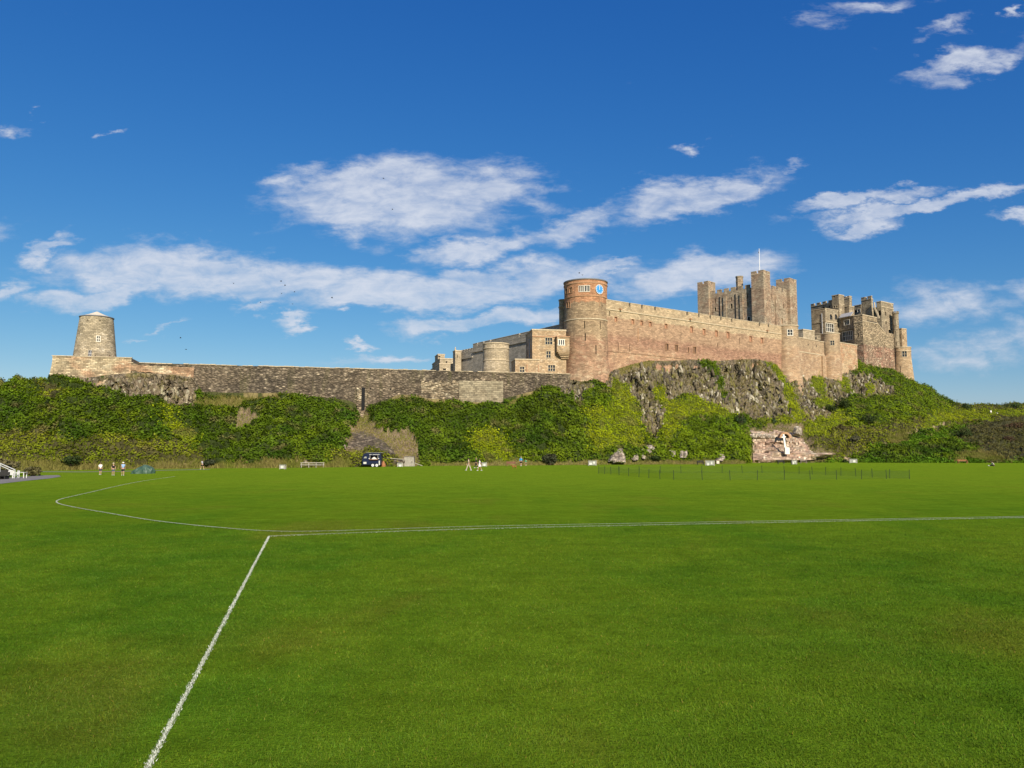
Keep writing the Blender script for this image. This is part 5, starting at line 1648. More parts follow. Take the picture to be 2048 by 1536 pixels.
course(th, B['L'], 0, B['L'].L, B['L'].px(X7(330), Y7(555))[1] - .12, B['L'].px(X7(330), Y7(555))[1] + .12, .15, M['hall'])
mb = MB(); s = B['L'].px(X7(400), Y7(550))[0]; mb.tube([B['L'].pt(s, zh, .14), B['L'].pt(s, B['zt'] - 1.5, .14)], .12); mb.build('downpipe', M['pipe'], th)
th = thing('hall_upper_storey', 'upper storey with battlements stepping up behind the lit bay', 'building', tuple(P(X7(440), 615, 267)))
B = block(th, X7(232), X7(540), X7(640), Y7(262), 270, 62, zh, M['hall'], cop=.2, merl=(4, 0, .9), wl=[q7(500, 315, 20, 26, dict(slit=True)), q7(420, 330, 30, 20, dict(slit=True))])
th = thing('hall_tower', 'tall square tower with flat top, highest of the grey state-room ranges', 'tower', tuple(P(X7(635), 610, 264)))
B = block(th, X7(538), X7(638), X7(716), Y7(145), 266, 56, zh, M['hall'], wl=[q7(575, 320, 22, 34, dict(HW, lights=1)), q7(612, 318, 22, 34, dict(HW, lights=1)), q7(572, 172, 18, 22, dict(slit=True))], cop=.25)
course(th, B['R'], 0, B['R'].L, B['R'].px(X7(680), Y7(285))[1] - .12, B['R'].px(X7(680), Y7(285))[1] + .12, .14, M['dressed'])
th = thing('hall_turret', 'stub battlemented turret tucked right of the tall flat-topped tower', 'tower', tuple(P(X7(790), 610, 268)))
B = block(th, X7(716), X7(795), X7(832), Y7(195), 270, 56, zh, M['hall'], cop=.15, merl=(2, 2, .8))
th = thing('link_range', 'rough stone range below the stub turret stepping down to the right', 'building', tuple(P(X7(800), 640, 262)))
B = block(th, X7(640), X7(790), X7(866), Y7(312), 267, 56, zh, M['hall'], cop=.25)
th = thing('shaded_court_range', 'shaded grey range with stacked mullioned windows under a sloping roof', 'building', tuple(P(X7(840), 680, 258)))
B = block(th, X7(640), X7(868), X7(900), Y7(452), 260, 66, zh, M['hall'], wl=[q7(758, 548, 72, 82, dict(HW, frame='white_stone')), q7(770, 745, 130, 150, dict(HW, lights=5, frame='white_stone', transom=True))], cop=.15)
s0_, za = B['L'].px(X7(672), Y7(470)); s1_, zb_ = B['L'].px(X7(845), Y7(440)); mb = MB()
mb.hexa([B['L'].pt(s0_, za - .5, 1.0), B['L'].pt(s1_, za - .5, 1.0), B['L'].pt(s1_, za + .9, -.3), B['L'].pt(s0_, za + .9, -.3), B['L'].pt(s0_, za - .3, 1.0), B['L'].pt(s1_, za - .3, 1.0), B['L'].pt(s1_, za + 1.1, -.3), B['L'].pt(s0_, za + 1.1, -.3)])
mb.build('pent_roof', M['pipe'], th)
course(th, B['L'], 0, B['L'].L, B['L'].px(X7(755), Y7(655))[1] - .1, B['L'].px(X7(755), Y7(655))[1] + .15, .3, M['hall'])
# big corner block
th = thing('corner_block', 'large block with shaded left side and wide red and cream rubble face above the slope', 'building', tuple(P(X7(985), 720, 254)))
B = block(th, X7(858), X7(985), X7(1198), Y7(440), 254, 52, zh, M['hallred'], wl=[q7(925, 735, 14, 55, dict(slit=True)), q7(905, 970, 24, 60, dict(slit=True))], wr=[], cop=.3)
course(th, B['R'], 0, B['R'].L, B['R'].px(X7(1090), Y7(545))[1] - .12, B['R'].px(X7(1090), Y7(545))[1] + .12, .14, M['dressed'])
course(th, B['L'], 0, B['L'].L, B['R'].px(X7(1000), Y7(535))[1] - .12, B['R'].px(X7(1000), Y7(535))[1] + .12, .14, M['dressed'])
for i in range(7):
    s, z = B['R'].px(X7(1062 + i * 20), Y7(522 + i * 4)); mb = MB(); wbox(mb, B['R'], s - .22, s + .22, z - .28, z + .1, -.1, .12); mb.build('corbel', M['iron'], th)
CB = B
# its lower right continuation with a sloping shoulder
Wd = PlaneW(B['Er'], B['Er'] + B['r'] * solve_len(B['Er'], B['r'], X7(1442), P(1780, 665, 268).z))
za = Wd.px(X7(1200), Y7(560))[1]; zb_ = Wd.px(X7(1290), Y7(680))[1]; sb = Wd.px(X7(1290), Y7(680))[0]
mb = MB()
for p4 in ([(0, zh), (sb, zh), (sb, zb_), (0, za)], [(sb, zh), (Wd.L, zh), (Wd.L, zb_ - .2), (sb, zb_)]):
    mb.face([Wd.pt(s, z) for s, z in p4], [(s + B['R'].L, z) for s, z in p4])
    tp = [p4[3], p4[2]]
    mb.face([Wd.pt(*tp[0]), Wd.pt(*tp[1]), Wd.pt(*tp[1], -6), Wd.pt(*tp[0], -6)])
mb.face([Wd.pt(Wd.L, zh), Wd.pt(Wd.L, zh, -6), Wd.pt(Wd.L, zb_ - .2, -6), Wd.pt(Wd.L, zb_ - .2)])
mb.build('wall', M['hallred'], th)
mb = MB(); mb.hexa([Wd.pt(-.1, za, .15), Wd.pt(sb, zb_, .15), Wd.pt(sb, zb_, -.6), Wd.pt(-.1, za, -.6), Wd.pt(-.1, za + .3, .15), Wd.pt(sb, zb_ + .3, .15), Wd.pt(sb, zb_ + .3, -.6), Wd.pt(-.1, za + .3, -.6)]); mb.build('shoulder_coping', M['dressed'], th)
# ranges behind the corner block
th = thing('back_tower', 'square tower with a notched top behind the corner block', 'tower', tuple(P(X7(1120), 620, 268)))
B = block(th, X7(968), X7(1116), X7(1140), Y7(205), 268, 60, zh, M['hall'], cop=.2, merl=(2, 0, 1.0))
th = thing('back_link', 'low shaded link with small windows between the stub turret and the notched tower', 'building', tuple(P(X7(960), 620, 272)))
B = block(th, X7(862), X7(965), X7(985), Y7(292), 274, 60, zh, M['hall'], cop=.25, wl=[q7(885, 385, 26, 40, dict(slit=True)), q7(935, 375, 34, 50, dict(HW, lights=2, frame='white_stone'))])
th = thing('east_tower', 'broad flat-topped tower at the right end of the state-room ranges', 'tower', tuple(P(X7(1255), 620, 268)))
B = block(th, X7(1190), X7(1256), X7(1438), Y7(245), 268, 54, zh, M['hall'], cop=.3, wr=[q7(1325, 420, 16, 50, dict(slit=True)), q7(1332, 550, 16, 40, dict(slit=True)), q7(1385, 700, 36, 85, dict(HW, lights=1, arch=True, glass='shadowy'))], wl=[q7(1240, 410, 40, 80, dict(slit=True))])
course(th, B['R'], 0, B['R'].L, B['R'].px(X7(1340), Y7(330))[1] - .12, B['R'].px(X7(1340), Y7(330))[1] + .12, .14, M['dressed'])
th = thing('gabled_link', 'narrow link with a pale raking coping between the notched tower and the broad tower', 'building', tuple(P(X7(1180), 630, 268)))
B = block(th, X7(1128), X7(1180), X7(1215), Y7(330), 270, 56, zh, M['hall'], cop=.1, wl=[q7(1150, 450, 18, 80, dict(slit=True))])
mb = MB(); mb.bar(P(X7(1160), Y7(255), 266.5), P(X7(1168), Y7(340), 266.5), .35); mb.bar(P(X7(1168), Y7(340), 266.5), P(X7(1235), Y7(490), 265.5), .45); mb.build('raking_coping', M['dressed'], th)
th = thing('bay_turret', 'slender bay turret with tall windows on the right of the broad tower', 'tower', tuple(P(X7(1470), 660, 268)))
c_ = P(X7(1468), Y7(425), 270); bt_ = CylW((c_.x, c_.y), lambda z: 5.6 / F * 274); bt_.k = 1
ops = [rect(bt_, *q7(1462, 540, 22, 80, {})[:4]), rect(bt_, *q7(1470, 720, 22, 90, {})[:4]), rect(bt_, *q7(1478, 860, 26, 60, {})[:4])]
mb = MB(); shell(mb, bt_, -math.pi, math.pi, zh, c_.z, ops, ns=16); mb.lathe((c_.x, c_.y), [(1.0, c_.z - .05), (1.2, c_.z), (1.2, c_.z + .3), (0, c_.z + .35)], 16); mb.build('tower', M['hall'], th)
for o_ in ops: window(th, bt_, o_, .25, 2, frame='dressed', surround=.08)
for k_ in range(5):
    an = -1.2 + k_ * .6; mb = MB(); wbox(mb, CylW((c_.x, c_.y), lambda z: 1.15), an - .2, an + .2, c_.z + .3, c_.z + .85, -.3, .02); mb.build('merlon', M['hall'], th)
th = thing('end_range', 'lower plain end range with tall slits at the far right of the castle', 'building', tuple(P(X7(1560), 690, 272)))
B = block(th, X7(1480), X7(1560), X7(1632), Y7(640), 272, 58, zh, M['house'], cop=.25, wl=[q7(1532, 755, 16, 70, dict(slit=True))], wr=[q7(1580, 760, 10, 60, dict(slit=True))])
round_tower('end_round_tower', 'round sandstone tower with spreading foot at the far right end of the castle', X7(1562), Y7(912), 16.4, 20.5, 762, 268, M['house'],
            [q7(1602, 1008, 62, 82, dict(lights=2, frame='dressed', surround=.15, transom=True))], [q7(1537, 1240, 12, 120, {})[:4]], band=1.0)

# ------------------------------------------------------------------ rocks at the foot of the cliff
M['sand'] = stone('pale sandstone rock', (.47, .36, .25), (.42, .28, .20), (.56, .47, .36), bw=3.4, bh=1.5, rubble=True, blotch=.3, bumpd=.35, contrast=.8, stain=(.24, .16, .11, .4))
M['boulder'] = stone('boulder stone', (.46, .39, .30), (.34, .27, .20), (.60, .54, .44), bw=.8, bh=.7, rubble=True, blotch=.5, bumpd=.25, contrast=1.1)


def slab(outline, Yf, thick, rough=.35, n=22, ledge=0.0):
    """a lump of rock with a traced outline, its own depth and a rough swelling face"""
    xs_ = [p[0] for p in outline]; ys_ = [p[1] for p in outline]
    x0, x1, y0, y1 = min(xs_), max(xs_), min(ys_), max(ys_)
    nx_, ny_ = n, max(6, int(n * (y1 - y0) / (x1 - x0) * 1.2))
    gx_, gy_ = np.meshgrid(np.linspace(x0, x1, nx_), np.linspace(y0, y1, ny_))
    # signed distance to the outline in pixels
    d = np.full(gx_.shape, 1e9)
    for (ax, ay), (bx_, by_) in zip(outline, outline[1:] + outline[:1]):
        ex, ey = bx_ - ax, by_ - ay; L2 = ex * ex + ey * ey + 1e-9
        tt = np.clip(((gx_ - ax) * ex + (gy_ - ay) * ey) / L2, 0, 1)
        d = np.minimum(d, np.hypot(gx_ - ax - tt * ex, gy_ - ay - tt * ey))
    ins = inpoly(gx_, gy_, outline); d = np.where(ins, d, -d)
    mb = MB()
    def pt(i, j, back=False):
        dd = max(d[j, i], 0.0); bulge = thick * min(1.0, (dd / 5.0)) ** .6
        Yb = Yf(gx_[j, i], gy_[j, i]) if callable(Yf) else Yf
        if back: return P(gx_[j, i], gy_[j, i], Yb + .5)
        X_ = (gx_[j, i]) * .12; Z_ = gy_[j, i] * .12
        r_ = rough * float(fbm(X_, Z_, 3.7)) + rough * .8 * (math.floor(math.sin(math.floor(X_ * .55 + .6 * float(pn(X_, Z_, 1.))) * 37.1 + math.floor(Z_ * .8 + .5 * float(pn(X_ * .6, Z_, 6.))) * 91.7) * 3) / 3)
        return P(gx_[j, i], gy_[j, i], Yb - bulge - r_ * (bulge / thick if thick else 1) - ledge * (gy_[j, i] - y0) / (y1 - y0))
    for j in range(ny_ - 1):
        for i in range(nx_ - 1):
            k = [(i, j), (i + 1, j), (i + 1, j + 1), (i, j + 1)]
            if sum(d[b_, a] > -1.2 for a, b_ in k) < 3: continue
            mb.face([pt(*q) for q in k][::-1])
            mb.face([pt(*q, back=True) for q in k])
            for (a, b_), (oi, oj) in ((((0), (1)), (0, -1)), (((1), (2)), (1, 0)), (((2), (3)), (0, 1)), (((3), (0)), (-1, 0))):
                ii, jj = i + oi, j + oj
                out = not (0 <= ii < nx_ - 1 and 0 <= jj < ny_ - 1)
                if not out:
                    k2 = [(ii, jj), (ii + 1, jj), (ii + 1, jj + 1), (ii, jj + 1)]
                    out = sum(d[q2, q1] > -1.2 for q1, q2 in k2) < 3
                if out:
                    A_, B_ = k[a], k[b_]
                    mb.face([pt(*A_), pt(*B_), pt(*B_, back=True), pt(*A_, back=True)])
    return mb


BOULD = [
    ('big pale boulder with a stepped top at the foot of the cliff', [(1217, 922), (1221, 908), (1230, 900), (1236, 893), (1248, 892), (1251, 900), (1250, 925), (1234, 926)], 1.6),
    ('narrow pale boulder with an undercut foot among the creeper', [(1263, 915), (1268, 902), (1272, 896), (1277, 900), (1277, 918), (1268, 921)], .9),
    ('upright pale boulder beside the larger round one', [(1279, 910), (1282, 898), (1288, 896), (1292, 908), (1290, 918), (1283, 914)], .8),
    ('rounded pale boulder high in the creeper', [(1290, 900), (1294, 891), (1304, 890), (1309, 896), (1311, 903), (1302, 908), (1294, 907)], .9),
    ('low squarish pale boulder half hidden by leaves', [(1336, 904), (1340, 900), (1350, 902), (1351, 912), (1338, 913)], .7),
    ('left half of the split pale boulder', [(1360, 905), (1364, 901), (1367, 903), (1366, 915), (1361, 914)], .6),
    ('right half of the split pale boulder', [(1369, 903), (1374, 899), (1375, 909), (1371, 915), (1368, 913)], .6),
    ('leaning pale stones stacked behind the dark bench', [(1431, 922), (1433, 912), (1439, 899), (1444, 901), (1450, 915), (1444, 922)], .8),
    ('pale lichen-covered rock hump on the slope beside the track', [(686, 894), (688, 888), (692, 890), (691, 897)], .4),
]
for lab, ol, th_k in BOULD:
    cx_ = sum(p[0] for p in ol) / len(ol); yb_ = max(p[1] for p in ol)
    Y0 = TY(cx_, min(yb_, float(foot(cx_)) - 2)) - .6
    mb = slab(ol, lambda x, y, cx_=cx_: TY(cx_, min(y, float(foot(cx_)) - 1)) - 1.9, th_k, .25, n=12)
    c0 = P(cx_, yb_, Y0 - th_k)
    tag(mb.build('boulder', M['boulder'], loc=(c0.x, c0.y, c0.z)), lab, 'rock')

# sandstone outcrop with its cross and arch
YO = TY(1560, 915) - 1.5
th = thing('sandstone_outcrop', 'pale pink sandstone outcrop behind the white cross', 'rock', tuple(P(1560, 926, YO)))
mb = slab([(1497, 868), (1500, 861), (1520, 862), (1535, 866), (1552, 860), (1560, 863), (1584, 866), (1598, 874), (1606, 878), (1606, 884), (1614, 890), (1622, 903), (1625, 908), (1560, 908), (1545, 906), (1508, 908), (1506, 894), (1500, 882)], lambda x, y: min(TY(x, y) - .3, YO + 2.2 + (905 - y) * .09), 1.6, .55, n=44)
mb.build('rock_face', M['sand'], th)
mb = slab([(1506, 904), (1530, 905), (1545, 902), (1620, 903), (1655, 905), (1678, 905), (1664, 910), (1640, 917), (1618, 921), (1560, 924), (1520, 927), (1506, 921)], lambda x, y: min(YO + .8, TY(x, min(y, 920)) - 1.4), 1.5, .4, n=50)
mb.build('lower_ledge', M['sand'], th)
mb = slab([(1584, 872), (1588, 856), (1593, 852), (1600, 854), (1603, 858), (1604, 872)], YO + 3.6, 1.3, .4, n=12); mb.build('upper_block', M['boulder'], th)
mb = slab([(1500, 872), (1506, 866), (1530, 868), (1548, 871), (1556, 876), (1530, 877), (1508, 878)], YO + 3.0, 1.0, .5, n=20); mb.build('upper_ledge', M['boulder'], th)
YA = YO + .3
th = thing('brick_arch', 'red stone arch over a dark recess behind the white cross', 'arch', tuple(P(1571, 876, YA)))
mb = MB(); nA = 10
for k in range(nA):
    a0, a1 = math.pi * (1 - k / nA), math.pi * (1 - (k + 1) / nA)
    f_ = lambda a, r, Y: P(1571 + 11.8 * r * math.cos(a), 876 - 12 * r * math.sin(a), Y)
    i0, o0, i1, o1 = f_(a0, .68, YA), f_(a0, 1.0, YA), f_(a1, .68, YA), f_(a1, 1.0, YA)
    bk = Vector((0, 1.4, 0))
    mb.face([i0, i1, o1, o0]); mb.face([o0, o1, o1 + bk, o0 + bk]); mb.face([i1, i0, i0 + bk, i1 + bk])
mb.build('arch_ring', M['dressed_red'], th)
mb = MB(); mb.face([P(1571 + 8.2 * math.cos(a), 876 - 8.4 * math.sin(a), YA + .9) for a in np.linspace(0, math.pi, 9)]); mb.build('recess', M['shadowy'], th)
M['whitestone'] = plain('white cross stone', (.78, .74, .66), .7, var=.06)
c0 = P(1571, 899, YO - 1.3)
pxm = YO / F
th = thing('stone_cross', 'white stone cross leaning slightly in front of the sandstone outcrop', 'cross', tuple(c0))
Yc_ = YO - 1.3
mb = MB()
a_, b_ = P(1570.8, 898, Yc_), P(1566.8, 868.5, Yc_)
mb.bar(a_, b_, 3.2 * pxm, .25); mb.build('shaft', M['whitestone'], th)
mb = MB(); mb.bar(P(1562.6, 874.5, Yc_ - .02), P(1571.2, 873.5, Yc_ - .02), 2.6 * pxm, .27)
mb.build('arms', M['whitestone'], th)
mb = MB(); q0, q1 = P(1569, 903, Yc_), P(1577.5, 895, Yc_); mb.box(q0.x, q1.x, Yc_ - .5, Yc_ + .4, q0.z - .6, q1.z); mb.build('plinth', M['whitestone'], th)

# rubble revetment at the foot of the track, stone rib, and fallen wall
M['rib'] = M['pale_rubble']
YRb = TY(615, 925) - 1.0
th = thing('stone_rib', 'leaning pale rib of old masonry rising from the rail fence', 'wall', tuple(P(612, 928, YRb)))
mb = slab([(606, 927), (610, 912), (618, 898), (624, 893), (634, 894), (636, 900), (628, 905), (621, 914), (615, 927)], lambda x, y: TY(x, min(y, float(foot(x)) - 1)) - .7, .8, .3, n=14); mb.build('masonry', M['pale_rubble'], th)
YRv = TY(745, 915)
th = thing('rubble_revetment', 'sloping dark rubble revetment below the drain chute', 'wall', tuple(P(745, 925, YRv)))
mb = slab([(690, 897), (694, 880), (704, 864), (726, 862), (748, 872), (770, 884), (790, 905), (794, 918), (760, 905), (720, 901)], lambda x, y: TY(x, y) - .25, .45, .3, n=34); mb.build('masonry', M['rubble'], th)
YLw = TY(790, 925) - .8
th = thing('low_rubble_wall', 'low dark rubble wall between the dark trailer and the board hut', 'wall', tuple(P(788, 932, YLw)))
mb = slab([(766, 932), (767, 917), (790, 918), (812, 919), (812, 932)], YLw, .7, .2, n=22); mb.build('masonry', M['rubble'], th)

# ------------------------------------------------------------------ shrubs and small trees

def shrub(name, label, px, py, wpx, hpx, base, n=900, group=None, cat='shrub', Y=None, dead=0.0, leaf=(.22, .42)):
    """bush with stems and a leafy crown of uneven outline"""
    Yb = Y if Y else TY(px, py) - .5
    c0 = P(px, py, Yb); w = wpx / F * Yb; h = hpx / F * Yb
    th = thing(name, label, cat, tuple(c0), group)
    mb = MB()
    for k in range(5):
        a = random.uniform(0, 6.28); r = w * .3 * random.random()
        mb.tube([c0 + Vector((0, 0, -.6)), c0 + Vector((math.cos(a) * r * .5, math.sin(a) * r * .5, h * .3)), c0 + Vector((math.cos(a) * r, math.sin(a) * r, h * .75))], [.1, .07, .03], 5)
    mb.build('trunk', M['bark'], th)
    nl = 9; C_ = []
    for k in range(nl):
        a = random.uniform(0, 6.28); rr_ = random.random() ** .5
        C_.append((math.cos(a) * rr_ * w * .33, math.sin(a) * rr_ * w * .3, h * (.3 + .42 * random.random() * (1 - .4 * rr_)), w * random.uniform(.16, .27)))
    C_.append((0, 0, h * .4, w * .34))
    pts, nr = [], []
    for (x, y, z, r) in C_:
        m_ = int(n / len(C_)); v = rng.normal(size=(m_, 3)); v /= np.linalg.norm(v, axis=1)[:, None]
        rad = r * rng.uniform(.7, 1.08, m_)[:, None] * (1 + .25 * pn(v[:, 0] * 2 + x, v[:, 1] * 2, v[:, 2] * 2)[:, None])
        q = v * rad * np.array([1, 1, min(1.0, h / w * 1.1)]) + np.array([x, y, z]); pts.append(q); nr.append(v)
    pts = np.concatenate(pts); nr = np.concatenate(nr); k = pts[:, 2] > -.2; pts, nr = pts[k], nr[k]
    col_ = np.array(base)[None] * rng.uniform(.6, 1.45, len(pts))[:, None]
    V, Fc, C2 = leaf_quads(pts, nr + np.array([0, 0, .3]), rng.uniform(leaf[0], leaf[1], len(pts)), col_, spread=.6)
    o_ = np_mesh('crown', V, Fc, M['leaf'], C2); o_.parent = th
    return th


M['bark'] = plain('bark', (.09, .065, .045), .9, var=.3)
DK = (.038, .058, .016); DKB = (.042, .070, .024)
shrub('dark_shrub', 'round dark green shrub just below the cliff, beside a smaller one', 1690, 822, 36, 36, DK)
shrub('dark_shrub', 'smaller dark shrub beside the round one below the cliff', 1663, 826, 22, 24, DK, 500)
shrub('conifer', 'dark upright conifer shrub at the foot of the bare cliff', 1482, 858, 24, 40, DKB, 700, cat='tree')
shrub('small_conifer', 'small dark conifer just right of the larger one', 1548, 851, 12, 22, DKB, 300, cat='tree')
shrub('brown_shrub', 'round brownish shrub on the slope right of the cross', 1676, 869, 36, 26, (.10, .085, .04), 800)
shrub('grey_shrub', 'grey-green round shrub low on the slope beside the sandy path', 1708, 893, 36, 28, (.085, .085, .05), 800)
shrub('dark_shrub', 'spreading dark scrub bush in the middle of the right-hand slope', 1738, 850, 46, 30, DK, 1000)
shrub('dark_shrub', 'wide dark bush on the bracken bank beside the heath', 1925, 880, 46, 30, DK, 1000)
shrub('brown_shrub', 'reddish brown heath bush near the right edge, above the smaller one', 2030, 862, 46, 24, (.095, .060, .035), 800)
shrub('brown_shrub', 'small reddish brown heath bush below the larger one near the right edge', 2016, 890, 30, 22, (.085, .052, .032), 600)
shrub('brown_shrub', 'brown heath bush on the far bank left of the white figures', 1950, 846, 16, 10, (.095, .060, .035), 300)
shrub('skyline_bush', 'tall bush breaking the skyline between the hill and the white figures', 1934, 824, 26, 24, DKB, 700, Y=262)
shrub('skyline_bush', 'flat-topped bush on the skyline above the heath', 2030, 818, 34, 16, DKB, 600, Y=262)
shrub('dark_shrub', 'dark grey-green bush at the foot of the ivy near the red-brown bench', 1100, 929, 40, 26, (.055, .062, .032), 900)
shrub('small_shrub', 'small dark shrub growing between the pale boulders', 1309, 922, 26, 14, DK, 400)
shrub('dark_shrub', 'low dark shrub behind the people and the green tarpaulin', 140, 932, 48, 26, DK, 900)
shrub('small_shrub', 'small dark-leaved shrub beside the last pale grey box by the path', 1691, 926, 14, 10, DK, 260)
shrub('pavilion_hedge', 'tangled brown and green bush behind the white garden furniture', 64, 952, 30, 24, (.11, .10, .04), 900, Y=G(64, 953).y + 1.5)
shrub('pavilion_hedge', 'broad straw-coloured bush behind the white handrail', 16, 948, 70, 34, (.15, .13, .06), 1300, Y=G(20, 953).y + 5)
shrub('ivy_bush', 'bushy green ivy clump growing over the stone rib', 633, 930, 26, 24, (.09, .13, .015), 600)
shrub('dark_shrub', 'dark hollow-looking shrub behind the walker in the grey top', 418, 931, 26, 16, (.04, .05, .025), 500)

# ------------------------------------------------------------------ path by the pavilion
m, t, b = new_mat('worn asphalt'); n_ = t.noise(t.pos(), 2.5, 5, .7)
t.put(b.inputs['Base Color'], t.mix(t.rng(n_, .3, .7), (.16, .145, .13), (.24, .22, .20))); b.inputs['Roughness'].default_value = .95; M['asphalt'] = m


def strip(name, near, far, mat, label, lift=.02):
    mb = MB()
    A_ = [G(*p) for p in near]; B_ = [G(*p) for p in far]
    for i in range(len(A_) - 1):
        mb.face([Vector((p.x, p.y, p.z + lift)) for p in (A_[i], A_[i + 1], B_[i + 1], B_[i])])
    o_ = mb.build(name, mat, weld=True); kind(o_, 'structure')['label'] = label
    return o_


strip('path', [(-160, 980), (-60, 973), (0, 968), (50, 962), (100, 957), (122, 953.5)], [(-160, 957), (-60, 956), (0, 956.5), (50, 953.5), (82, 951), (118, 950.5)], M['asphalt'], 'grey asphalt path coming in from the pavilion')
strip('worn_track', [(80, 944.2), (160, 944.5), (240, 943.5), (320, 941.2), (420, 939.3)], [(80, 943), (160, 943.4), (240, 942.5), (320, 940.3), (420, 938.6)], M['asphalt'], 'narrow worn track between the field and the long grass')

# ------------------------------------------------------------------ furniture, boxes, fences
M['greywood'] = plain('weathered pale wood', (.34, .31, .26), .85, var=.2, scale=4)
M['palegrey'] = plain('pale grey board', (.27, .28, .245), .8, var=.15)
M['white'] = plain('white paint', (.62, .62, .60), .5, var=.05)
M['panel'] = plain('off-white panel', (.55, .55, .50), .7, var=.15)
M['brownwood'] = plain('red brown wood', (.17, .075, .05), .7, var=.2)
M['rustwood'] = plain('orange brown wood', (.28, .12, .05), .7, var=.2)
M['darkwood'] = plain('almost black wood', (.025, .024, .022), .7, var=.2)
M['dullwood'] = plain('dull grey brown wood', (.20, .165, .13), .8, var=.2)


def ground_at(px, py):
    return G(px, max(py, float(foot(px)) + 1.1))


def bench(label, px, py, wpx, mat, seat2=None, turn=0.0, high=.85, lift=None):
    p = lift if lift is not None else ground_at(px, py)
    w = wpx / F * p.y
    th = local_thing('bench', label, 'bench', tuple(p), turn)
    for i in range(3):
        mb = MB(); z0 = .50 + i * (high - .5) / 3; mb.box(-w / 2, w / 2, .22, .26, z0, z0 + (high - .5) / 3 - .02); mb.build('back_slat', mat, th)
    for i in range(3):
        mb = MB(); mb.box(-w / 2, w / 2, -.25 + i * .16, -.11 + i * .16, .42, .46); mb.build('seat_slat', seat2 or mat, th)
    for s in (-1, 1):
        mb = MB(); x = s * (w / 2 - .08)
        mb.box(x - .04, x + .04, .20, .30, 0, high); mb.box(x - .04, x + .04, -.26, -.18, 0, .62); mb.box(x - .04, x + .04, -.27, .2, .60, .65); mb.box(x - .035, x + .035, -.18, .2, .36, .419)
        mb.build('end_frame', mat, th)
    return th


bench('red-brown bench beside a pale grey box, behind the brown dog', 1022, 932, 18, M['brownwood'])
bench('blackish bench left of the pale grey box pair', 1401, 929.3, 13, M['darkwood'])
bench('blackish bench in front of the sandstone ledge', 1562, 928.2, 13, M['darkwood'])
bench('dull grey-brown bench at the right end of the sandstone ledge', 1607, 926.5, 13, M['dullwood'])
bench('orange-brown bench set in the green bank near the right edge', 1921, 923, 19, M['rustwood'], M['darkwood'], lift=G(1921, 926.8) + Vector((0, -.8, 0)))


def boxbin(label, px, py, wpx, hpx, panel, group):
    """pale box on short legs with a corner frame and a white panel on its front"""
    p = ground_at(px, py); w = wpx / F * p.y; h = hpx / F * p.y
    th = local_thing('pale_box', label, 'box', tuple(p), random.uniform(-.15, .15), group)
    d_ = .55
    mb = MB(); mb.box(-w / 2 + .06, w / 2 - .06, -d_ / 2 + .05, d_ / 2 - .05, .08, h - .06); mb.build('body', M['palegrey'], th)
    for sx in (-1, 1):
        for sy in (-1, 1):
            mb = MB(); x, y = sx * (w / 2 - .05), sy * (d_ / 2 - .05); mb.box(x - .05, x + .05, y - .05, y + .05, 0, h); mb.build('corner_post', M['greywood'], th)
    mb = MB(); mb.box(-w / 2 - .02, w / 2 + .02, -d_ / 2 - .02, d_ / 2 + .02, h, h + .05); mb.build('lid', M['palegrey'], th)
    for (x0, x1, z0, z1) in panel:
        mb = MB(); mb.box(w * (x0 - .5), w * (x1 - .5), -d_ / 2 - .01, -d_ / 2 + .04, h * z0 + .02, h * z1); mb.build('panel', M['panel'], th)
    return th


GB = 'pale grey boxes along the edge of the field'
boxbin('pale grey box standing alone in front of the long grass, left of the rail fence', 565.5, 938.5, 11.5, 8.5, [(.25, .75, .15, .85)], GB)
boxbin('pale grey box between the dark trailer and the board hut', 800, 933.5, 11, 7.6, [(.3, .75, .05, .6)], GB)
boxbin('pale grey box left of the red-brown bench', 968.5, 933.2, 10.5, 8, [(.3, .72, .1, .7)], GB)
boxbin('wide pale grey box with two white patches by the net enclosure corner', 1184.5, 931.2, 16.5, 9.5, [(.1, .42, .15, .6), (.58, .78, .35, .85)], GB)
boxbin('wide pale grey box just right of the blackish bench', 1420, 931.2, 18, 9.8, [(.18, .38, .02, .55), (.58, .74, .25, .8)], GB)
boxbin('pale grey box between two benches below the sandstone ledge', 1588, 928.8, 10.5, 8.2, [(.2, .4, .05, .7), (.5, .7, .4, .85)], GB)
boxbin('pale grey box beside the small shrub where the sandy path starts', 1706, 925.8, 15, 8, [(.45, .75, .15, .7)], GB)
p = G(1436, 928.4); th = local_thing('notice_stand', 'small cream board on posts right of the wide pale grey box', 'sign', tuple(p), 0)
mb = MB(); mb.box(-.28, .28, -.03, .03, .12, .68); mb.build('board', M['roofwhite'], th)
for s in (-1, 1): mb = MB(); mb.box(s * .24 - .03, s * .24 + .03, .031, .09, 0, .66); mb.build('post', M['greywood'], th)

# rail fence
a_, b_ = G(604, 932.5), G(646, 932.5)
a_.y = b_.y = min(a_.y, YRb - 1.2)
th = thing('rail_fence', 'short two-rail pale wooden fence at the foot of the stone rib', 'fence', tuple((a_ + b_) / 2))
L_ = 44 / F * a_.y; xo = P(625, 930, a_.y).x; z0 = float(gz(xo, a_.y))
for k in range(4):
    x = xo - L_ / 2 + L_ * k / 3; mb = MB(); mb.box(x - .06, x + .06, a_.y - .06, a_.y + .06, z0, z0 + .88); mb.build('post', M['greywood'], th)
for zz in (.42, .78): mb = MB(); mb.box(xo - L_ / 2 - .15, xo + L_ / 2 + .15, a_.y - .12, a_.y - .062, z0 + zz, z0 + zz + .12); mb.build('rail', M['greywood'], th)

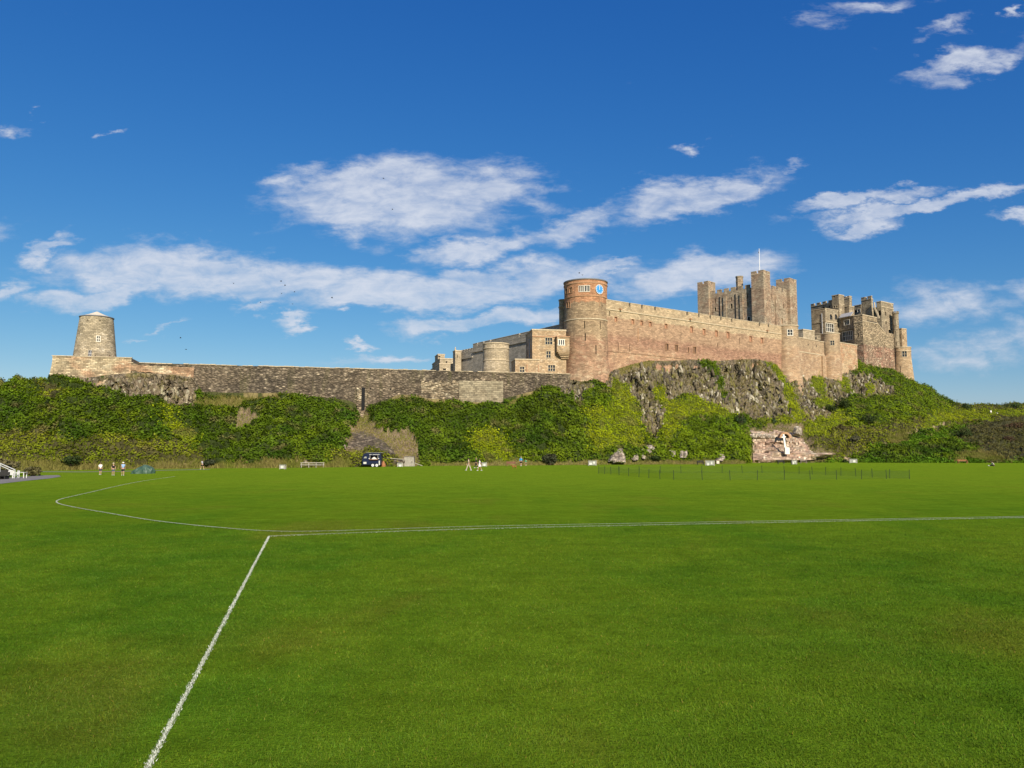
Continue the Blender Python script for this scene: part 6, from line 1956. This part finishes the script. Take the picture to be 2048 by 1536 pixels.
# board hut and rope rails
p = G(818, 932.6); w = 19.5 / F * p.y; h = 20 / F * p.y
th = local_thing('board_hut', 'small pale weathered board hut with a dark knot-hole', 'hut', tuple(p), -.06)
nb = 8
mb = MB(); mb.box(-w / 2 + .04, w / 2 - .04, .05, 1.3, .02, h - .12); mb.build('body', M['dullwood'], th)
for k in range(nb):
    x0 = -w / 2 + w * k / nb; mb = MB(); mb.box(x0 + .012, x0 + w / nb - .012, -.0 - (.02 if k % 2 else 0), .045, .0, h - random.uniform(0, .12)); mb.build('board', M['greywood'], th)
mb = MB(); mb.hexa([(-w / 2 - .05, -.1, h - .1), (w / 2 + .05, -.1, h - .1), (w / 2 + .05, 1.4, h - .04), (-w / 2 - .05, 1.4, h - .04), (-w / 2 - .05, -.1, h - .04), (w / 2 + .05, -.1, h - .04), (w / 2 + .05, 1.4, h + .02), (-w / 2 - .05, 1.4, h + .02)]); mb.build('roof', M['dullwood'], th)
mb = MB(); mb.box(w * .26, w * .26 + .13, -.028, .0, h * .38, h * .38 + .16); mb.build('knot_hole', M['shadowy'], th)
for nm, lab, x0, y0, x1, y1 in (('handrail', 'pale horizontal rail running from the trailer to the board hut', 763, 915.5, 808, 918.5), ('handrail', 'pale sloping rail running down right of the board hut', 828, 925.5, 845, 931.5)):
    Y_ = p.y - .2; A_, B_ = P(x0, y0, Y_), P(x1, y1, Y_); gzv = float(gz(A_.x, Y_))
    th = thing(nm, lab, 'rail', tuple((A_ + B_) / 2)); mb = MB(); mb.bar(A_, B_, .1); mb.build('rail', M['greywood'], th)
    for q in (A_.lerp(B_, .04), A_.lerp(B_, .96)):
        if q.z - gzv > .15: mb = MB(); mb.box(q.x - .05, q.x + .05, q.y + .051, q.y + .14, gzv, q.z + .05); mb.build('post', M['greywood'], th)
p2 = G(856, 931.5); tag(slab([(854.5, 931.5), (855.5, 922), (858, 919.5), (860, 924), (859, 931)], p2.y + .3, .35, .1, n=7).build('standing_stone', M['boulder'], loc=tuple(p2)), 'small upright pale stone right of the sloping rail', 'rock')

# ------------------------------------------------------------------ drinks trailer
M['navy'] = plain('navy paint', (.010, .016, .045), .35, var=.06)
M['black'] = plain('black rubber', (.012, .012, .012), .7, var=.2)
p = G(743, 934.0); p.y += 0; sc0 = 1.0
th = local_thing('drinks_trailer', 'dark navy horse-box trailer with serving hatch and white wheels', 'trailer', tuple(p), 0)
w = 38 / F * p.y; hh = 28.0 / F * p.y; d_ = 1.9; x0, x1 = -w / 2 + .05, w / 2 - .05
prof = [(x0, .42), (x1, .42), (x1, hh - .12), (x1 - .06, hh), (x0 + .75, hh), (x0 + .28, hh - .18), (x0 + .02, hh - .55)]
op = (x0 + w * .41, x0 + w * .80, hh * .54, hh * .80)      # serving hatch
mb = MB()
n_ = len(prof)
for i in range(n_):
    a_, b_ = prof[i], prof[(i + 1) % n_]; mb.face([(a_[0], 0, a_[1]), (a_[0], d_, a_[1]), (b_[0], d_, b_[1]), (b_[0], 0, b_[1])])
mb.face([(q[0], d_, q[1]) for q in prof][::-1])
hx0, hx1, hz0, hz1 = op
for quad in ([(x0, .42), (x1, .42), (x1, hz0), (x0, hz0)], [(hx1, hz0), (x1, hz0), (x1, hz1), (hx1, hz1)], [(x0, hz0), (hx0, hz0), (hx0, hz1), (x0 + .02, hh - .55)] if hz1 < hh - .55 else [(x0, hz0), (hx0, hz0), (hx0, hz1), (x0 + .02, hz1)]):
    mb.face([(q[0], 0, q[1]) for q in quad])
mb.face([(q[0], 0, q[1]) for q in [(x0 + .02, min(hz1, hh - .55)), (hx0, hz1), (x1, hz1), (x1, hh - .12), (x1 - .06, hh), (x0 + .75, hh), (x0 + .28, hh - .18), (x0 + .02, hh - .55)]])
for q in ([(hx0, hz0), (hx1, hz0)], [(hx1, hz0), (hx1, hz1)], [(hx1, hz1), (hx0, hz1)], [(hx0, hz1), (hx0, hz0)]):
    mb.face([(q[0][0], 0, q[0][1]), (q[1][0], 0, q[1][1]), (q[1][0], .5, q[1][1]), (q[0][0], .5, q[0][1])])
mb.build('body', M['navy'], th)
hb = MB(); hb.face([(hx0, .5, hz0), (hx1, .5, hz0), (hx1, .5, hz1), (hx0, .5, hz1)]); hat = hb.build('serving_hatch', M['shadowy'], th)
mb = MB(); mb.box(hx0 - .08, hx1 + .08, -.32, .3, hz0 - .08, hz0); mb.build('counter', M['rustwood'], hat)
for x in (hx0 - .07, hx1): mb = MB(); mb.box(x, x + .07, -.05, .02, hz0 + .001, hz1 + .1); mb.build('hatch_frame', M['greywood'], hat)
mb = MB(); mb.hexa([(hx0 + .15, .3, hz0 + .02), (hx1 - .15, .3, hz0 + .02), (hx1 - .15, .45, hz0 + .02), (hx0 + .15, .45, hz0 + .02), (hx0 + .5, .3, hz0 + .38), (hx1 - .6, .3, hz0 + .42), (hx1 - .6, .45, hz0 + .42), (hx0 + .5, .45, hz0 + .38)]); mb.build('sky_reflection', M['white'], hat)  # white wedge painted in for the sky reflected in the hatch
mb = MB(); mb.box(hx0 - .25, hx1 + .2, -.12, -.004, hz1 + .10, hz1 + .30); aw = mb.build('name_board', M['navy'], th)
xl = hx0 - .15; k = 0
for word in (5, 14):           # two words of small white capitals on the name board
    for i in range(word):
        lw_ = .062; mb = MB(); mb.box(xl, xl + lw_, -.135, -.121, hz1 + .15, hz1 + .15 + random.choice((.10, .10, .085))); mb.build('letter', M['white'], aw); xl += .088
    xl += .14
for (xa, xb, za, zb_) in ((x0 + .22, x0 + .78, hh * .62, hh * .74), (x0 + .2, x0 + .72, hh * .22, hh * .36), (x1 - .36, x1 - .16, hh * .14, hh * .45)):
    mb = MB()
    if za > hh * .6: mb.hexa([(xa, -.02, za), (xb, -.02, za), (xb, -.002, za), (xa, -.002, za), (xa + .2, -.02, zb_), (xb - .08, -.02, zb_), (xb - .08, -.002, zb_), (xa + .2, -.002, zb_)])
    else: mb.box(xa, xb, -.02, -.002, za, zb_)
    mb.build('window' if za > hh * .6 else 'sign_panel', M['panel'] if za < hh * .6 else M['palegrey'], th)
for x in (hx0 - .22, hx1 + .14): mb = MB(); mb.lathe((x + .05, -.1), [(0, hz0 + .02), (.09, hz0 + .08), (.11, hz0 + .2), (0, hz0 + .26)], 10); mb.build('lamp', M['white'], th)
for x in (x0 + w * .55, x0 + w * .76):
    mb = MB(); mb.tube([(x, .02, .30), (x, .24, .30)], .30, 20); whl = mb.build('wheel', M['black'], th)
    mb = MB(); mb.tube([(x, -.03, .30), (x, .015, .30)], .235, 20); mb.build('rim', M['white'], whl)
    mb = MB(); mb.tube([(x, -.05, .30), (x, -.031, .30)], .06, 10); mb.build('hub', M['black'], whl)
mb = MB(); mb.box(x0 + w * .44, x0 + w * .88, -.06, -.003, .60, .66); mb.build('mudguard', M['black'], th)
mb = MB(); mb.box(x0 - .35, x1, .1, d_ - .1, .30, .419); mb.build('chassis', M['black'], th)
mb = MB(); mb.bar((x0 - .34, .5, .36), (x0 - 1.0, .95, .38), .08); mb.bar((x0 - .34, 1.4, .36), (x0 - 1.0, .95, .38), .08); mb.tube([(x0 - .8, .95, 0), (x0 - .8, .95, .5)], .05); mb.build('tow_bar', M['black'], th)
mb = MB(); mb.box(x0 + .7, x1 + .35, -.1, d_, hh + .002, hh + .05); mb.build('roof', M['palegrey'], th)
p3 = G(765, 933.6)
th = local_thing('planter', 'rust-coloured pointed planter at the right end of the dark trailer', 'planter', (p3.x, p3.y + .9, p3.z), 0)
mb = MB(); mb.lathe((0, 0), [(.42, 0), (.45, .25), (.28, .62), (.1, 1.0), (0, 1.05)], 12); mb.build('pot', M['rustwood'], th)

# ------------------------------------------------------------------ covered roller under a green tarpaulin
m, t, b = new_mat('green tarpaulin'); n_ = t.noise(t.pos(), 1.6, 5, .6)
t.put(b.inputs['Base Color'], t.mix(t.rng(n_, .35, .65), (.030, .068, .045), (.075, .125, .090))); b.inputs['Roughness'].default_value = .45
t.put(b.inputs['Normal'], t.bump(n_, .4, .15)); M['tarp'] = m
p = G(286, 947.2); wt_ = 42 / F * p.y; ht_ = 18 / F * p.y
ring = []
NU, NV = 64, 14
gv_ = np.zeros((NV, NU, 3))
for j in range(NV):
    tt = j / (NV - 1)
    for i in range(NU):
        a = 2 * math.pi * i / NU
        x = math.cos(a); y = math.sin(a)
        sx = np.sign(x) * abs(x) ** .7; sy = np.sign(y) * abs(y) ** .8
        r = (1 - tt ** 3.2) if tt < 1 else 0
        lean = (.25 if sx < 0 else .04) * tt            # long slope towards the left, steep right end
        fold = 1 + (.10 * math.sin(a * 9 + 5 * tt) + .07 * math.sin(a * 17 + 1 - 4 * tt)) * (1 - tt ** 2)
        X_ = sx * r * fold * wt_ / 2 * (1 - (.45 * tt if sx < 0 else .05 * tt)); Y_ = sy * r * fold * .85
        top_ = ht_ * (1 - .18 * max(0, -sx)) * (tt ** .8)
        gv_[j, i] = (X_ + lean * wt_ * .12, Y_, top_ * (1 + .05 * math.sin(a * 5)) if tt < 1 else ht_ * .98)
idx = np.arange(NU * NV).reshape(NV, NU)
Fq = np.stack([idx[:-1], np.roll(idx, -1, 1)[:-1], np.roll(idx, -1, 1)[1:], idx[1:]], -1).reshape(-1, 4)
o_ = np_mesh('tarpaulin', gv_.reshape(-1, 3), Fq, M['tarp'], smooth=True); o_.location = p
tag(o_, 'crumpled dark green tarpaulin covering a low machine on the field', 'tarpaulin')

# ------------------------------------------------------------------ net fence round the cricket square
m, t, b = new_mat('green netting'); b.inputs['Base Color'].default_value = (.03, .06, .022, 1)
trn = t.n('ShaderNodeBsdfTransparent'); ms = t.n('ShaderNodeMixShader'); ms.inputs[0].default_value = .13
on = [n for n in m.node_tree.nodes if n.type == 'OUTPUT_MATERIAL'][0]
m.node_tree.links.new(trn.outputs[0], ms.inputs[1]); m.node_tree.links.new(b.outputs[0], ms.inputs[2]); m.node_tree.links.new(ms.outputs[0], on.inputs[0])
M['net'] = m
M['postgreen'] = plain('dark green post', (.018, .032, .016), .6, var=.1)
q8 = lambda x, y: G(1180 + x / 3.103, 880 + y / 3.103)
loop = [q8(53, 209), q8(90, 211), q8(130, 215), q8(180, 219), q8(240, 225), q8(303, 231), q8(365, 237), q8(434, 243), q8(520, 247), q8(697, 248.5), q8(870, 249.5), q8(1038, 249), q8(1205, 248.5), q8(1367, 247), q8(1530, 245.5), q8(1686, 243.5), q8(1840, 242.5), q8(1983, 242)]
back = [q8(1860, 238), q8(1752, 233), q8(1650, 227), q8(1557, 222.5), q8(1463, 218), q8(1380, 214.5), q8(1298, 211), q8(1205, 206), q8(1068, 204.5), q8(945, 204), q8(820, 204.5), q8(695, 205), q8(565, 206), q8(437, 206.5), q8(305, 207.5), q8(180, 208)]
allp = loop + back
cen = sum((Vector(q) for q in allp), Vector()) / len(allp)
th = thing('net_fence', 'low green netting on thin posts enclosing the cricket square', 'fence', (cen.x, cen.y, 0))
for i, q in enumerate(allp):
    lx, ly = random.uniform(-.06, .06), random.uniform(-.04, .04)
    mb = MB(); mb.tube([(q.x, q.y, q.z), (q.x + lx, q.y + ly, q.z + .95)], .028, 6); mb.build('post', M['postgreen'], th)
    r_ = allp[(i + 1) % len(allp)]
    mb = MB(); sag = .05
    mid = (q + r_) / 2
    for A_, B_, h0, h1 in ((q, mid, .86, .80), (mid, r_, .80, .86)):
        mb.face([A_ + Vector((0, 0, .05)), B_ + Vector((0, 0, .05)), B_ + Vector((0, 0, h1)), A_ + Vector((0, 0, h0))])
    mb.build('net', M['net'], th)

# ------------------------------------------------------------------ white garden furniture by the pavilion
def chair(label, px, py, turn, group):
    p = G(px, py); th = local_thing('garden_chair', label, 'chair', tuple(p), turn, group)
    for sx in (-1, 1):
        for sy in (-1, 1):
            mb = MB(); mb.bar((sx * .25, sy * .24, 0), (sx * .25, sy * .24 + (.06 if sy > 0 else 0), .9 if sy > 0 else .62), .05); mb.build('leg', M['white'], th)
        mb = MB(); mb.box(sx * .25 - .03, sx * .25 + .03, -.27, .27, .621, .66); mb.build('armrest', M['white'], th)
    mb = MB(); mb.box(-.22, .22, -.26, .22, .42, .46); mb.build('seat', M['white'], th)
    for k in range(4): mb = MB(); mb.box(-.19 + k * .11, -.12 + k * .11, .27, .30, .46, .88); mb.build('back_slat', M['white'], th)
    mb = MB(); mb.box(-.24, .24, .25, .31, .881, .95); mb.build('top_rail', M['white'], th)


chair('white garden chair below the end of the handrail', 21, 957, .5, 'white garden chairs')
chair('white garden chair tucked beside the white table', 31, 957.5, -.6, 'white garden chairs')
p = G(41, 957); th = local_thing('garden_table', 'white slatted garden table at the edge of the path', 'table', tuple(p), .1)
for k in range(5): mb = MB(); mb.box(-.6, .6, -.42 + k * .17, -.27 + k * .17, .70, .74); mb.build('top_slat', M['white'], th)
for sx in (-1, 1):
    for sy in (-1, 1): mb = MB(); mb.box(sx * .5 - .035, sx * .5 + .035, sy * .33 - .035, sy * .33 + .035, 0, .699); mb.build('leg', M['white'], th)
for k, (px, py, wpx, lab) in enumerate(((4, 951.5, 26, 'upper dark tiered seat beside the white chairs'), (1, 957.5, 24, 'lower dark tiered seat at the left edge'))):
    p = G(px, py + 2); w = wpx / F * p.y; th = local_thing('tiered_seat', lab, 'bench', (p.x, p.y, p.z), .12)
    for j in range(3): mb = MB(); mb.box(-w / 2 - 2.0, w / 2, -.4 + j * .28, -.16 + j * .28, .40, .46); mb.build('seat_board', M['darkwood'], th)
    mb = MB(); mb.box(-w / 2 - 2.0, w / 2, .5, .56, .47, .85); mb.build('back_board', M['darkwood'], th)
    for x in (-w / 2 - 1.8, 0, w / 2 - .15): mb = MB(); mb.box(x, x + .1, -.35, .56, 0, .399); mb.build('support', M['darkwood'], th)
p0 = G(30, 956); Y_ = p0.y + .3
th = thing('white_handrail', 'white double handrail sloping down to the garden chairs', 'rail', (p0.x, Y_, p0.z))
mb = MB(); A_, B_ = P(-30, 913.5, Y_ + 2), P(30, 939.5, Y_); mb.bar(A_, B_, .07); mb.build('rail', M['white'], th)
mb = MB(); A2, B2 = P(-30, 917, Y_ + 2), P(24, 941.5, Y_); mb.bar(A2, B2, .06); mb.build('rail', M['white'], th)
for tt in (.02, .5, .99):
    q = A_.lerp(B_, tt); mb = MB(); mb.box(q.x - .04, q.x + .04, q.y + .036, q.y + .11, float(gz(q.x, q.y)), q.z + .03); mb.build('post', M['white'], th)

# ------------------------------------------------------------------ people and the dog
def skin_mesh(name, verts, edges, rad, root, mat, parent, sub=1, loc=None):
    """continuous surface grown round a skeleton"""
    me = bpy.data.meshes.new(name); me.from_pydata([tuple(v) for v in verts], edges, [])
    tmp = bpy.data.objects.new('skeleton', me); col.objects.link(tmp)
    tmp.modifiers.new('skin', 'SKIN')
    sv = me.skin_vertices[0].data if me.skin_vertices else None
    if sv is None:
        bpy.context.view_layer.objects.active = tmp
        bm = bmesh.new(); bm.from_mesh(me); bm.verts.layers.skin.verify(); bm.to_mesh(me); bm.free()
        sv = me.skin_vertices[0].data
    for i, r in enumerate(rad):
        sv[i].radius = (r, r) if not isinstance(r, tuple) else r
        sv[i].use_root = (i == root)
    tmp.modifiers['skin'].use_smooth_shade = True
    ss = tmp.modifiers.new('sub', 'SUBSURF'); ss.levels = sub; ss.render_levels = sub
    dg = bpy.context.evaluated_depsgraph_get()
    res = bpy.data.meshes.new_from_object(tmp.evaluated_get(dg)); res.name = name
    bpy.data.objects.remove(tmp)
    res.materials.clear(); res.materials.append(mat)
    res.polygons.foreach_set('use_smooth', [True] * len(res.polygons))
    o = bpy.data.objects.new(name, res); col.objects.link(o); o.parent = parent
    WORLD[o.name] = Vector((0, 0, 0))
    return o


CLOTH = {}


def cloth(c):
    if c not in CLOTH: CLOTH[c] = plain('cloth %d' % len(CLOTH), c, .85, var=.1, scale=8)
    return CLOTH[c]


M['skin'] = plain('skin', (.46, .28, .19), .6, var=.05)


def person(label, loc, face=0.0, height=1.72, stride=.25, top=(.7, .7, .7), legs=(.05, .06, .1), shorts=True, hair=(.06, .04, .03), hat=None, arms=(.12, -.12), skirt=None, sit=False, bend=0.0, group=None, shoes=(.6, .6, .58), sleeves=.5):
    """standing or walking person facing +X in its own frame (face = turn about Z)"""
    th = local_thing('person', label, 'person', tuple(loc), face, group, height / 1.72)
    V_, E_, R_ = [], [], []
    def add(p, r, link=None):
        V_.append(Vector(p)); R_.append(r)
        if link is not None: E_.append((link, len(V_) - 1))
        return len(V_) - 1
    hz = .90 if not sit else .14
    s = stride
    pel = add((0, 0, hz), (.13, .11))
    bx = bend
    waist = add((.02 + bx * .12, 0, hz + .17), (.115, .10), pel)
    chest = add((.03 + bx * .35, 0, hz + .40), (.15, .11), waist)
    neck0 = add((.02 + bx * .5, 0, hz + .54), (.06, .06), chest)
    neck1 = add((.03 + bx * .56, 0, hz + .60), (.055, .055), neck0)
    head = add((.05 + bx * .62, 0, hz + .70), (.09, .085), neck1)
    crown = add((.045 + bx * .64, 0, hz + .80), (.06, .06), head)
    nose = add((.155 + bx * .62, 0, hz + .695), (.015, .015), head)
    hands = []
    legpts = {}
    armpts = {}
    for k, sy in enumerate((-1, 1)):
        a = arms[k]
        sh = add((.02 + bx * .42, sy * .17, hz + .49), (.062, .06), chest)
        el = add((.02 + bx * .42 + a * .9, sy * .23, hz + .23), (.045, .045), sh)
        wr = add((.05 + bx * .42 + a * 2.0 + .04, sy * .235, hz + .02), (.030, .028), el)
        pm = add((.06 + bx * .42 + a * 2.2 + .05, sy * .235, hz - .06), (.035, .02), wr)
        armpts[k] = (sh, el, wr)
        for f_, (ox, ln) in enumerate(((-.027, .065), (-.009, .08), (.009, .075), (.027, .055))):
            b0 = V_[pm]
            k1 = add((b0.x + ox, b0.y, b0.z - .05), .0095, pm); add((b0.x + ox + .012, b0.y - sy * .008, b0.z - .05 - ln * .6), .008, k1)
        b0 = V_[pm]; t1 = add((b0.x + .04, b0.y - sy * .008, b0.z + .005), .010, pm); add((b0.x + .055, b0.y - sy * .012, b0.z - .035), .0085, t1)
        d = s if sy > 0 else -s
        if sit:
            hp = add((.05, sy * .10, hz), (.095, .09), pel); kn = add((.48, sy * .13, .30 if sy > 0 else .14), (.06, .06), hp); an = add((.86, sy * .13, .08), (.042, .042), kn); to = add((.98, sy * .14, .10), (.035, .03), an)
        else:
            hp = add((d * .12, sy * .095, hz - .08), (.092, .09), pel); kn = add((d * .55 + .03, sy * .10, .48), (.06, .058), hp)
            an = add((d, sy * .10, .085), (.038, .038), kn); to = add((d + .14, sy * .115, .035), (.036, .028), an)
        legpts[k] = (hp, kn, an, to)
    skin_mesh('body', V_, E_, R_, pel, M['skin'], th)
    # shirt
    v2, e2, r2 = [], [], []
    def ad2(p, r, l=None):
        v2.append(Vector(p)); r2.append(r)
        if l is not None: e2.append((l, len(v2) - 1))
        return len(v2) - 1
    w0 = ad2(V_[pel] + Vector((0, 0, .03)), (.15, .13)); w1 = ad2(V_[waist], (.14, .125), w0); w2 = ad2(V_[chest], (.172, .135), w1); ad2(V_[neck0] - Vector((0, 0, .02)), (.085, .08), w2)
    for k in (0, 1):
        sh, el, wr = armpts[k]; a1 = ad2(V_[sh], (.082, .08), w2); q = ad2(V_[sh].lerp(V_[el], min(1, sleeves * 1.6)), (.066, .066), a1)
        if sleeves > .8: ad2(V_[wr], (.045, .045), q)
    skin_mesh('top', v2, e2, r2, 0, cloth(top), th)
    # shorts, trousers or skirt
    if skirt:
        mb = MB(); zz = hz + .05; mb.lathe((0, 0), [(.145, zz + .08), (.19, zz - .12), (.235, zz - skirt[0])], 16); mb.build('skirt', cloth(skirt[1]), th)
    elif legs:
        v2, e2, r2 = [], [], []
        w0 = ad2(V_[pel] + Vector((0, 0, .04)), (.152, .135))
        for k in (0, 1):
            hp, kn, an, to = legpts[k]; h1 = ad2(V_[hp], (.115, .112), w0)
            if shorts: ad2(V_[hp].lerp(V_[kn], .85), (.098, .096), h1)
            else: k1 = ad2(V_[kn], (.082, .08), h1); ad2(V_[an] + Vector((0, 0, .02)), (.065, .063), k1)
        skin_mesh('shorts' if shorts else 'trousers', v2, e2, r2, 0, cloth(legs), th)
    for k in (0, 1):
        hp, kn, an, to = legpts[k]; A_, B_ = V_[an], V_[to]; mb = MB()
        if sit: mb.tube([A_ + Vector((-.03, 0, -.02)), A_.lerp(B_, .5), B_ + Vector((.05, 0, .1))], [.055, .055, .04], 8)
        else: mb.tube([Vector((A_.x - .07, A_.y, .05)), Vector((A_.x + .02, A_.y, .055)), Vector((B_.x + .03, B_.y, .04))], [.046, .05, .036], 8)
        mb.build('shoe', cloth(shoes), th, smooth=True)
    hc = V_[head]
    mb = MB(); cc_ = hat or hair; N_ = 12
    prf = [(.118, .02), (.124, .06), (.105, .115), (.06, .15), (0, .16)] if not hat else [(.17, .045), (.125, .055), (.124, .09), (.10, .14), (0, .165)]
    mb.lathe((hc.x - .012, hc.y), [(r, hc.z + z) for r, z in prf], N_)
    if not hat: mb.tube([(hc.x - .07, hc.y, hc.z + .05), (hc.x - .095, hc.y, hc.z - .06)], [.085, .06], 8)
    mb.build('hat' if hat else 'hair', cloth(cc_), th, smooth=True)
    return th


PI = math.pi
person('walker in a white top and dark shorts, left of the other two strollers', G(200.5, 949.6), -PI / 2 + .3, 1.62, .12, (.85, .85, .87), (.035, .04, .08), hair=(.10, .06, .045))
person('walker in a black T-shirt and pale hat with denim shorts', G(226, 950.8), -PI / 2 + .6, 1.62, .10, (.012, .011, .014), (.09, .11, .17), hat=(.5, .42, .30), arms=(.1, .22))
person('walker in a light blue vest and cream sun hat beside the green tarpaulin', G(245.5, 951), -PI / 2 + .5, 1.72, .15, (.24, .38, .62), (.018, .02, .035), hat=(.75, .70, .52), sleeves=.3)
person('lone walker in a grey top and black shorts on the worn edge of the field', G(404.5, 938.6), PI * .9, 1.62, .28, (.42, .43, .48), (.012, .012, .018), hair=(.02, .018, .018), shoes=(.75, .72, .35))
person('striding walker in pale beige top and trousers, with dark hair', G(937.5, 940.8), PI * .97, 1.75, .32, (.50, .40, .30), (.48, .40, .31), shorts=False, hair=(.02, .015, .015))
person('walker in a white dress striding with bare legs', G(959.5, 941.3), PI * 1.03, 1.62, .30, (.85, .80, .80), None, hair=(.05, .03, .025), skirt=(.32, (.85, .80, .80)))
person('walker in black with a bag, half hidden behind the white dress', G(952.5, 936), PI * .98, 1.62, .22, (.02, .018, .02), (.015, .015, .018), shorts=False, hair=(.20, .14, .09), sleeves=1)
person('walker in a bright blue jacket with black shorts near the ivy', G(1042, 932.2), PI / 2 - .3, 1.68, .10, (.02, .25, .55), (.012, .012, .016), hair=(.45, .36, .25), sleeves=1)
person('child in green almost lost against the ivy beside the blue jacket', G(1052, 931.6), PI / 2, 1.2, .06, (.03, .25, .12), (.03, .09, .04), hair=(.08, .06, .03), sleeves=1)
person('person sitting on the grass in a white top with dark trousers', G(1988, 932.4), PI * .95, 1.6, .1, (.82, .82, .80), (.015, .016, .025), shorts=False, sit=True, bend=.5, hair=(.05, .04, .03))
for px, py, lab, tp in ((1982.5, 830, 'taller person in white standing among the bracken on the far bank', (.85, .86, .88)), (1995, 833, 'smaller person in white beside the taller one among the bracken', (.80, .80, .80))):
    q = T(px, py); person(lab, (q.x, q.y, q.z), PI / 2, 1.75 if px < 1990 else 1.5, .08, tp, tp, shorts=False, hair=(.02, .02, .02), sleeves=1)
zpf = zp - 1.0
for px, lab, tp, ht in ((190.5, 'visitor in brown looking over the windmill platform parapet alone', (.10, .06, .04), 1.58), (219.5, 'visitor in black by the right edge of the windmill', (.015, .015, .018), 1.66), (225.5, 'visitor in a dark jacket with pale hair at the right edge of the windmill', (.02, .02, .03), 1.6)):
    q = P(px, 712, Wy(px) + 1.6); person(lab, (q.x, q.y, zpf), -PI / 2, ht, .05, tp, (.03, .03, .04), shorts=False, hair=(.04, .03, .02) if px < 224 else (.5, .42, .3), sleeves=1)

# dog
p = G(1028.5, 938.2)
th = local_thing('dog', 'small ginger-brown dog trotting across the grass', 'dog', tuple(p), PI * 1.04, None, .82)
V_ = [(-.28, 0, .52), (-.05, 0, .50), (.22, 0, .52), (.36, 0, .62), (.44, 0, .74), (.56, 0, .72), (.66, 0, .69), (-.40, 0, .58), (-.55, 0, .72),
      (-.27, -.09, .40), (-.18, -.09, .30), (-.33, -.09, .16), (-.30, -.09, .03), (-.27, .09, .40), (-.26, .09, .30), (-.42, .09, .16), (-.40, .09, .03),
      (.24, -.08, .36), (.30, -.08, .20), (.27, -.08, .03), (.24, .08, .36), (.20, .08, .20), (.12, .08, .03), (.40, -.07, .82), (.40, .07, .82)]
E_ = [(0, 1), (1, 2), (2, 3), (3, 4), (4, 5), (5, 6), (0, 7), (7, 8), (0, 9), (9, 10), (10, 11), (11, 12), (0, 13), (13, 14), (14, 15), (15, 16), (2, 17), (17, 18), (18, 19), (2, 20), (20, 21), (21, 22), (4, 23), (4, 24)]
R_ = [.12, .105, .145, .09, .085, .055, .035, .035, .018, .075, .05, .03, .028, .075, .05, .03, .028, .055, .033, .028, .055, .033, .028, .025, .025]
skin_mesh('body', V_, E_, R_, 1, plain('ginger fur', (.25, .105, .03), .9, var=.2), th)
mb = MB(); mb.lathe((.37, 0), [(.098, .60), (.104, .63), (.098, .66)], 12); mb.build('collar', M['brownwood'], th)

# ------------------------------------------------------------------ birds wheeling over the castle
M['bird'] = plain('black feathers', (.012, .012, .014), .8, var=.2)


def bird(label, px, py, Y, span, roll, turn):
    q = P(px, py, Y); th = local_thing('bird', label, 'bird', tuple(q), turn, 'black birds in the air')
    mb = MB(); mb.tube([(-.22, 0, 0), (-.1, 0, .01), (.05, 0, .015), (.16, 0, .02), (.22, 0, .015)], [.01, .05, .06, .045, .01], 7); mb.build('body', M['bird'], th)
    for s in (-1, 1):
        mb = MB(); h_ = span / 2
        mb.face([(-.09, s * .04, .02), (.09, s * .04, .02), (.10, s * h_ * .55, .02 + roll), (-.08, s * h_ * .55, .02 + roll)][::s])
        mb.face([(-.08, s * h_ * .55, .02 + roll), (.10, s * h_ * .55, .02 + roll), (.0, s * h_, .02 + roll * .6)][::s]); mb.build('wing', M['bird'], th)
    mb = MB(); mb.face([(-.2, -.02, .0), (-.2, .02, .0), (-.34, .06, 0), (-.34, -.06, 0)]); mb.build('tail', M['bird'], th)


bird('black bird just above the clock tower, left of the pair', 1158.5, 546.5, 186, .6, .2, .6)
bird('black bird just above the clock tower, right of the pair', 1165, 550.5, 186, .6, .25, 1.2)
bird('black bird perched-looking beside the clock at the tower edge', 1218, 590, 180, .6, .1, 1.5)
for px, py in ((562, 563), (570, 571), (563, 587), (589, 584), (585, 608), (521, 605), (467, 567), (664, 596), (372, 699), (361, 676), (785, 419), (767, 357)):
    bird('tiny black bird scattered in the sky between windmill and clock tower', px, py, random.uniform(150, 190), random.uniform(.36, .5), random.uniform(.05, .2), random.uniform(0, 6))
